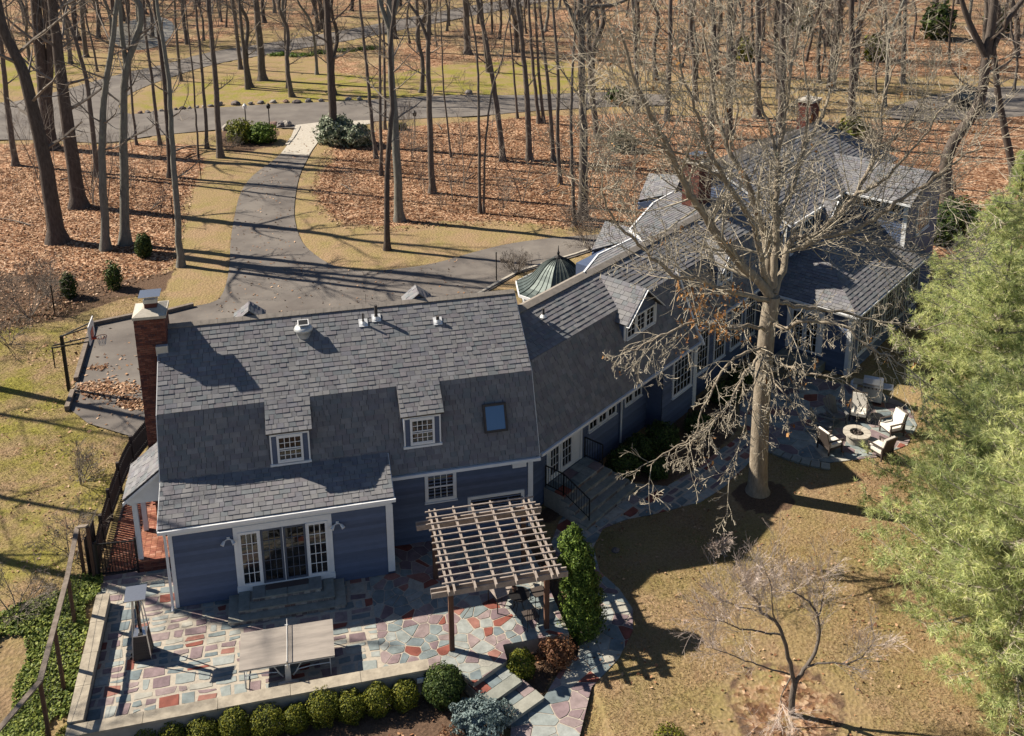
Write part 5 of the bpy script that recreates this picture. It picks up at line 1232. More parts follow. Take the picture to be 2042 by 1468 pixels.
def lounge_chair(x, y, rz, label):
    t = thing('patio_chair', (x, y, PZ), label, 'chair', 'cushioned chairs around the fire pit', rz)
    M = np.array(Matrix.Translation((x, y, PZ)) @ Matrix.Rotation(rz, 4, 'Z'))
    def bb(x0, x1, y0, y1, z0, z1, nm, mt): b = MB(); b.box(x0, x1, y0, y1, z0, z1); b.xf(M); part(nm, b, MT[mt], t)
    for sx in (-.34, .34):
        for y0, z in ((-.34, .58), (.34, .62)): b = MB(); b.bar((sx, y0, 0), (sx, y0, z), .05); b.xf(M); part('leg', b, MT['wicker'], t)
        b = MB(); b.bar((sx, -.38, .60), (sx, .38, .62), .07, .04); b.xf(M); part('armrest', b, MT['wicker'], t)
    bb(-.33, .33, -.34, .34, .22, .30, 'seat_frame', 'wicker')
    bb(-.31, .31, -.38, .26, .305, .44, 'seat_cushion', 'cushion')
    b = MB(); b.obox((0, .39, .66), (.33, 0, 0), (0, .11, .38), (0, .02, -.008)); b.xf(M); part('backrest', b, MT['wicker'], t)
    b = MB(); b.obox((0, .31, .68), (.30, 0, 0), (0, .10, .33), (0, .058, -.02)); b.xf(M); part('back_cushion', b, MT['cushion'], t)
def facing(px, py, z=PZ+.3):
    q = at(px, py, z); return q[0], q[1], math.atan2(fy-q[1], fx-q[0])+math.pi/2
for (px, py), lab, dr in (((1712, 822), 'cream cushioned chair behind the fire pit, its back to the grill', 0), ((1779, 852), 'cream cushioned chair right of the fire pit beside the small round table', 0), ((1743, 888), 'cream cushioned chair in front of the fire pit towards the pine', 0), ((1655, 884), 'cream cushioned chair at the front left of the fire pit', 0)):
    x, y, rz = facing(px, py); d = np.array([x-fx, y-fy]); L = np.linalg.norm(d); 
    if L < 1.25: x, y = fx+d[0]/L*1.25, fy+d[1]/L*1.25
    lounge_chair(x, y, rz+dr, lab)
def adirondack(x, y, rz, label):
    t = thing('adirondack_chair', (x, y, PZ), label, 'chair', 'grey slatted chairs beside the fire pit', rz)
    M = np.array(Matrix.Translation((x, y, PZ)) @ Matrix.Rotation(rz, 4, 'Z'))
    for sx in (-.33, .33):
        b = MB(); b.bar((sx, -.42, 0), (sx, -.42, .50), .04, .09); b.xf(M); part('leg', b, MT['adirondack'], t)
        b = MB(); b.bar((sx, -.45, .34), (sx, .55, .04), .03, .1); b.xf(M); part('leg', b, MT['adirondack'], t)
        b = MB(); b.bar((sx, -.5, .52), (sx, .32, .52), .12, .03); b.xf(M); part('armrest', b, MT['adirondack'], t)
    for k in range(5): b = MB(); z = .37-.035*k; b.bar((-.30, -.42+.13*k, z), (.30, -.42+.13*k, z), .11, .02); b.xf(M); part('seat_slat', b, MT['adirondack'], t)
    for k in range(5): x_ = -.22+.11*k; h = 1.0-.05*abs(k-2)**1.5; b = MB(); b.bar((x_, .15, .2), (x_*1.15, .52, h), .10, .02, up=(0, 1, .4)); b.xf(M); part('back_slat', b, MT['adirondack'], t)
x, y, rz = facing(1637, 848); adirondack(x, y, rz, 'grey slatted garden chair at the left of the fire pit'); x, y, rz = facing(1664, 826); adirondack(x, y, rz, 'grey slatted garden chair behind the fire pit on the house side')
q = at(1749, 829, PZ+.45); round_table(q[0], q[1], .27, .45, 'small round side table between two cream cushioned chairs', 'iron', PZ)
q = at(1738, 800, PZ+.0); gx_, gy_ = q[0], q[1]
M = np.array(Matrix.Translation((gx_, gy_, PZ)) @ Matrix.Rotation(rad(-36), 4, 'Z'))
gr = thing('barbecue_grill', (gx_, gy_, PZ), 'stainless steel barbecue grill with closed hood at the house corner', 'grill', rz=rad(-36))
def gb(x0, x1, y0, y1, z0, z1, nm, mt): b = MB(); b.box(x0, x1, y0, y1, z0, z1); b.xf(M); return part(nm, b, MT[mt], gr)
gb(-.42, .42, -.27, .27, .12, .82, 'cabinet', 'lightmetal'); gb(-.42, .42, -.31, -.27, .74, .86, 'control_panel', 'steel'); gb(-.85, -.43, -.26, .26, .83, .87, 'side_shelf', 'steel'); gb(.43, .85, -.26, .26, .83, .87, 'side_shelf', 'steel')
b = MB(); b.prism([(-.42, -.27, .84), (-.42, -.29, .98), (-.42, -.12, 1.16), (-.42, .14, 1.17), (-.42, .27, 1.0), (-.42, .27, .84)], (.84, 0, 0)); b.xf(M); part('hood', b, MT['steel'], gr)
for k in range(5): b = MB(); c = (-.32+k*.16, -.33, .80); b.ball(c, .032, 8, 5); b.xf(M); part('knob', b, MT['black'], gr)
b = MB(); b.bar((-.32, -.36, 1.02), (.32, -.36, 1.02), .03); b.xf(M); part('hood_handle', b, MT['steel'], gr)
for sx in (-.38, .38): gb(sx-.03, sx+.03, -.24, .24, 0, .12, 'foot', 'black')
q = at(1702, 775, PZ); b = MB(); b.lathe([(.0, 0), (.13, 0), (.155, .06), (.155, .34), (.1, .42), (.05, .44), (.05, .5), (0, .5)], (q[0], q[1], PZ), 16); solo('gas_cylinder', b, MT['bulbwhite'], (q[0], q[1], PZ), 'white gas cylinder standing left of the grill', 'gas cylinder', smooth=True)
# ------------------------------------------------------------------ lamp posts and stakes by the drive
def lamppost(px, py, h, label, head=True, white=False):
    q = at(px, py); t = thing('lamp_post', (q[0], q[1], 0), label, 'lamp post')
    b = MB(); b.tube([(q[0], q[1], 0), (q[0], q[1], h)], .045, 8); part('pole', b, MT['iron'], t)
    if head:
        b = MB(); b.lathe([(.06, h), (.16, h+.06), (.19, h+.34), (.05, h+.50), (0, h+.56)], (q[0], q[1], 0), 8); part('lantern', b, MT['bulbwhite' if white else 'iron'], t)
        b = MB(); b.lathe([(.115, h+.08), (.15, h+.30)], (q[0], q[1], 0), 8); part('lantern_glass', b, MT['glass'], t)
lamppost(491, 250, 1.5, 'lamp post with a white head behind the entry shrubs', True, True); lamppost(538, 254, 1.7, 'black lantern post beside the boulders at the drive mouth'); lamppost(828, 268, 1.6, 'black lantern post right of the drive mouth beside the yellow shrub')
for px, py, h, lab in ((990, 560, 1.7, 'thin black post at the kerb left of the turret'), (401, 357, 2.6, 'thin black pole on the lawn left of the drive'), (347, 450, 1.9, 'thin black stake beside the slim tree above the lawn'), (110, 630, 1.7, 'thin black stake behind the basketball hoop, below the leafless shrub')):
    q = at(px, py); b = MB(); b.tube([(q[0], q[1], 0), (q[0], q[1], h)], .035, 6); b.lathe([(.035, h-.02), (.06, h), (0, h+.08)], (q[0], q[1], 0), 8); solo('marker_post', b, MT['iron'], (q[0], q[1], 0), lab, 'post')
# ------------------------------------------------------------------ boulders along the road
def boulder(x, y, r, label=None, group=None, z=0., mat='rubble'):
    b = MB(); b.ball((0, 0, 0), 1, 9, 6); v = b.V[0]; sd_ = random.random()*99
    k = np.array([1+.35*noise.noise(Vector(p*1.3)+Vector((sd_, 0, 0))) for p in v]); v = v*k[:, None]*np.array([r*random.uniform(.9, 1.3), r*random.uniform(.7, 1), r*random.uniform(.5, .75)]); b.V[0] = v
    a = random.random()*6; M = np.array(Matrix.Translation((x, y, z+r*.28)) @ Matrix.Rotation(a, 4, 'Z')); b.xf(M)
    return solo('boulder', b, MT[mat], (x, y, z), label, 'boulder', group)
bl = pxs([(436, 210), (470, 209), (500, 208), (520, 206), (545, 205), (570, 204), (592, 205), (615, 203), (640, 202), (665, 200), (695, 199), (716, 198), (935, 187)])
bl2 = pxs([(x, y) for x, y in zip(range(280, 440, 14), np.linspace(226, 211, 12))])
for i, p in enumerate(bl): boulder(p[0], p[1], random.uniform(.26, .42), 'rough boulder in the row along the far side of the road', 'boulders edging the far side of the road')
for i, p in enumerate(bl2): boulder(p[0], p[1], random.uniform(.2, .3), 'rough boulder in the row along the far side of the road', 'boulders edging the far side of the road')
for (px, py, r), lab in zip(((546, 251, .45), (561, 252, .55), (572, 251, .5), (452, 258, .5)), ('leftmost of the three boulders at the drive mouth', 'dark boulder in the middle of the three at the drive mouth', 'rightmost boulder at the drive mouth, next to the concrete apron', 'single boulder at the left end of the entry shrubs')):
    q = at(px, py); boulder(q[0], q[1], r, lab)
for (x, y, r), lab in zip(((12.65, -.05, .2), (12.45, .55, .14), (14.9, -.1, .16)), ('pale stone in the dark bed below the entry steps', 'small pale stone by the house corner downspout', 'flat pale stone on the shaded lawn edge by the path')): boulder(x, y, r, lab, z=-.5)
# ------------------------------------------------------------------ dark pickup parked in the far clearing
q = at(1925, 212); cx0, cy0 = q[0], q[1]
car = thing('parked_car', (cx0, cy0, 0), 'dark off-road car parked on the far clearing behind the leaning tree', 'car', rz=rad(60))
Mc = np.array(Matrix.Translation((cx0, cy0, 0)) @ Matrix.Rotation(rad(60), 4, 'Z'))
b = MB(); b.prism([(-2.2, -.9, .45), (2.1, -.9, .45), (2.2, -.9, .8), (2.1, -.9, 1.05), (.9, -.9, 1.12), (-2.2, -.9, 1.12)], (0, 1.8, 0)); b.xf(Mc); part('body', b, MT['iron'], car)
b = MB(); b.prism([(-2.1, -.8, 1.13), (.85, -.8, 1.13), (.45, -.74, 1.78), (-2.0, -.74, 1.8)], (0, 1.55, 0)); b.xf(Mc); part('cabin', b, MT['glass'], car); b = MB(); b.prism([(-2.05, -.78, 1.80), (.45, -.78, 1.80), (.4, -.78, 1.86), (-2.0, -.78, 1.86)], (0, 1.56, 0)); b.xf(Mc); part('roof', b, MT['iron'], car)
for x in (-1.4, 1.4):
    for y in (-.92, .72): b = MB(); b.lathe([(0, 0), (.38, 0), (.38, .2), (0, .2)], (0, 0, 0), 16); v = b.V[-1]; b.V[-1] = v[:, [0, 2, 1]]+np.array([x, y, .38]); b.xf(Mc); part('wheel', b, MT['black'], car)
for y in (-.75, .5): b = MB(); b.box(2.15, 2.24, y, y+.25, .72, .92); b.xf(Mc); part('headlight', b, MT['bulbwhite'], car)
# ------------------------------------------------------------------ vegetation
def rnd_dir(rs, d, ang):
    d = d/np.linalg.norm(d); r = rs.normal(0, 1, 3); r -= d*(r@d); r /= np.linalg.norm(r)+1e-9
    return d*math.cos(ang)+r*math.sin(ang)
def branch(b, rs, p, d, L, r, lev, k=(6, 5, 4, 3, 3), up=.08, wig=.22, kids=(7, 6, 4, 3), ratio=.5, tips=None, droop=0.0, nseg=None, rmin=.004, spread=(.5, 1.1)):
    n = nseg or max(2, int(5-lev)); pts = [p]; d = d/np.linalg.norm(d)
    for i in range(n):
        d = rnd_dir(rs, d, wig*rs.random()); d = d+np.array([0, 0, up-droop*(i/n)]); d /= np.linalg.norm(d)
        pts.append(pts[-1]+d*L/n)
    pts = np.array(pts); rr = np.maximum(r*np.linspace(1, .35, n+1), rmin)
    b.tube(pts, rr, k[min(lev, len(k)-1)], cap=False)
    if lev < len(kids) and kids[lev] > 0:
        m = kids[lev]
        for j in range(m):
            t = .18+.8*(j+rs.random()*.8)/m; t = min(t, .98); i = min(int(t*n), n-1); f = t*n-i; q = pts[i]*(1-f)+pts[i+1]*f
            dd = pts[i+1]-pts[i]; cd_ = rnd_dir(rs, dd, rs.uniform(*spread))
            branch(b, rs, q, cd_, L*ratio*(1.15-.5*t)*rs.uniform(.7, 1.25), max(r*(1-.6*t)*.5, rmin), lev+1, k, up, wig, kids, ratio, tips, droop, None, rmin, spread)
    elif tips is not None: tips.append(pts[-1])
def trunk_tube(b, pts, radii, seed, k=12, flare=True):
    rs = np.random.default_rng(seed); P = smoothline(pts, 5); n = len(P); rr = np.interp(np.linspace(0, 1, n), np.linspace(0, 1, len(radii)), radii)
    P = np.array(P)
    if flare:
        h = P[:, 2]-P[0, 2]; rr = rr*(1+.55*np.exp(-h/.35))
    P[1:-1, :2] += rs.normal(0, .02, (n-2, 2))
    b.tube(P, rr, k)
    return P, rr
def forest_tree(base_px, wpx, pts_px, label, group=None, mat='bark', H=22., seed=0, z0=0., crown=True, clear=6., nb=16, forks=(), cat='tree'):
    """a bare woodland tree: measured foot and a few measured points up its stem"""
    base = at(*base_px, z0); base[2] = gz(base[0], base[1])-.03 if abs(base[0]) < 60 else z0
    t = thing('bare_tree', tuple(base), label, cat, group); rs = np.random.default_rng(seed+100)
    dist = np.linalg.norm(base-CAM); r0 = wpx/2*dist/F_
    P = [base]+[at_dist(*q, base) for q in pts_px]
    d = P[-1]-P[-2]; d /= np.linalg.norm(d); d = d*.6+np.array([0, 0, .4]); d /= np.linalg.norm(d)
    while P[-1][2] < H-2.5:
        P.append(P[-1]+d*3.+np.array([rs.normal(0, .22), rs.normal(0, .22), 0])); d = d*.8+np.array([0, 0, .2])
    hh = np.array([p[2] for p in P]); rad_ = r0*np.clip(1-.72*(hh-hh[0])/(H-hh[0]), .1, 1)
    b = MB(); PP, rr = trunk_tube(b, P, rad_, seed)
    for f in forks:
        Q = [at_dist(*q, base) for q in f]; dd = Q[-1]-Q[-2]; dd /= np.linalg.norm(dd); Q.append(Q[-1]+dd*2+np.array([0, 0, 1.])); Q.append(Q[-1]+dd*1.2+np.array([0, 0, 2.5]))
        b.tube(smoothline(Q, 4), np.linspace(r0*.55, r0*.12, (len(Q)-1)*4+1), 8)
    part('trunk', b, MT[mat], t, smooth=True)
    if crown:
        c = MB(); hs_ = PP[:, 2]
        for j in range(nb):
            z = clear+(H-clear-.5)*((j+rs.random())/nb)**.85; i = min(int(np.searchsorted(hs_, z)), len(PP)-1); q = PP[i]; f = (z-clear)/(H-clear)
            a = j*2.4+rs.random(); el = .25+.8*f
            dd = np.array([math.cos(a)*math.cos(el), math.sin(a)*math.cos(el), math.sin(el)])
            L = (2.2+2.6*math.sin(min(1, f*1.4)*math.pi*.8))*(r0/.22)**.35*rs.uniform(.6, 1.15)
            if z < 11: L *= .75
            branch(c, rs, q, dd, L, max(rr[i]*.34, .016), 0, (4, 3, 3, 3), .10, .3, (5, 4, 0), .48, rmin=.008, nseg=4)
        part('crown', c, MT['twig'], t)
    return t
T = [ # foot, width, points up the stem, label
 ((115, 482), 30, [(85, 300), (48, 150), (8, 60), (-18, -60)], 'thick dark tree leaning left at the left edge of the leafy wood', 'barkdark', ()),
 ((158, 412), 27, [(135, 250), (118, 120), (103, 0)], 'stout dark tree with a long shadow, second from the left front', 'barkdark', ()),
 ((99, 296), 27, [(85, 150), (70, 0)], 'very thick dark twin stemmed tree by the road at the far left', 'barkdark', ([(92, 230), (100, 120), (88, 0)],)),
 ((193, 352), 10, [(176, 180), (150, 80), (120, 0)], 'slim pale tree leaning left behind the two stout dark ones', 'bark', ()),
 ((211, 498), 16, [(204, 300), (210, 180), (226, 70), (235, -20)], 'grey tree bending right at its top, left of the forked tree', 'barkgrey', ()),
 ((250, 487), 18, [(246, 240), (253, 135), (278, 60), (280, 20), (262, -30)], 'grey green tree with a forked crooked crown left of the lawn strip', 'barkgrey', ([(253, 140), (242, 60), (238, -20)],)),
 ((361, 531), 13, [(350, 380), (343, 280), (336, 160), (312, 0)], 'slim straight tree standing on the near lawn strip', 'barkgrey', ()),
 ((341, 353), 12, [(333, 220), (322, 100), (308, 0)], 'thin dark tree directly behind the slim lawn strip tree', 'barkdark', ()),
 ((440, 314), 12, [(431, 180), (421, 60), (414, -20)], 'straight tree beside the entry bed at the drive', 'bark', ()),
 ((524, 160), 15, [(517, 70), (508, -20)], 'tree with flared roots on the mossy island between the roads', 'bark', ()),
 ((494, 178), 8, [(484, 80), (476, -10)], 'slim tree just left of the flared root tree on the mossy island', 'bark', ()),
 ((480, 138), 8, [(472, 70), (462, -10)], 'slim tree at the road edge behind the mossy island', 'bark', ()),
 ((665, 287), 17, [(660, 150), (650, -10)], 'straight dark tree rising out of the pale rhododendron', 'barkdark', ()),
 ((573, 176), 5, [(568, 80), (570, 0)], 'very thin tree at the right of the mossy island', 'bark', ()),
 ((319, 289), 7, [(305, 180), (290, 60), (284, -10)], 'slim tree at the roadside left of the entry bed', 'bark', ()),
 ((273, 289), 5, [(264, 210), (258, 120)], 'thin sapling at the roadside between two crooked trees', 'bark', ()),
 ((413, 296), 7, [(406, 180), (395, 60), (388, -10)], 'slim tree immediately left of the straight entry bed tree', 'bark', ()),
 ((31, 330), 11, [(18, 230), (6, 130), (0, 40)], 'mid sized tree near the road at the far left edge', 'bark', ()),
 ((396, 316), 4, [(390, 230), (384, 140)], 'thin sapling at the end of the fallen branch on the lawn', 'bark', ()),
 ((172, 114), 9, [(166, 60), (160, -10)], 'tree across the road beside the bare shrubs at the far left', 'bark', ()),
 ((141, 127), 8, [(134, 60), (128, -10)], 'tree across the road left of the bare shrubs', 'bark', ()),
 ((361, 162), 6, [(353, 80), (346, -10)], 'slim tree at the fork of the road', 'bark', ()),
 ((797, 440), 18, [(790, 300), (781, 150), (776, 20), (770, -60)], 'tall grey tree with a long shadow towards the turret', 'barkgrey', ([(778, 60), (760, 10), (748, -40)], [(778, 50), (792, 5), (800, -50)])),
 ((772, 498), 12, [(771, 380), (776, 290), (782, 200)], 'dark short stemmed tree nearest the drive fork', 'barkdark', ()),
 ((862, 385), 13, [(857, 250), (854, 130), (856, 30), (850, -40)], 'straight tree in the middle of the leafy island', 'bark', ([(857, 90), (835, 35), (812, 0)],)),
 ((957, 425), 7, [(955, 280), (952, 125), (942, 40)], 'thin straight tree of the close pair on the leafy island, left one', 'bark', ()),
 ((965, 426), 5, [(967, 300), (981, 185), (1000, 120)], 'thin tree of the close pair on the leafy island, leaning right', 'bark', ()),
 ((1003, 321), 12, [(992, 220), (978, 130), (955, 10)], 'tree leaning left behind the close pair', 'bark', ()),
 ((1056, 320), 13, [(1051, 200), (1041, 90), (1030, -10)], 'mid sized pale tree right of the left leaning one', 'bark', ()),
 ((1104, 320), 9, [(1094, 180), (1075, 0)], 'slim tree leaning left beyond the pale tree', 'bark', ()),
 ((1117, 368), 9, [(1112, 250), (1113, 150), (1102, 0)], 'slim tree left of the great trunk beside the house', 'bark', ()),
 ((1162, 437), 20, [(1163, 280), (1160, 140), (1157, 0)], 'great tall trunk standing behind the connector gables', 'bark', ([(1158, 70), (1138, 25), (1122, -10)], [(1160, 50), (1182, 15), (1230, 8)])),
 ((1146, 448), 8, [(1141, 340), (1139, 220), (1144, 90)], 'slim tree touching the left side of the great trunk', 'bark', ()),
 ((750, 316), 8, [(739, 220), (731, 130), (716, 0)], 'slim left leaning tree right of the rhododendron', 'bark', ()),
 ((760, 350), 7, [(758, 200), (757, 60), (752, -10)], 'slim upright tree right of the rhododendron', 'bark', ()),
 ((768, 258), 6, [(767, 150), (764, 30)], 'thin tree by the road behind the tall grey tree', 'bark', ()),
 ((900, 314), 4, [(885, 180), (880, 60)], 'thin sapling behind the middle tree of the leafy island', 'bark', ()),
 ((1075, 246), 8, [(1062, 120), (1053, -10)], 'slim tree at the road edge, right of a thinner one', 'bark', ()),
 ((1084, 246), 7, [(1073, 120), (1066, -10)], 'slim tree at the road edge close to its twin', 'bark', ()),
 ((1032, 236), 5, [(1022, 110), (1012, -10)], 'thin tree at the road edge left of the slim twins', 'bark', ()),
 ((933, 107), 14, [(930, 40), (927, -20)], 'far tree with flared roots beyond the second road', 'bark', ()),
 ((974, 144), 8, [(966, 80), (958, -10)], 'leaning tree beyond the road right of the flared root tree', 'bark', ()),
 ((1191, 276), 13, [(1178, 150), (1172, 0)], 'thick tree with a dark foot behind the great trunk', 'bark', ()),
 ((836, 104), 9, [(833, 50), (830, -10)], 'mid sized tree beyond the second road near the fence', 'bark', ()),
 ((1452, 276), 17, [(1455, 140), (1456, 0)], 'thick tree behind the first chimney seen through the oak crown', 'barkdark', ()),
 ((1417, 330), 13, [(1421, 180), (1424, 60)], 'dark tree directly behind the first brick chimney', 'barkdark', ()),
 ((1557, 262), 13, [(1559, 130), (1561, 0)], 'pale straight tree behind the tallest ridge', 'bark', ()),
 ((1510, 235), 14, [(1512, 130), (1510, 0)], 'tree behind the tallest ridge left of the pale straight one', 'bark', ()),
 ((1698, 232), 14, [(1700, 120), (1698, 0)], 'dark footed tree right of the far chimney', 'barkdark', ()),
 ((1660, 180), 11, [(1668, 80), (1676, -10)], 'far tree between the tallest ridge and the clearing', 'bark', ()),
 ((2024, 360), 14, [(2000, 240), (1986, 150), (1975, 0)], 'tree leaning left behind the pine top', 'barkdark', ()),
 ((1893, 410), 24, [(1890, 309), (1952, 206), (1969, 103), (1985, -10)], 'massive leaning tree with three limbs behind the right wing', 'barkdark', ([(1952, 206), (1975, 110), (2010, 40), (2060, -30)], [(1965, 110), (1935, 50), (1915, -10)])),
 ((1960, 140), 10, [(1965, 60), (1968, -10)], 'far tree right of the parked car clearing', 'bark', ()),
 ((1800, 165), 9, [(1803, 80), (1806, -10)], 'far slim tree left of the parked car clearing', 'bark', ()),
 ((1330, 240), 12, [(1335, 120), (1338, 0)], 'tree behind the rear gables on the left of the oak crown', 'bark', ()),
 ((1270, 225), 10, [(1268, 110), (1262, 0)], 'slender tree beyond the road above the rear gables', 'bark', ()),
]
for i, (bp, w, pp, lab, mt, fk) in enumerate(T):
    forest_tree(bp, w, pp, lab, mat=mt, H=17+5*min(1, w/14)+random.uniform(-1, 2), seed=i, forks=fk, clear=5.0 if w > 8 else 3.5, nb=14 if w > 8 else 9)
# trees just outside the frame on the left that throw the long shadows over the lawn
for i, (x, y, w, H) in enumerate(((-15, 9, .3, 20), (-17, 13.5, .22, 18), (-13, 19, .26, 20), (-20, 4.5, .3, 20), (-22, 22, .3, 20), (-14.5, 1.5, .22, 17), (-19, -1.0, .3, 19))):
    t = thing('bare_tree', (x, y, gz(x, y)), 'bare tree left of the side lawn, '+('nearest to the fence corner', 'opposite the porch', 'behind the basketball hoop', 'by the ivy bank', 'farthest out towards the road', 'closest to the grass edge', 'southernmost by the ivy')[i], 'tree', 'bare trees left of the side lawn'); rs = np.random.default_rng(500+i)
    P = [np.array([x+rs.normal(0, .3)*k/4, y+rs.normal(0, .3)*k/4, k*H/5]) for k in range(6)]; b = MB(); PP, rr = trunk_tube(b, P, np.linspace(w, w*.15, 6), i, 10); part('trunk', b, MT['bark'], t, smooth=True); c = MB()
    for j in range(14):
        z = 7+(H-8)*j/14; k_ = min(int(np.searchsorted(PP[:, 2], z)), len(PP)-1); a = j*2.4; branch(c, rs, PP[k_], np.array([math.cos(a), math.sin(a), .6]), 3.2*rs.uniform(.6, 1.1), rr[k_]*.35, 0, (4, 3, 3), .1, .3, (6, 3, 0), .48, rmin=.008, nseg=5)
    part('crown', c, MT['twig'], t)
# far woodland: copies of six kinds
protos = []
for k in range(6):
    rs = np.random.default_rng(900+k); H = rs.uniform(18, 24); t = thing('bare_tree', (0, 0, 0), 'bare grey trunked tree in the far woodland', 'tree', 'bare trees of the far woodland')
    P = [np.array([rs.normal(0, .25)*j**.7, rs.normal(0, .25)*j**.7, j*H/6]) for j in range(7)]; P[0] *= 0; w = (.13, .16, .2, .24, .3, .1)[k]
    b = MB(); PP, rr = trunk_tube(b, P, np.linspace(w, w*.2, 7), k, 8); part('trunk', b, MT[('bark', 'barkdark', 'barkgrey')[k % 3]], t, smooth=True); c = MB()
    for j in range(26):
        z = 2.5+(H-3.5)*(j+rs.random())/26; i = min(int(np.searchsorted(PP[:, 2], z)), len(PP)-1); a = j*2.4+rs.random(); f = z/H
        branch(c, rs, PP[i], np.array([math.cos(a), math.sin(a), .3+f]), 2.8*rs.uniform(.6, 1.2), max(rr[i]*.35, .02), 0, (3, 3, 3), .1, .3, (5, 4, 0), .5, rmin=.014, nseg=4)
    part('crown', c, MT['twig'], t); protos.append(t)
rs = np.random.default_rng(77); k = 0; used = []
cands = []
while k < 185:
    px = rs.uniform(-60, 2110); py = rs.uniform(-8, 215) if px > 1150 or rs.random() < .25 else rs.uniform(-8, 95)
    q = at(px, py)
    if max(pdist(q[0], q[1], P_road), pdist(q[0], q[1], P_drive)) > -1.2: continue
    if any((q[0]-u[0])**2+(q[1]-u[1])**2 < 5 for u in used): continue
    used.append(q); o = protos[k % 6] if k < 6 else copy_tree(protos[rs.integers(6)])
    o.location = (q[0], q[1], 0); s = rs.uniform(.85, 1.2); o.scale = (s, s, s); o.rotation_euler = (rs.normal(0, .04), rs.normal(0, .04), rs.random()*6.28); k += 1
FARTREES = list(zip([o for o in C.objects if o.get('group') == 'bare trees of the far woodland'], used))
# thin brush and saplings
bp_ = []
for k in range(4):
    rs2 = np.random.default_rng(40+k); t = thing('bare_sapling', (0, 0, 0), 'thin leafless sapling among the fallen leaves of the wood', 'sapling', 'leafless saplings of the wood'); c = MB()
    for j in range((1, 3, 2, 5)[k]):
        a = rs2.random()*6.28; d = np.array([.25*math.cos(a), .25*math.sin(a), 1.]); branch(c, rs2, np.array([.05*math.cos(a), .05*math.sin(a), 0]), d, (4.5, 2.6, 5.5, 2.0)[k], (.035, .02, .04, .015)[k], 0, (4, 3, 3), .03, .22, (9, 4, 0), .38, rmin=.006, nseg=7)
    part('stem', c, MT['twig'], t); bp_.append(t)
k = 0
while k < 150:
    px = rs.uniform(-50, 2100); py = rs.uniform(20, 440)
    q = at(px, py); d1 = max(pdist(q[0], q[1], P_road), pdist(q[0], q[1], P_drive))
    n__ = (q-E0)@dN; s__ = (q-E0)@dS
    if d1 > -.8 or (n__ < 13 and s__ > -2): continue
    if not (py < 130 or inpoly(px, py, [(0, 290), (350, 290), (340, 450), (0, 520)]) or inpoly(px, py, [(660, 270), (1300, 240), (2050, 260), (2050, 420), (1250, 440), (700, 440)])): continue
    o = bp_[k % 4] if k < 4 else copy_tree(bp_[rs.integers(4)]); o.location = (q[0], q[1], 0); s = rs.uniform(.6, 1.15); o.scale = (s, s, s); o.rotation_euler = (0, 0, rs.random()*6.28); k += 1
SAPS = [o for o in C.objects if o.get('group') == 'leafless saplings of the wood']
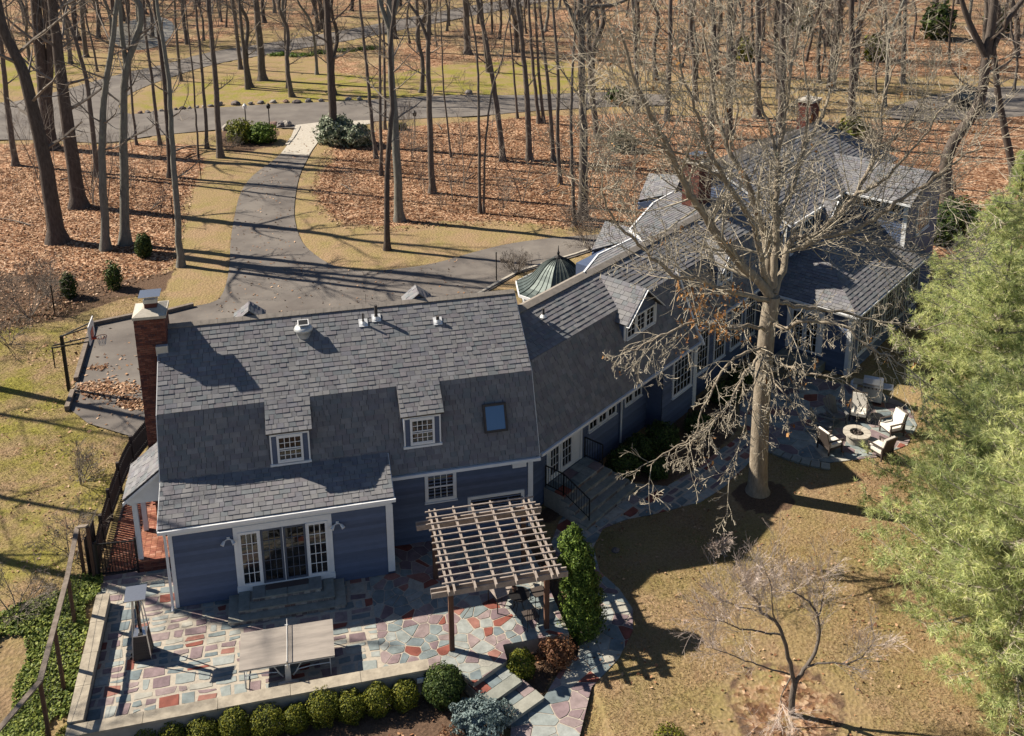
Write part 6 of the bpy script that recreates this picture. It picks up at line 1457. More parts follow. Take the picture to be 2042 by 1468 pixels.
# ------------------------------------------------------------------ the great oak
oak = thing('oak_tree', (OAK[0], OAK[1], -.45), 'great bare oak with pale limbs and drooping lower branches in front of the connector', 'tree')
base = OAK+[0, 0, .08]
def od(px, py, dd=0.):   # point over the oak foot, dd metres nearer (-) or farther
    b2 = base+np.array([fw[0], fw[1], 0])/math.hypot(fw[0], fw[1])*dd; return at_dist(px, py, b2)
rs = np.random.default_rng(5); b = MB()
TR = [base, od(1516, 850), od(1524, 720), od(1532, 640), od(1540, 590)]
P = np.array(smoothline(TR, 7)); h = P[:, 2]-P[0, 2]; rr = np.interp(h, [0, .25, 1.0, 4, 7, 9], [.50, .40, .35, .32, .30, .285]); b.tube(P, rr, 20)
part('trunk', b, MT['oakbark'], oak, smooth=True)
LM = [ # limbs: (points, depth offsets, r0, r1)
 ([(1538, 592), (1512, 560), (1440, 482), (1398, 415), (1371, 379), (1330, 290), (1298, 225), (1262, 150), (1235, 60)], (0, -.3, -.9, -1.4, -1.8, -2.3, -2.6, -2.8, -3), .22, .05),
 ([(1540, 575), (1530, 500), (1512, 430), (1492, 370), (1455, 300), (1432, 240), (1420, 150), (1398, 40)], (0, .3, .6, .9, 1.2, 1.5, 1.7, 2), .2, .04),
 ([(1543, 570), (1545, 500), (1550, 420), (1552, 330), (1562, 240), (1580, 130), (1596, 30)], (0, .1, .2, .5, .8, 1., 1.2), .18, .04),
 ([(1536, 580), (1520, 530), (1502, 451), (1447, 362), (1412, 297), (1392, 231), (1360, 150), (1345, 60)], (0, -.3, -.8, -1.5, -2, -2.4, -2.8, -3), .15, .03),
 ([(1544, 585), (1560, 540), (1577, 482), (1625, 468), (1680, 420), (1707, 386), (1735, 331), (1755, 293), (1762, 210), (1790, 110)], (0, .4, .9, 1.4, 1.8, 2.2, 2.6, 2.9, 3.2, 3.5), .17, .035),
 ([(1575, 500), (1625, 480), (1728, 447), (1783, 406), (1851, 365), (1905, 325), (1960, 290)], (.8, .6, .2, -.2, -.5, -.8, -1), .14, .03),
 ([(1550, 430), (1580, 380), (1600, 300), (1640, 230), (1665, 140), (1690, 50)], (.2, 1, 1.8, 2.4, 3, 3.6), .12, .03),
 ([(1536, 600), (1500, 590), (1440, 575), (1394, 556), (1340, 548), (1277, 490), (1232, 450), (1206, 400), (1196, 330)], (0, -1, -1.8, -2.2, -2.6, -3, -3.2, -3.3, -3.3), .12, .03),
 ([(1552, 330), (1530, 240), (1500, 150), (1480, 50), (1470, -40)], (.5, .9, 1.2, 1.5, 1.8), .08, .02),
 ([(1600, 300), (1612, 200), (1604, 100), (1622, 0)], (1.8, 2.2, 2.6, 2.9), .07, .02),
 ([(1707, 386), (1760, 360), (1820, 300), (1870, 230), (1920, 170)], (2.2, 1.8, 1.4, 1.2, 1.), .08, .02),
 ([(1447, 362), (1400, 330), (1340, 300), (1270, 280), (1210, 270)], (-1.5, -1.9, -2.3, -2.6, -2.8), .07, .018),
 ([(1330, 290), (1290, 270), (1240, 210), (1200, 170)], (-2.3, -2.0, -1.7, -1.5), .06, .018),
 ([(1755, 293), (1800, 260), (1840, 200), (1862, 120)], (2.9, 2.6, 2.4, 2.2), .05, .016),
 ([(1455, 300), (1470, 220), (1455, 120), (1462, 20)], (1.2, 1.6, 1.9, 2.2), .06, .018),
 ([(1640, 460), (1700, 470), (1760, 490), (1830, 500), (1880, 480)], (1.4, 1., .6, .3, 0), .06, .018),
 ([(1538, 640), (1562, 655), (1610, 640), (1680, 650), (1730, 690), (1790, 720), (1850, 770)], (0, -.8, -1.6, -2.2, -2.8, -3.2, -3.5), .10, .02),
 ([(1545, 600), (1590, 612), (1660, 618), (1760, 640), (1830, 660), (1900, 640)], (0, .6, 1.4, 2.2, 2.8, 3.2), .10, .02),
 ([(1530, 660), (1490, 650), (1440, 655), (1390, 640), (1330, 665), (1280, 690), (1235, 700)], (0, -1., -1.8, -2.4, -2.9, -3.2, -3.4), .085, .02),
 ([(1530, 690), (1500, 700), (1450, 730), (1415, 790), (1390, 850), (1370, 920)], (0, -1.2, -2.2, -2.8, -3.2, -3.5), .075, .02),
 ([(1526, 700), (1490, 740), (1455, 800), (1410, 850), (1350, 890), (1290, 930)], (0, -1.6, -2.6, -3.4, -4.0, -4.5), .07, .018),
 ([(1530, 700), (1570, 730), (1620, 745), (1680, 760), (1740, 800)], (0, -1., -1.8, -2.3, -2.8), .06, .018),
 ([(1528, 710), (1545, 760), (1580, 800), (1600, 850)], (0, -1.4, -2.2, -2.8), .05, .015),
 ([(1528, 705), (1505, 760), (1490, 830), (1470, 900), (1455, 960)], (0, -1.8, -2.8, -3.4, -3.8), .055, .015),
]
lb = MB(); tw = MB(); tips = []
for i, (pp, dd, r0, r1) in enumerate(LM):
    Q = [od(x, y, d) for (x, y), d in zip(pp, dd)]; S_ = np.array(smoothline(Q, 5)); n = len(S_); S_[2:-1] += rs.normal(0, .035, (n-3, 3)); rr = np.linspace(r0*.86, r1*.8, n); lb.tube(S_, rr, 8)
    drop = i >= 16; m = int(n*(.88 if i < 16 else .62))
    for j in range(m):
        t = .12+.88*(j+rs.random())/m; k = min(int(t*(n-1)), n-2); q = S_[k]; dv = S_[k+1]-S_[k]
        c2 = rnd_dir(rs, dv, rs.uniform(.45, 1.0)); L = rs.uniform(1.1, 3.3)*(1.0 if i < 16 else .62 if i < 19 else .5)
        if drop: c2[2] -= .35
        branch(tw, rs, q, c2, L, max(rr[k]*.32, .014), 0, (5, 4, 3, 3), -.03 if drop else .07, .30 if drop else .2, (5, 3, 2) if i < 16 else (4, 3, 2), .52, tips, .12 if drop else 0, 5, .008, (.4, 1.15))
part('limb', lb, MT['oakbark'], oak, smooth=True); part('twig', tw, MT['oaktwig'], oak, kind='stuff')
# brown leaves still clinging in two places
tips = np.array(tips); tp = np.array([proj(p) for p in tips]); sel = ((tp[:, 0] > 1345) & (tp[:, 0] < 1500) & (tp[:, 1] > 570) & (tp[:, 1] < 680) & (rs.random(len(tips)) < .4)) | (rs.random(len(tips)) < .006)
cl = tips[sel]; L_ = np.concatenate([c+RNG.normal(0, .08, (3, 3)) for c in cl]) if len(cl) else np.zeros((1, 3)); part('clinging_leaf', leaves(L_, .06, None, flat=1.), MT['oakleaf'], oak, kind='stuff')
print('oak tips', len(tips))
# ------------------------------------------------------------------ small lawn tree
st_ = thing('small_tree', tuple(SMALLTREE), 'small spreading bare tree with pinkish twigs on a mulch ring in the lawn', 'tree')
sb = SMALLTREE+[0, 0, .0]
def sdp(px, py, dd=0.): return at_dist(px, py, sb+np.array([fw[0], fw[1], 0])*dd)
b = MB(); tw = MB(); LMs = [([(1578, 1428), (1580, 1390), (1586, 1358)], (0, 0, 0), .10, .085), ([(1586, 1365), (1572, 1310), (1562, 1270), (1545, 1238), (1515, 1220), (1512, 1200), (1490, 1180), (1476, 1155)], (0, -.1, -.2, -.2, -.1, 0, .1, .2), .07, .012), ([(1586, 1362), (1602, 1335), (1625, 1300), (1634, 1262), (1630, 1225), (1612, 1200), (1580, 1180), (1555, 1178)], (0, 0, .1, .2, .3, .3, .3, .3), .065, .012),
 ([(1605, 1332), (1640, 1322), (1690, 1322), (1725, 1305), (1748, 1270)], (0, -.1, -.3, -.4, -.5), .035, .008), ([(1574, 1345), (1540, 1335), (1500, 1322), (1440, 1300), (1410, 1290)], (0, -.2, -.4, -.6, -.7), .03, .006), ([(1560, 1268), (1520, 1260), (1480, 1255), (1462, 1248), (1440, 1240), (1410, 1235)], (-.2, -.3, -.4, -.5, -.6, -.7), .03, .007), ([(1632, 1235), (1640, 1200), (1642, 1170), (1650, 1140)], (.2, .3, .4, .5), .025, .006), ([(1576, 1352), (1558, 1390), (1560, 1415), (1550, 1440)], (0, -.2, -.3, -.4), .02, .006), ([(1545, 1240), (1540, 1200), (1535, 1160), (1520, 1120)], (-.2, -.5, -.6, -.8), .025, .006), ([(1512, 1215), (1480, 1212), (1450, 1200), (1430, 1205)], (0, -.2, -.3, -.3), .02, .006)]
for i, (pp, dd, r0, r1) in enumerate(LMs):
    S_ = np.array(smoothline([sdp(x, y, d) for (x, y), d in zip(pp, dd)], 4)); n = len(S_); S_[1:-1] += rs.normal(0, .012, (n-2, 3)) if i else 0; rr = np.linspace(r0, r1, n); b.tube(S_, rr, 8)
    if i:
        for j in range(int(n*1.15)):
            k = rs.integers(n//3, n-1); q = S_[k]; branch(tw, rs, q, rnd_dir(rs, S_[k+1]-S_[k]+np.array([0, 0, .05]), rs.uniform(.3, 1.0)), rs.uniform(.55, 1.35), .008, 0, (3, 3, 3),   .10, .3, (6, 4, 0), .55, None, 0, 4, .0032, (.3, .9))
part('trunk', b, MT['bark'], st_, smooth=True); part('twig', tw, MT['pinktwig'], st_, kind='stuff')
# ------------------------------------------------------------------ shrubs made of many small leaves
def leafball(c, rx, ry, rz, n, size, jag=.12, seed=0, fill=.35, bottom=-.9, flat=False):
    """leaves through an uneven rounded volume; returns MB"""
    g = np.random.default_rng(seed); v = g.normal(0, 1, (n, 3)); v /= np.linalg.norm(v, axis=1)[:, None]; v = v[v[:, 2] > bottom]; n = len(v)
    bump_ = np.array([noise.noise(Vector(p*2.6)+Vector((seed*3.1, 0, 0))) for p in v])
    r = (1+jag*bump_*2)*(1-fill*g.random(n)**2); P = v*r[:, None]*np.array([rx, ry, rz])+np.asarray(c)
    nrm = v+g.normal(0, .55, (n, 3)); nrm /= np.linalg.norm(nrm, axis=1)[:, None]; a = g.normal(0, 1, (n, 3)); u = np.cross(nrm, a); u /= np.linalg.norm(u, axis=1)[:, None]; w = np.cross(nrm, u)
    s = size*(.6+.8*g.random(n))[:, None]; b = MB(); V = np.stack([P-u*s, P-w*s*.5, P+u*s, P+w*s*.5], 1); b.quads(V.reshape(-1, 3), np.arange(4*n).reshape(-1, 4)); return b
def shrub(name, x, y, rx, rz, n, size, mat, label, cat='shrub', group=None, z=None, seed=0, jag=.12, sticks=True, ry=None, lift=.9, fill=.35):
    z = gz(x, y) if z is None else z
    t = thing(name, (x, y, z), label, cat, group); b = leafball((x, y, z+rz*lift), rx, ry or rx, rz, n, size, jag, seed, fill); part('foliage', b, MT[mat], t, kind=None)
    if sticks:
        g = np.random.default_rng(seed+9); b = MB()
        for k in range(6): a = g.random()*6.28; branch(b, g, np.array([x, y, z-.03]), np.array([math.cos(a)*.5, math.sin(a)*.5, 1]), rz*1.5, .02, 0, (4, 3, 3), .1, .3, (4, 0), .5, rmin=.005)
        part('stem', b, MT['twig'], t)
    return t
BX = [(345, 1450, 26), (402, 1452, 30), (466, 1440, 33), (532, 1432, 34), (588, 1420, 30), (644, 1405, 33), (699, 1400, 28), (753, 1388, 29), (806, 1376, 30)]
BL = ['clipped box ball at the left end of the row, partly cut by the frame', 'second clipped box ball from the left in the row below the wall', 'third clipped box ball from the left, large and dark at its foot', 'fourth clipped box ball from the left below the ping pong table', 'fifth clipped box ball from the left, in the middle of the row', 'sixth clipped box ball from the left, tallest of the row', 'third clipped box ball from the big dark green bush', 'second clipped box ball from the big dark green bush', 'clipped box ball right beside the big dark green bush']
for i, (px, py, r) in enumerate(BX):
    q = at(px, py+4, -.05); R_ = r/2027*29.5*random.uniform(.92, 1.08)
    shrub('box_ball', q[0], q[1], R_*1.0, R_*random.uniform(.9, 1.12), random.randint(3600, 5600), .028, 'boxwood', BL[i], 'bush', 'clipped box balls in a row below the wall', z=-.60, seed=i+1, jag=random.uniform(.08, .17), lift=1.0, fill=.45)
for (px, py), lab in (((292, 1470), 'dark low clipped bush at the bottom edge left of the row'), ((140, 1472), 'yellow green bush at the bottom left corner by the fence')):
    q = at(px, py, -.2); shrub('box_ball', q[0], q[1], .42, .4, 3000, .028, 'boxwood', lab, 'bush', z=-.62, seed=int(px), jag=.1)
q = at(885, 1372, -.1); shrub('round_bush', q[0], q[1], .60, .62, 8200, .034, 'holly', 'big dark green rounded bush at the end of the long terrace wall', 'bush', z=-.58, seed=31, jag=.12)
q = at(957, 1440, -.35); shrub('blue_spruce', q[0], q[1], .80, .42, 11000, .040, 'spruce', 'low spreading blue grey dwarf spruce beside the stone steps', 'bush', z=-.62, seed=33, jag=.35, ry=.62)
q = at(1040, 1325, -.1); shrub('round_bush', q[0], q[1], .44, .42, 4600, .03, 'boxwood', 'yellow green rounded bush in the angle of the steps and the pergola terrace', 'bush', z=-.50, seed=35, jag=.14)
q = at(1108, 1305, -.2); shrub('russet_shrub', q[0], q[1], .60, .38, 3800, .035, 'redshrub', 'brownish red loose shrub below the right pergola post', 'bush', z=-.50, seed=36, jag=.3, fill=.6)
q = at(1055, 1398, -.4); shrub('russet_shrub', q[0]-1.4, q[1]-1.15, .42, .22, 1500, .035, 'redshrub', 'russet low shrub at the foot of the steps beside the blue spruce', 'bush', z=-.62, seed=37, jag=.3, fill=.6)
q = at(905, 1478, -.4); shrub('russet_shrub', q[0], q[1], .5, .22, 1800, .035, 'redshrub', 'russet low shrub at the bottom edge left of the blue spruce', 'bush', z=-.64, seed=38, jag=.3, fill=.6)
q = at(1335, 1478, -.45); shrub('round_bush', q[0], q[1], .45, .2, 1500, .03, 'boxwood', 'mossy green low bush cut by the bottom edge of the lawn', 'bush', z=-.5, seed=39)
# tall upright evergreen by the pergola
b0 = np.array([12.62, -3.55, -.5]); t = thing('tall_evergreen', tuple(b0), 'tall dense leafy evergreen column beside the right side of the pergola', 'evergreen')
bb = MB()
for k, (dx, dy, zc, r, rz) in enumerate(((0, 0, .55, .70, .75), (.02, .12, 1.2, .66, .8), (-.02, .3, 1.85, .60, .75), (-.08, .5, 2.4, .52, .65), (-.2, .72, 2.85, .38, .48), (-.05, .85, 3.1, .22, .3))):
    l = leafball((b0[0]+dx, b0[1]+dy, b0[2]+zc), r, r, rz, 6500 if k < 4 else 2200, .04, .22, 50+k, .4); bb.quads(l.V[0], l.P[0][1])
part('foliage', bb, MT['arb'], t); b = MB(); b.tube([b0, b0+[0, .3, 1.5], b0+[-.1, .8, 3]], [.07, .05, .02], 6); part('trunk', b, MT['bark'], t)
# dark shrubs in the bed under the connector
for i, (s, n, r, lab) in enumerate(((5.2, -.1, .7, 'dark shrub next to the entry steps under the connector wall'), (6.5, .05, .65, 'dark shrub below the connector windows'), (7.8, -.25, .75, 'dark shrub left of the tall bay window'), (9.7, -.9, .6, 'dark low shrub under the tall bay window'), (12.6, -.5, .7, 'dark shrub at the wall behind the oak trunk'), (14.6, -.3, .6, 'dark shrub at the wall right of the oak trunk'), (5.9, -1.2, .5, 'low dark shrub in front of the entry bed row'))):
    p = Wp(s, n, 0); shrub('dark_shrub', p[0], p[1], r, r*.75, 3000, .05, 'holly', lab, 'shrub', z=-.45, seed=70+i, jag=.2)
# shrubs about the drive
def shrub_px(name, px, py, rpx, n, size, mat, label, seed, ratio=.8, jag=.25, ry=None, fill=.5):
    q = at(px, py); d = np.linalg.norm(q-CAM); r = rpx*d/F_; shrub(name, q[0], q[1], r, r*ratio, n, size*d/40, mat, label, 'shrub', None, gz(q[0], q[1]), seed, jag, True, (r*ry if ry else None), .8, fill)
shrub_px('evergreen_shrub', 482, 282, 28, 2600, .05, 'boxwood', 'yellow green leafy shrub in the entry bed, left one', 101); shrub_px('evergreen_shrub', 522, 283, 26, 2600, .05, 'arb', 'bright green leafy shrub in the entry bed, right one', 102)
shrub_px('rhododendron', 668, 285, 34, 3600, .07, 'rhodo', 'pale leaved rhododendron round the foot of the straight dark tree', 103, .9); shrub_px('rhododendron', 712, 290, 30, 2600, .07, 'rhodo', 'second pale leaved rhododendron, towards the leafy island', 104, .8)
shrub_px('yellow_shrub', 802, 258, 9, 500, .05, 'boxwood', 'small yellow shrub beside the lantern post right of the drive mouth', 105)
shrub_px('small_conifer', 288, 512, 15, 2600, .045, 'holly', 'small green conifer at the foot of the forked tree', 106, 1.7, .1); shrub_px('small_conifer', 229, 575, 15, 1800, .045, 'holly', 'small dark conifer between the wood and the parking court', 107, 1.9, .2); shrub_px('small_conifer', 139, 592, 14, 1800, .045, 'holly', 'narrow dark conifer behind the basketball hoop', 108, 1.9, .15)
shrub_px('evergreen_shrub', 1240, 300, 26, 2200, .07, 'rhodo', 'grey green shrub behind the rear gables, left of the oak crown', 109); shrub_px('evergreen_shrub', 1700, 290, 34, 3000, .08, 'boxwood', 'olive green shrub behind the tallest roof on the right', 110); shrub_px('evergreen_shrub', 1905, 450, 42, 3800, .06, 'holly', 'dark green shrub at the far right behind the right wing', 111); shrub_px('evergreen_shrub', 1232, 205, 22, 1400, .09, 'holly', 'green shrub at the roadside above the rear gables', 112)
shrub_px('evergreen_shrub', 1870, 470, 30, 2600, .06, 'holly', 'dark shrub close behind the right end of the low wing roof', 113)
for i, (px, py) in enumerate(((560, 96), (600, 98), (640, 92), (690, 88), (735, 84))):
    shrub_px('ground_cover', px, py+14, 22, 500, .05, 'arb', ('leftmost', 'second', 'middle', 'fourth', 'rightmost')[i]+' clump of the low bright green plants along the far road edge', 120+i, .12, .3, .5)
for i, (px, py, r, lab) in enumerate(((1868, 78, 26, 'dark evergreen among the bare trees at the top right'), (1745, 120, 20, 'olive evergreen left of the far parking area'), (1985, 70, 20, 'dark evergreen at the top right edge of the wood'), (1480, 120, 18, 'small olive evergreen behind the oak crown'), (1600, 60, 20, 'small dark evergreen at the top centre right'))):
    shrub_px('evergreen_shrub', px, py, r, 1300, .10, ('holly', 'boxwood')[i % 2], lab, 140+i, 1.3, .3)
# bare bushes
def bare_bush(px, py, h, label, seed, nst=7, mat='twig', sp=.6, z=0.0):
    q = at(px, py, z); g = np.random.default_rng(seed); t = thing('leafless_shrub', (q[0], q[1], gz(q[0], q[1])), label, 'shrub'); b = MB()
    for k in range(nst):
        a = g.random()*6.28; branch(b, g, np.array([q[0]+.08*math.cos(a), q[1]+.08*math.sin(a), gz(q[0], q[1])-.05]), np.array([sp*math.cos(a), sp*math.sin(a), 1]), h, .022, 0, (4, 3, 3), .04, .3, (7, 6, 4), .5, rmin=.0045, nseg=6)
    part('twig', b, MT[mat], t)
bare_bush(58, 632, 2.6, 'leafless multi stemmed shrub left of the narrow conifer', 1, 9); bare_bush(20, 690, 1.8, 'leafless shrub at the left edge above the side lawn', 2, 6); bare_bush(150, 1130, 1.9, 'thin leafless shrub behind the fence corner by the gate', 3, 4, sp=.3, z=-.3); bare_bush(30, 1250, 1.5, 'leafless shrub in the ivy at the left edge', 4, 6, sp=.9, z=-.5)
bare_bush(160, 965, 1.4, 'leafless shrub on the mossy lawn left of the porch', 5, 6, sp=.7); bare_bush(1438, 1110, .75, 'small leafless shrub tip rising at the edge of the house shadow', 6, 5, 'pinktwig', .35, -.45); bare_bush(1180, 500, 2.6, 'leafless shrub between the turret and the rear gables', 7, 8); bare_bush(1030, 545, 1.2, 'leafless hedge left of the turret along the kerb', 8, 10); bare_bush(455, 296, 1.4, 'leafless shrub at the left of the entry bed', 9, 6, sp=1.0)
bare_bush(1560, 770, 1.2, 'leafless shrub beside the house wall behind the oak trunk', 10, 6, z=-.45); bare_bush(1700, 335, 3.5, 'tall leafless shrub behind the right wing ridge', 11, 8); bare_bush(1860, 650, 2.2, 'leafless shrub between the low wing and the pine', 12, 8, sp=.9); bare_bush(100, 590, 2.2, 'leafless shrub in front of the wood at the left', 13, 7); bare_bush(1150, 450, 1.7, 'leafless shrub at the foot of the great trunk', 14, 7)
# fallen branch on the lawn strip
b = MB(); q0 = at(352, 300, .6); q1 = at(385, 291, .5); q2 = at(470, 293, .25); g = np.random.default_rng(3); b.tube(smoothline([q0, q1, q2], 5), np.linspace(.09, .03, 11), 6)
for k in range(14): f = g.random(); p = q1+(q2-q1)*f; branch(b, g, p, np.array([g.normal(), g.normal(), .5]), 1.1, .02, 0, (3, 3), .1, .3, (3, 0), .5, rmin=.01)
solo('fallen_branch', b, MT['twig'], tuple(q0*[1, 1, 0]), 'fallen bare branch lying across the ground left of the entry bed', 'branch')
# ------------------------------------------------------------------ ivy bank
g = np.random.default_rng(12); poly = np.array([(-2.75, 1.6), (-3.3, 2.3), (-5.2, 1.2), (-6.8, -1.5), (-8.5, -4.5), (-9.5, -9.5), (-2.4, -9.5), (-2.4, -4.9), (-2.55, -4.6), (-2.55, 1.0)])
P = np.stack([g.uniform(-9.5, -2.4, 70000), g.uniform(-9.5, 2.3, 70000)], 1); nn = np.array([noise.noise(Vector((a*.7, c*.7, 5))) for a, c in P])
P = P[(pdist(P[:, 0], P[:, 1], poly)+nn*1.2 > 0) & ~((nn < -.22) & (P[:, 1] < 0) & (P[:, 0] < -3))]
zz = ground_z(P[:, 0], P[:, 1])+.04+.10*g.random(len(P))
pl = MB(); ptsv = np.stack([P[:, 0], P[:, 1], zz], 1)
pl = leaves(ptsv, .052, None, flat=.45); o = part('ivy', pl, MT['ivy']); tag(o, 'glossy ivy ground cover on the bank beside the rail fence', 'ivy', kind='stuff')
# ------------------------------------------------------------------ scattered leaves on grass, beds and wood
def gzv(x, y): return ground_z(x, y)
pts = []
def add_leaves(n, x0, x1, y0, y1, cond, z=.02):
    x = g.uniform(x0, x1, n); y = g.uniform(y0, y1, n); k = cond(x, y); x, y = x[k], y[k]; pts.append(np.stack([x, y, gzv(x, y)+.035+.03*g.random(len(x))], 1))
bld = [(-.1, 0), (12.3, 1.3), tuple(Wp(18, -4, 0)[:2]), tuple(Wp(28, -4, 0)[:2]), tuple(Wp(32, 8, 0)[:2]), tuple(Wp(0, 6, 0)[:2]), (12.3, 9), (-.1, 9)]
free = lambda x, y: (pdist(x, y, bld) < -.2) & (pdist(x, y, P_terrace) < -.2)
nr = lambda x, y, f: np.array([noise.noise(Vector((a*f, c*f, 9))) for a, c in zip(x, y)])
add_leaves(5200, -14, 28, -12, 4, lambda x, y: free(x, y) & (nr(x, y, .5) > -.05) & ~inpoly(x, y, poly))
add_leaves(3500, -16, -2.4, 2, 26, lambda x, y: free(x, y) & (nr(x, y, .35) > .05) & (pdist(x, y, P_drive) < .1))
lw = np.array(pxs([(-100, 340), (380, 340), (345, 500), (340, 535), (240, 570), (180, 592), (120, 625), (0, 660), (-200, 700)]))
add_leaves(60000, -34, 2, 20, 62, lambda x, y: pdist(x, y, lw) > -.5)
isl = np.array(pxs([(655, 300), (760, 268), (900, 255), (1060, 245), (1250, 240), (1400, 330), (1250, 450), (1150, 455), (1000, 445), (870, 450), (780, 458), (690, 450), (650, 425), (630, 380)]))
add_leaves(70000, 3, 50, 28, 75, lambda x, y: pdist(x, y, isl) > -.5)
add_leaves(1500, 0, 14, 20, 60, lambda x, y: pdist(x, y, P_drive) > 0)
P = np.concatenate(pts); far = P[:, 1] > 19
b = leaves(P[far], .068, None, flat=.5); o = part('leaf_litter', b, MT['leaf']); tag(o, 'brown leaf litter lying over the woodland floor', 'leaves', kind='stuff')
b = leaves(P[~far], .05, None, flat=.4); o = part('loose_leaves', b, MT['leaf']); tag(o, 'loose brown leaves scattered over lawns and beds', 'leaves', kind='stuff')
# ------------------------------------------------------------------ short dormant grass near the camera
def grass(n, x0, x1, y0, y1, cond, h, name, mat, label):
    x = g.uniform(x0, x1, n); y = g.uniform(y0, y1, n); k = cond(x, y); x, y = x[k], y[k]; n = len(x); z = gzv(x, y)+.0
    a = g.random(n)*6.28; hh = h*(.5+g.random(n)); lean = g.normal(0, .6, (n, 2))*hh[:, None]; w = .006+.006*g.random(n)
    B = np.stack([x, y, z], 1); u = np.stack([np.cos(a)*w, np.sin(a)*w, np.zeros(n)], 1); tpt = B+np.stack([lean[:, 0], lean[:, 1], hh], 1)
    V = np.stack([B-u, B+u, tpt], 1); b = MB(); b.quads(V.reshape(-1, 3), np.arange(3*n).reshape(-1, 3)); o = part(name, b, MT[mat]); tag(o, label, 'grass', kind='stuff')
MT['grassblade'] = patchy('dormant_grass', [(0, (.18, .11, .062)), (.45, (.37, .24, .13)), (.85, (.52, .37, .22)), (1, (.27, .22, .09))], (.66, .63, .60), (1.2, 1.14, 1.05), .9, .2, [(0, (.14, .13, .04)), (.6, (.30, .24, .09)), (1, (.40, .32, .15))])
MT['mossblade'] = patchy('mossy_grass', [(0, (.13, .10, .05)), (.45, (.27, .21, .11)), (1, (.38, .31, .17))], (.6, .58, .56), (1.2, 1.15, 1.05), .8, .2, [(0, (.17, .16, .03)), (.6, (.35, .32, .055)), (1, (.45, .40, .09))])
lawnok = lambda x, y: free(x, y) & (pdist(x, y, P_path) < -.02) & (pdist(x, y, P_patio2) < -.02) & (np.hypot(x-SMALLTREE[0], (y-SMALLTREE[1])*1.15) > 2.3) & (np.hypot(x-OAK[0], y-OAK[1]) > 1.2) & ~inpoly(x, y, bed1) & ~inpoly(x, y, bed2) & ~inpoly(x, y, bed3)
grass(215000, 10.5, 31, -12, 6, lawnok, .045, 'lawn_grass', 'grassblade', 'short dormant straw coloured lawn with green patches')
grass(120000, -17, -2.6, 1, 26, lambda x, y: (pdist(x, y, P_drive) < 0) & ~inpoly(x, y, poly), .05, 'side_lawn_grass', 'mossblade', 'mossy yellow green side lawn with brown patches')
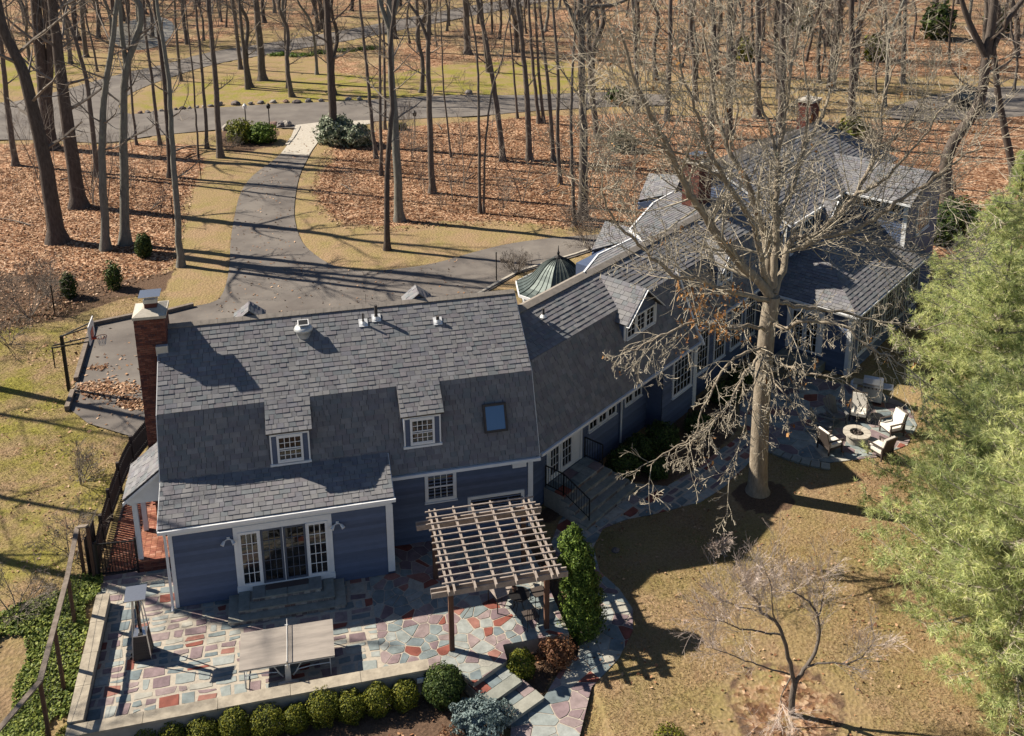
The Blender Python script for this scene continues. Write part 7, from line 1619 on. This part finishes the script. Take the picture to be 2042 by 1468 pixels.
# ------------------------------------------------------------------ white pines on the right
def tufts(P, D, size, nn, g):
    """bunches of long soft needles at points P pointing along D"""
    n = len(P); d = D/np.linalg.norm(D, axis=1)[:, None]; r = g.normal(0, 1, (n, nn, 3)); v = d[:, None]*.75+r*.55; v /= np.linalg.norm(v, axis=2)[:, :, None]; v[:, :, 2] -= .12
    L = size*(.7+.6*g.random((n, nn, 1))); a = np.cross(v, g.normal(0, 1, (n, nn, 3))); a /= np.linalg.norm(a, axis=2)[:, :, None]+1e-9; w = .0075+.005*g.random((n, nn, 1))
    B = P[:, None]+v*.02; M_ = B+v*L*.55; T_ = B+v*L; T_[:, :, 2] -= L[:, :, 0]*.10
    V = np.stack([B-a*w, T_, B+a*w], 2); b = MB(); b.quads(V.reshape(-1, 3), np.arange(n*nn*3).reshape(-1, 3)); return b
def pine(x, y, H, R0, label, seed, zlow=1.0, dens=1.0, lean=(0, 0)):
    g = np.random.default_rng(seed); z0 = gz(x, y); t = thing('white_pine', (x, y, z0), label, 'pine tree'); b = MB(); b.tube([(x, y, z0-.1), (x+lean[0]*.5, y+lean[1]*.5, z0+H*.5), (x+lean[0], y+lean[1], z0+H)], [.26, .15, .02], 10); part('trunk', b, MT['bark'], t)
    wood = MB(); P = []; D = []
    z = zlow; k = 0
    while z < H-.2:
        f = (z-zlow)/(H-zlow); m = 6
        R = R0*(1-f)**.75*(.55+.45*min(1, f*4+.35))
        for j in range(m):
            a = k*.7+j*2*math.pi/m+g.normal(0, .15); L = R*g.uniform(.75, 1.15)
            if L < .25: L = .25
            n = max(4, int(L/.28)); p = np.array([x+lean[0]*z/H, y+lean[1]*z/H, z0+z]); pts = [p]; el = .12+.5*f
            for i in range(n):
                dd = np.array([math.cos(a), math.sin(a), el+.35*(i/n)**2-.25*(1-f)*(1-i/n)]); dd /= np.linalg.norm(dd); a += g.normal(0, .05); p = p+dd*L/n; pts.append(p)
            wood.tube(pts, np.linspace(.012*L+.012, .008, n+1), 5, cap=False)
            for i in range(max(1, int(n*.25)), n+1):
                q = pts[i]; dd = pts[i]-pts[i-1]; dd /= np.linalg.norm(dd); side = np.cross(dd, (0, 0, 1)); side /= np.linalg.norm(side)+1e-9
                ml = .95*L*.36*(1-.65*i/n)+.18
                for s in (-1, 1):
                    for rep in range(2):
                        if g.random() < .38: continue
                        e = dd*.65+side*s*g.uniform(.6, 1.1)+np.array([0, 0, .15+g.normal(0, .22)]); e /= np.linalg.norm(e); l2 = ml*g.uniform(.6, 1.2); c = max(2, int(l2/.17)); st = q-dd*g.random()*.25
                        wood.tube([st, st+e*l2*.5, st+e*l2+[0, 0, .04]], [.008, .006, .004], 3, cap=False)
                        for h in range(1, c+1):
                            if g.random() > dens: continue
                            P.append(st+e*l2*h/c+g.normal(0, .06, 3)); D.append(e+np.array([0, 0, .35])+g.normal(0, .3, 3))
            P.append(pts[-1]); D.append(dd)
        z += .52*g.uniform(.85, 1.15); k += 1
    P = np.array(P); D = np.array(D); s = proj_many(P); keep = (s[:, 0] < 2160) & (s[:, 1] > -60) & (s[:, 1] < 1600)
    n_near = keep.sum(); print('pine tufts', len(P), n_near)
    if n_near: part('needles', tufts(P[keep], D[keep], .23, 19, g), MT['needle'], t)
    if (~keep).sum(): part('needles', tufts(P[~keep][::3], D[~keep][::3], .3, 5, g), MT['needle'], t)
    part('branch', wood, MT['oaktwig'], t)
def proj_many(P):
    v = P-CAM; z = v@fw; return np.stack([CX+F_*(v@R2)/z, CY+F_*(v@D2)/z], 1)
pine(24.9, -8.4, 10.0, 5.2, 'great soft needled white pine filling the lower right corner', 1, zlow=1.0, dens=.9)
pine(27.3, -4.2, 7.8, 4.9, 'broad white pine between the lawn and the fire pit patio', 5, zlow=1.2)
pine(31.9, 2.6, 9.0, 4.6, 'large white pine beside the side patio at the right edge', 2, zlow=1.6)
pine(37.0, 9.5, 8.3, 3.9, 'white pine behind the end of the low hip roofed wing', 3)
pine(40.5, 12.5, 9.4, 1.7, 'slender young white pine with its tip above all the others', 4, dens=.8)

# fallen branches and logs on the woodland floor
for i, (px, py, L, a) in enumerate(((120, 360, 2.5, .3), (300, 420, 1.8, 1.2), (60, 450, 3.0, 2.5), (820, 300, 2.4, .2), (1050, 360, 2.8, 2.8), (930, 360, 1.8, 1.0), (1230, 330, 3.2, .1), (1080, 390, 2.2, .6), (700, 380, 1.6, 2.0), (1350, 300, 2.6, .9), (250, 340, 1.9, 2.2), (880, 240+20, 2.2, 1.6))):
    q = at(px, py); g2 = np.random.default_rng(i); b = MB(); d = np.array([math.cos(a), math.sin(a), .02]); b.tube([q+[0, 0, .06], q+d*L*.5+[0, 0, .12], q+d*L+[0, 0, .08]], [.05, .04, .02], 6)
    for k in range(5): branch(b, g2, q+d*L*(.2+.15*k)+[0, 0, .09], np.array([g2.normal(), g2.normal(), .4]), .9, .02, 0, (3, 3), .05, .3, (3, 0), .5, rmin=.008)
    solo('fallen_branch', b, MT['twig'], tuple(q*[1, 1, 0]), 'broken branch lying in the brown leaves of the wood', 'branch', 'fallen branches in the wood')

# ------------------------------------------------------------------ say which one: labels for the repeats, by the strip of ground they stand on
def ordinal(n):
    W = ['', 'first', 'second', 'third', 'fourth', 'fifth', 'sixth', 'seventh', 'eighth', 'ninth', 'tenth', 'eleventh', 'twelfth']
    return W[n] if n < len(W) else str(n)+{1: 'st', 2: 'nd', 3: 'rd'}.get(n % 10 if n % 100 not in (11, 12, 13) else 0, 'th')
def relabel(objs, what, strips):
    for lo, hi, x0, x1, place in strips:
        S_ = []
        for o in objs:
            s = proj(np.array(o.location)); 
            if lo <= s[1] < hi and x0 <= s[0] < x1: S_.append((s[0], o))
        S_.sort(key=lambda t: t[0])
        for i, (x, o) in enumerate(S_): o['label'] = what(o)+', '+ordinal(i+1)+' from the left '+place
def tone(o):
    t = [c for c in o.children if c.name.startswith('trunk')]; n = t[0].data.materials[0].name if t else ''
    return {'forest_bark': 'brown', 'dark_bark': 'dark', 'grey_green_bark': 'grey'}.get(n, 'brown')
far_ = [o for o, u in FARTREES]
relabel(far_, lambda o: 'bare '+tone(o)+' tree', [(150, 400, -200, 1150, 'near the crossing road'), (150, 400, 1150, 2300, 'behind the oak crown'), (110, 150, -200, 1150, 'just beyond the second road'), (110, 150, 1150, 2300, 'above the rear roofs'),
    (70, 110, -200, 1021, 'in the far wood'), (70, 110, 1021, 2300, 'high behind the rear roofs'), (35, 70, -200, 1021, 'in the back row'), (35, 70, 1021, 2300, 'in the back row, right half'), (-20, 35, -200, 1021, 'at the top edge'), (-20, 35, 1021, 2300, 'at the top edge, right half')])
relabel(SAPS, lambda o: 'thin leafless sapling', [(0, 60, -99, 1021, 'at the top edge'), (0, 60, 1021, 2042, 'at the top edge, right half'), (60, 130, 0, 1021, 'in the far wood'), (60, 130, 1021, 2300, 'in the far wood, right half'), (130, 290, 0, 1021, 'behind the leafy island'), (130, 290, 1021, 1400, 'behind the rear gables'), (130, 290, 1400, 2042, 'behind the tallest roof'),
    (290, 600, 0, 400, 'in the leafy wood at the left'), (290, 600, 400, 1300, 'on the leafy island'), (290, 600, 1300, 2300, 'behind the right wing')])
relabel([o for o in C.objects if o.get('group') == 'boulders edging the far side of the road'], lambda o: 'rough grey boulder', [(0, 400, 0, 2042, 'in the row along the road')])
relabel([o for o in C.objects if o.get('group') == 'fallen branches in the wood'], lambda o: 'broken branch on the leaves', [(0, 400+400, 0, 600, 'in the left wood'), (0, 800, 600, 2042, 'on and behind the leafy island')])
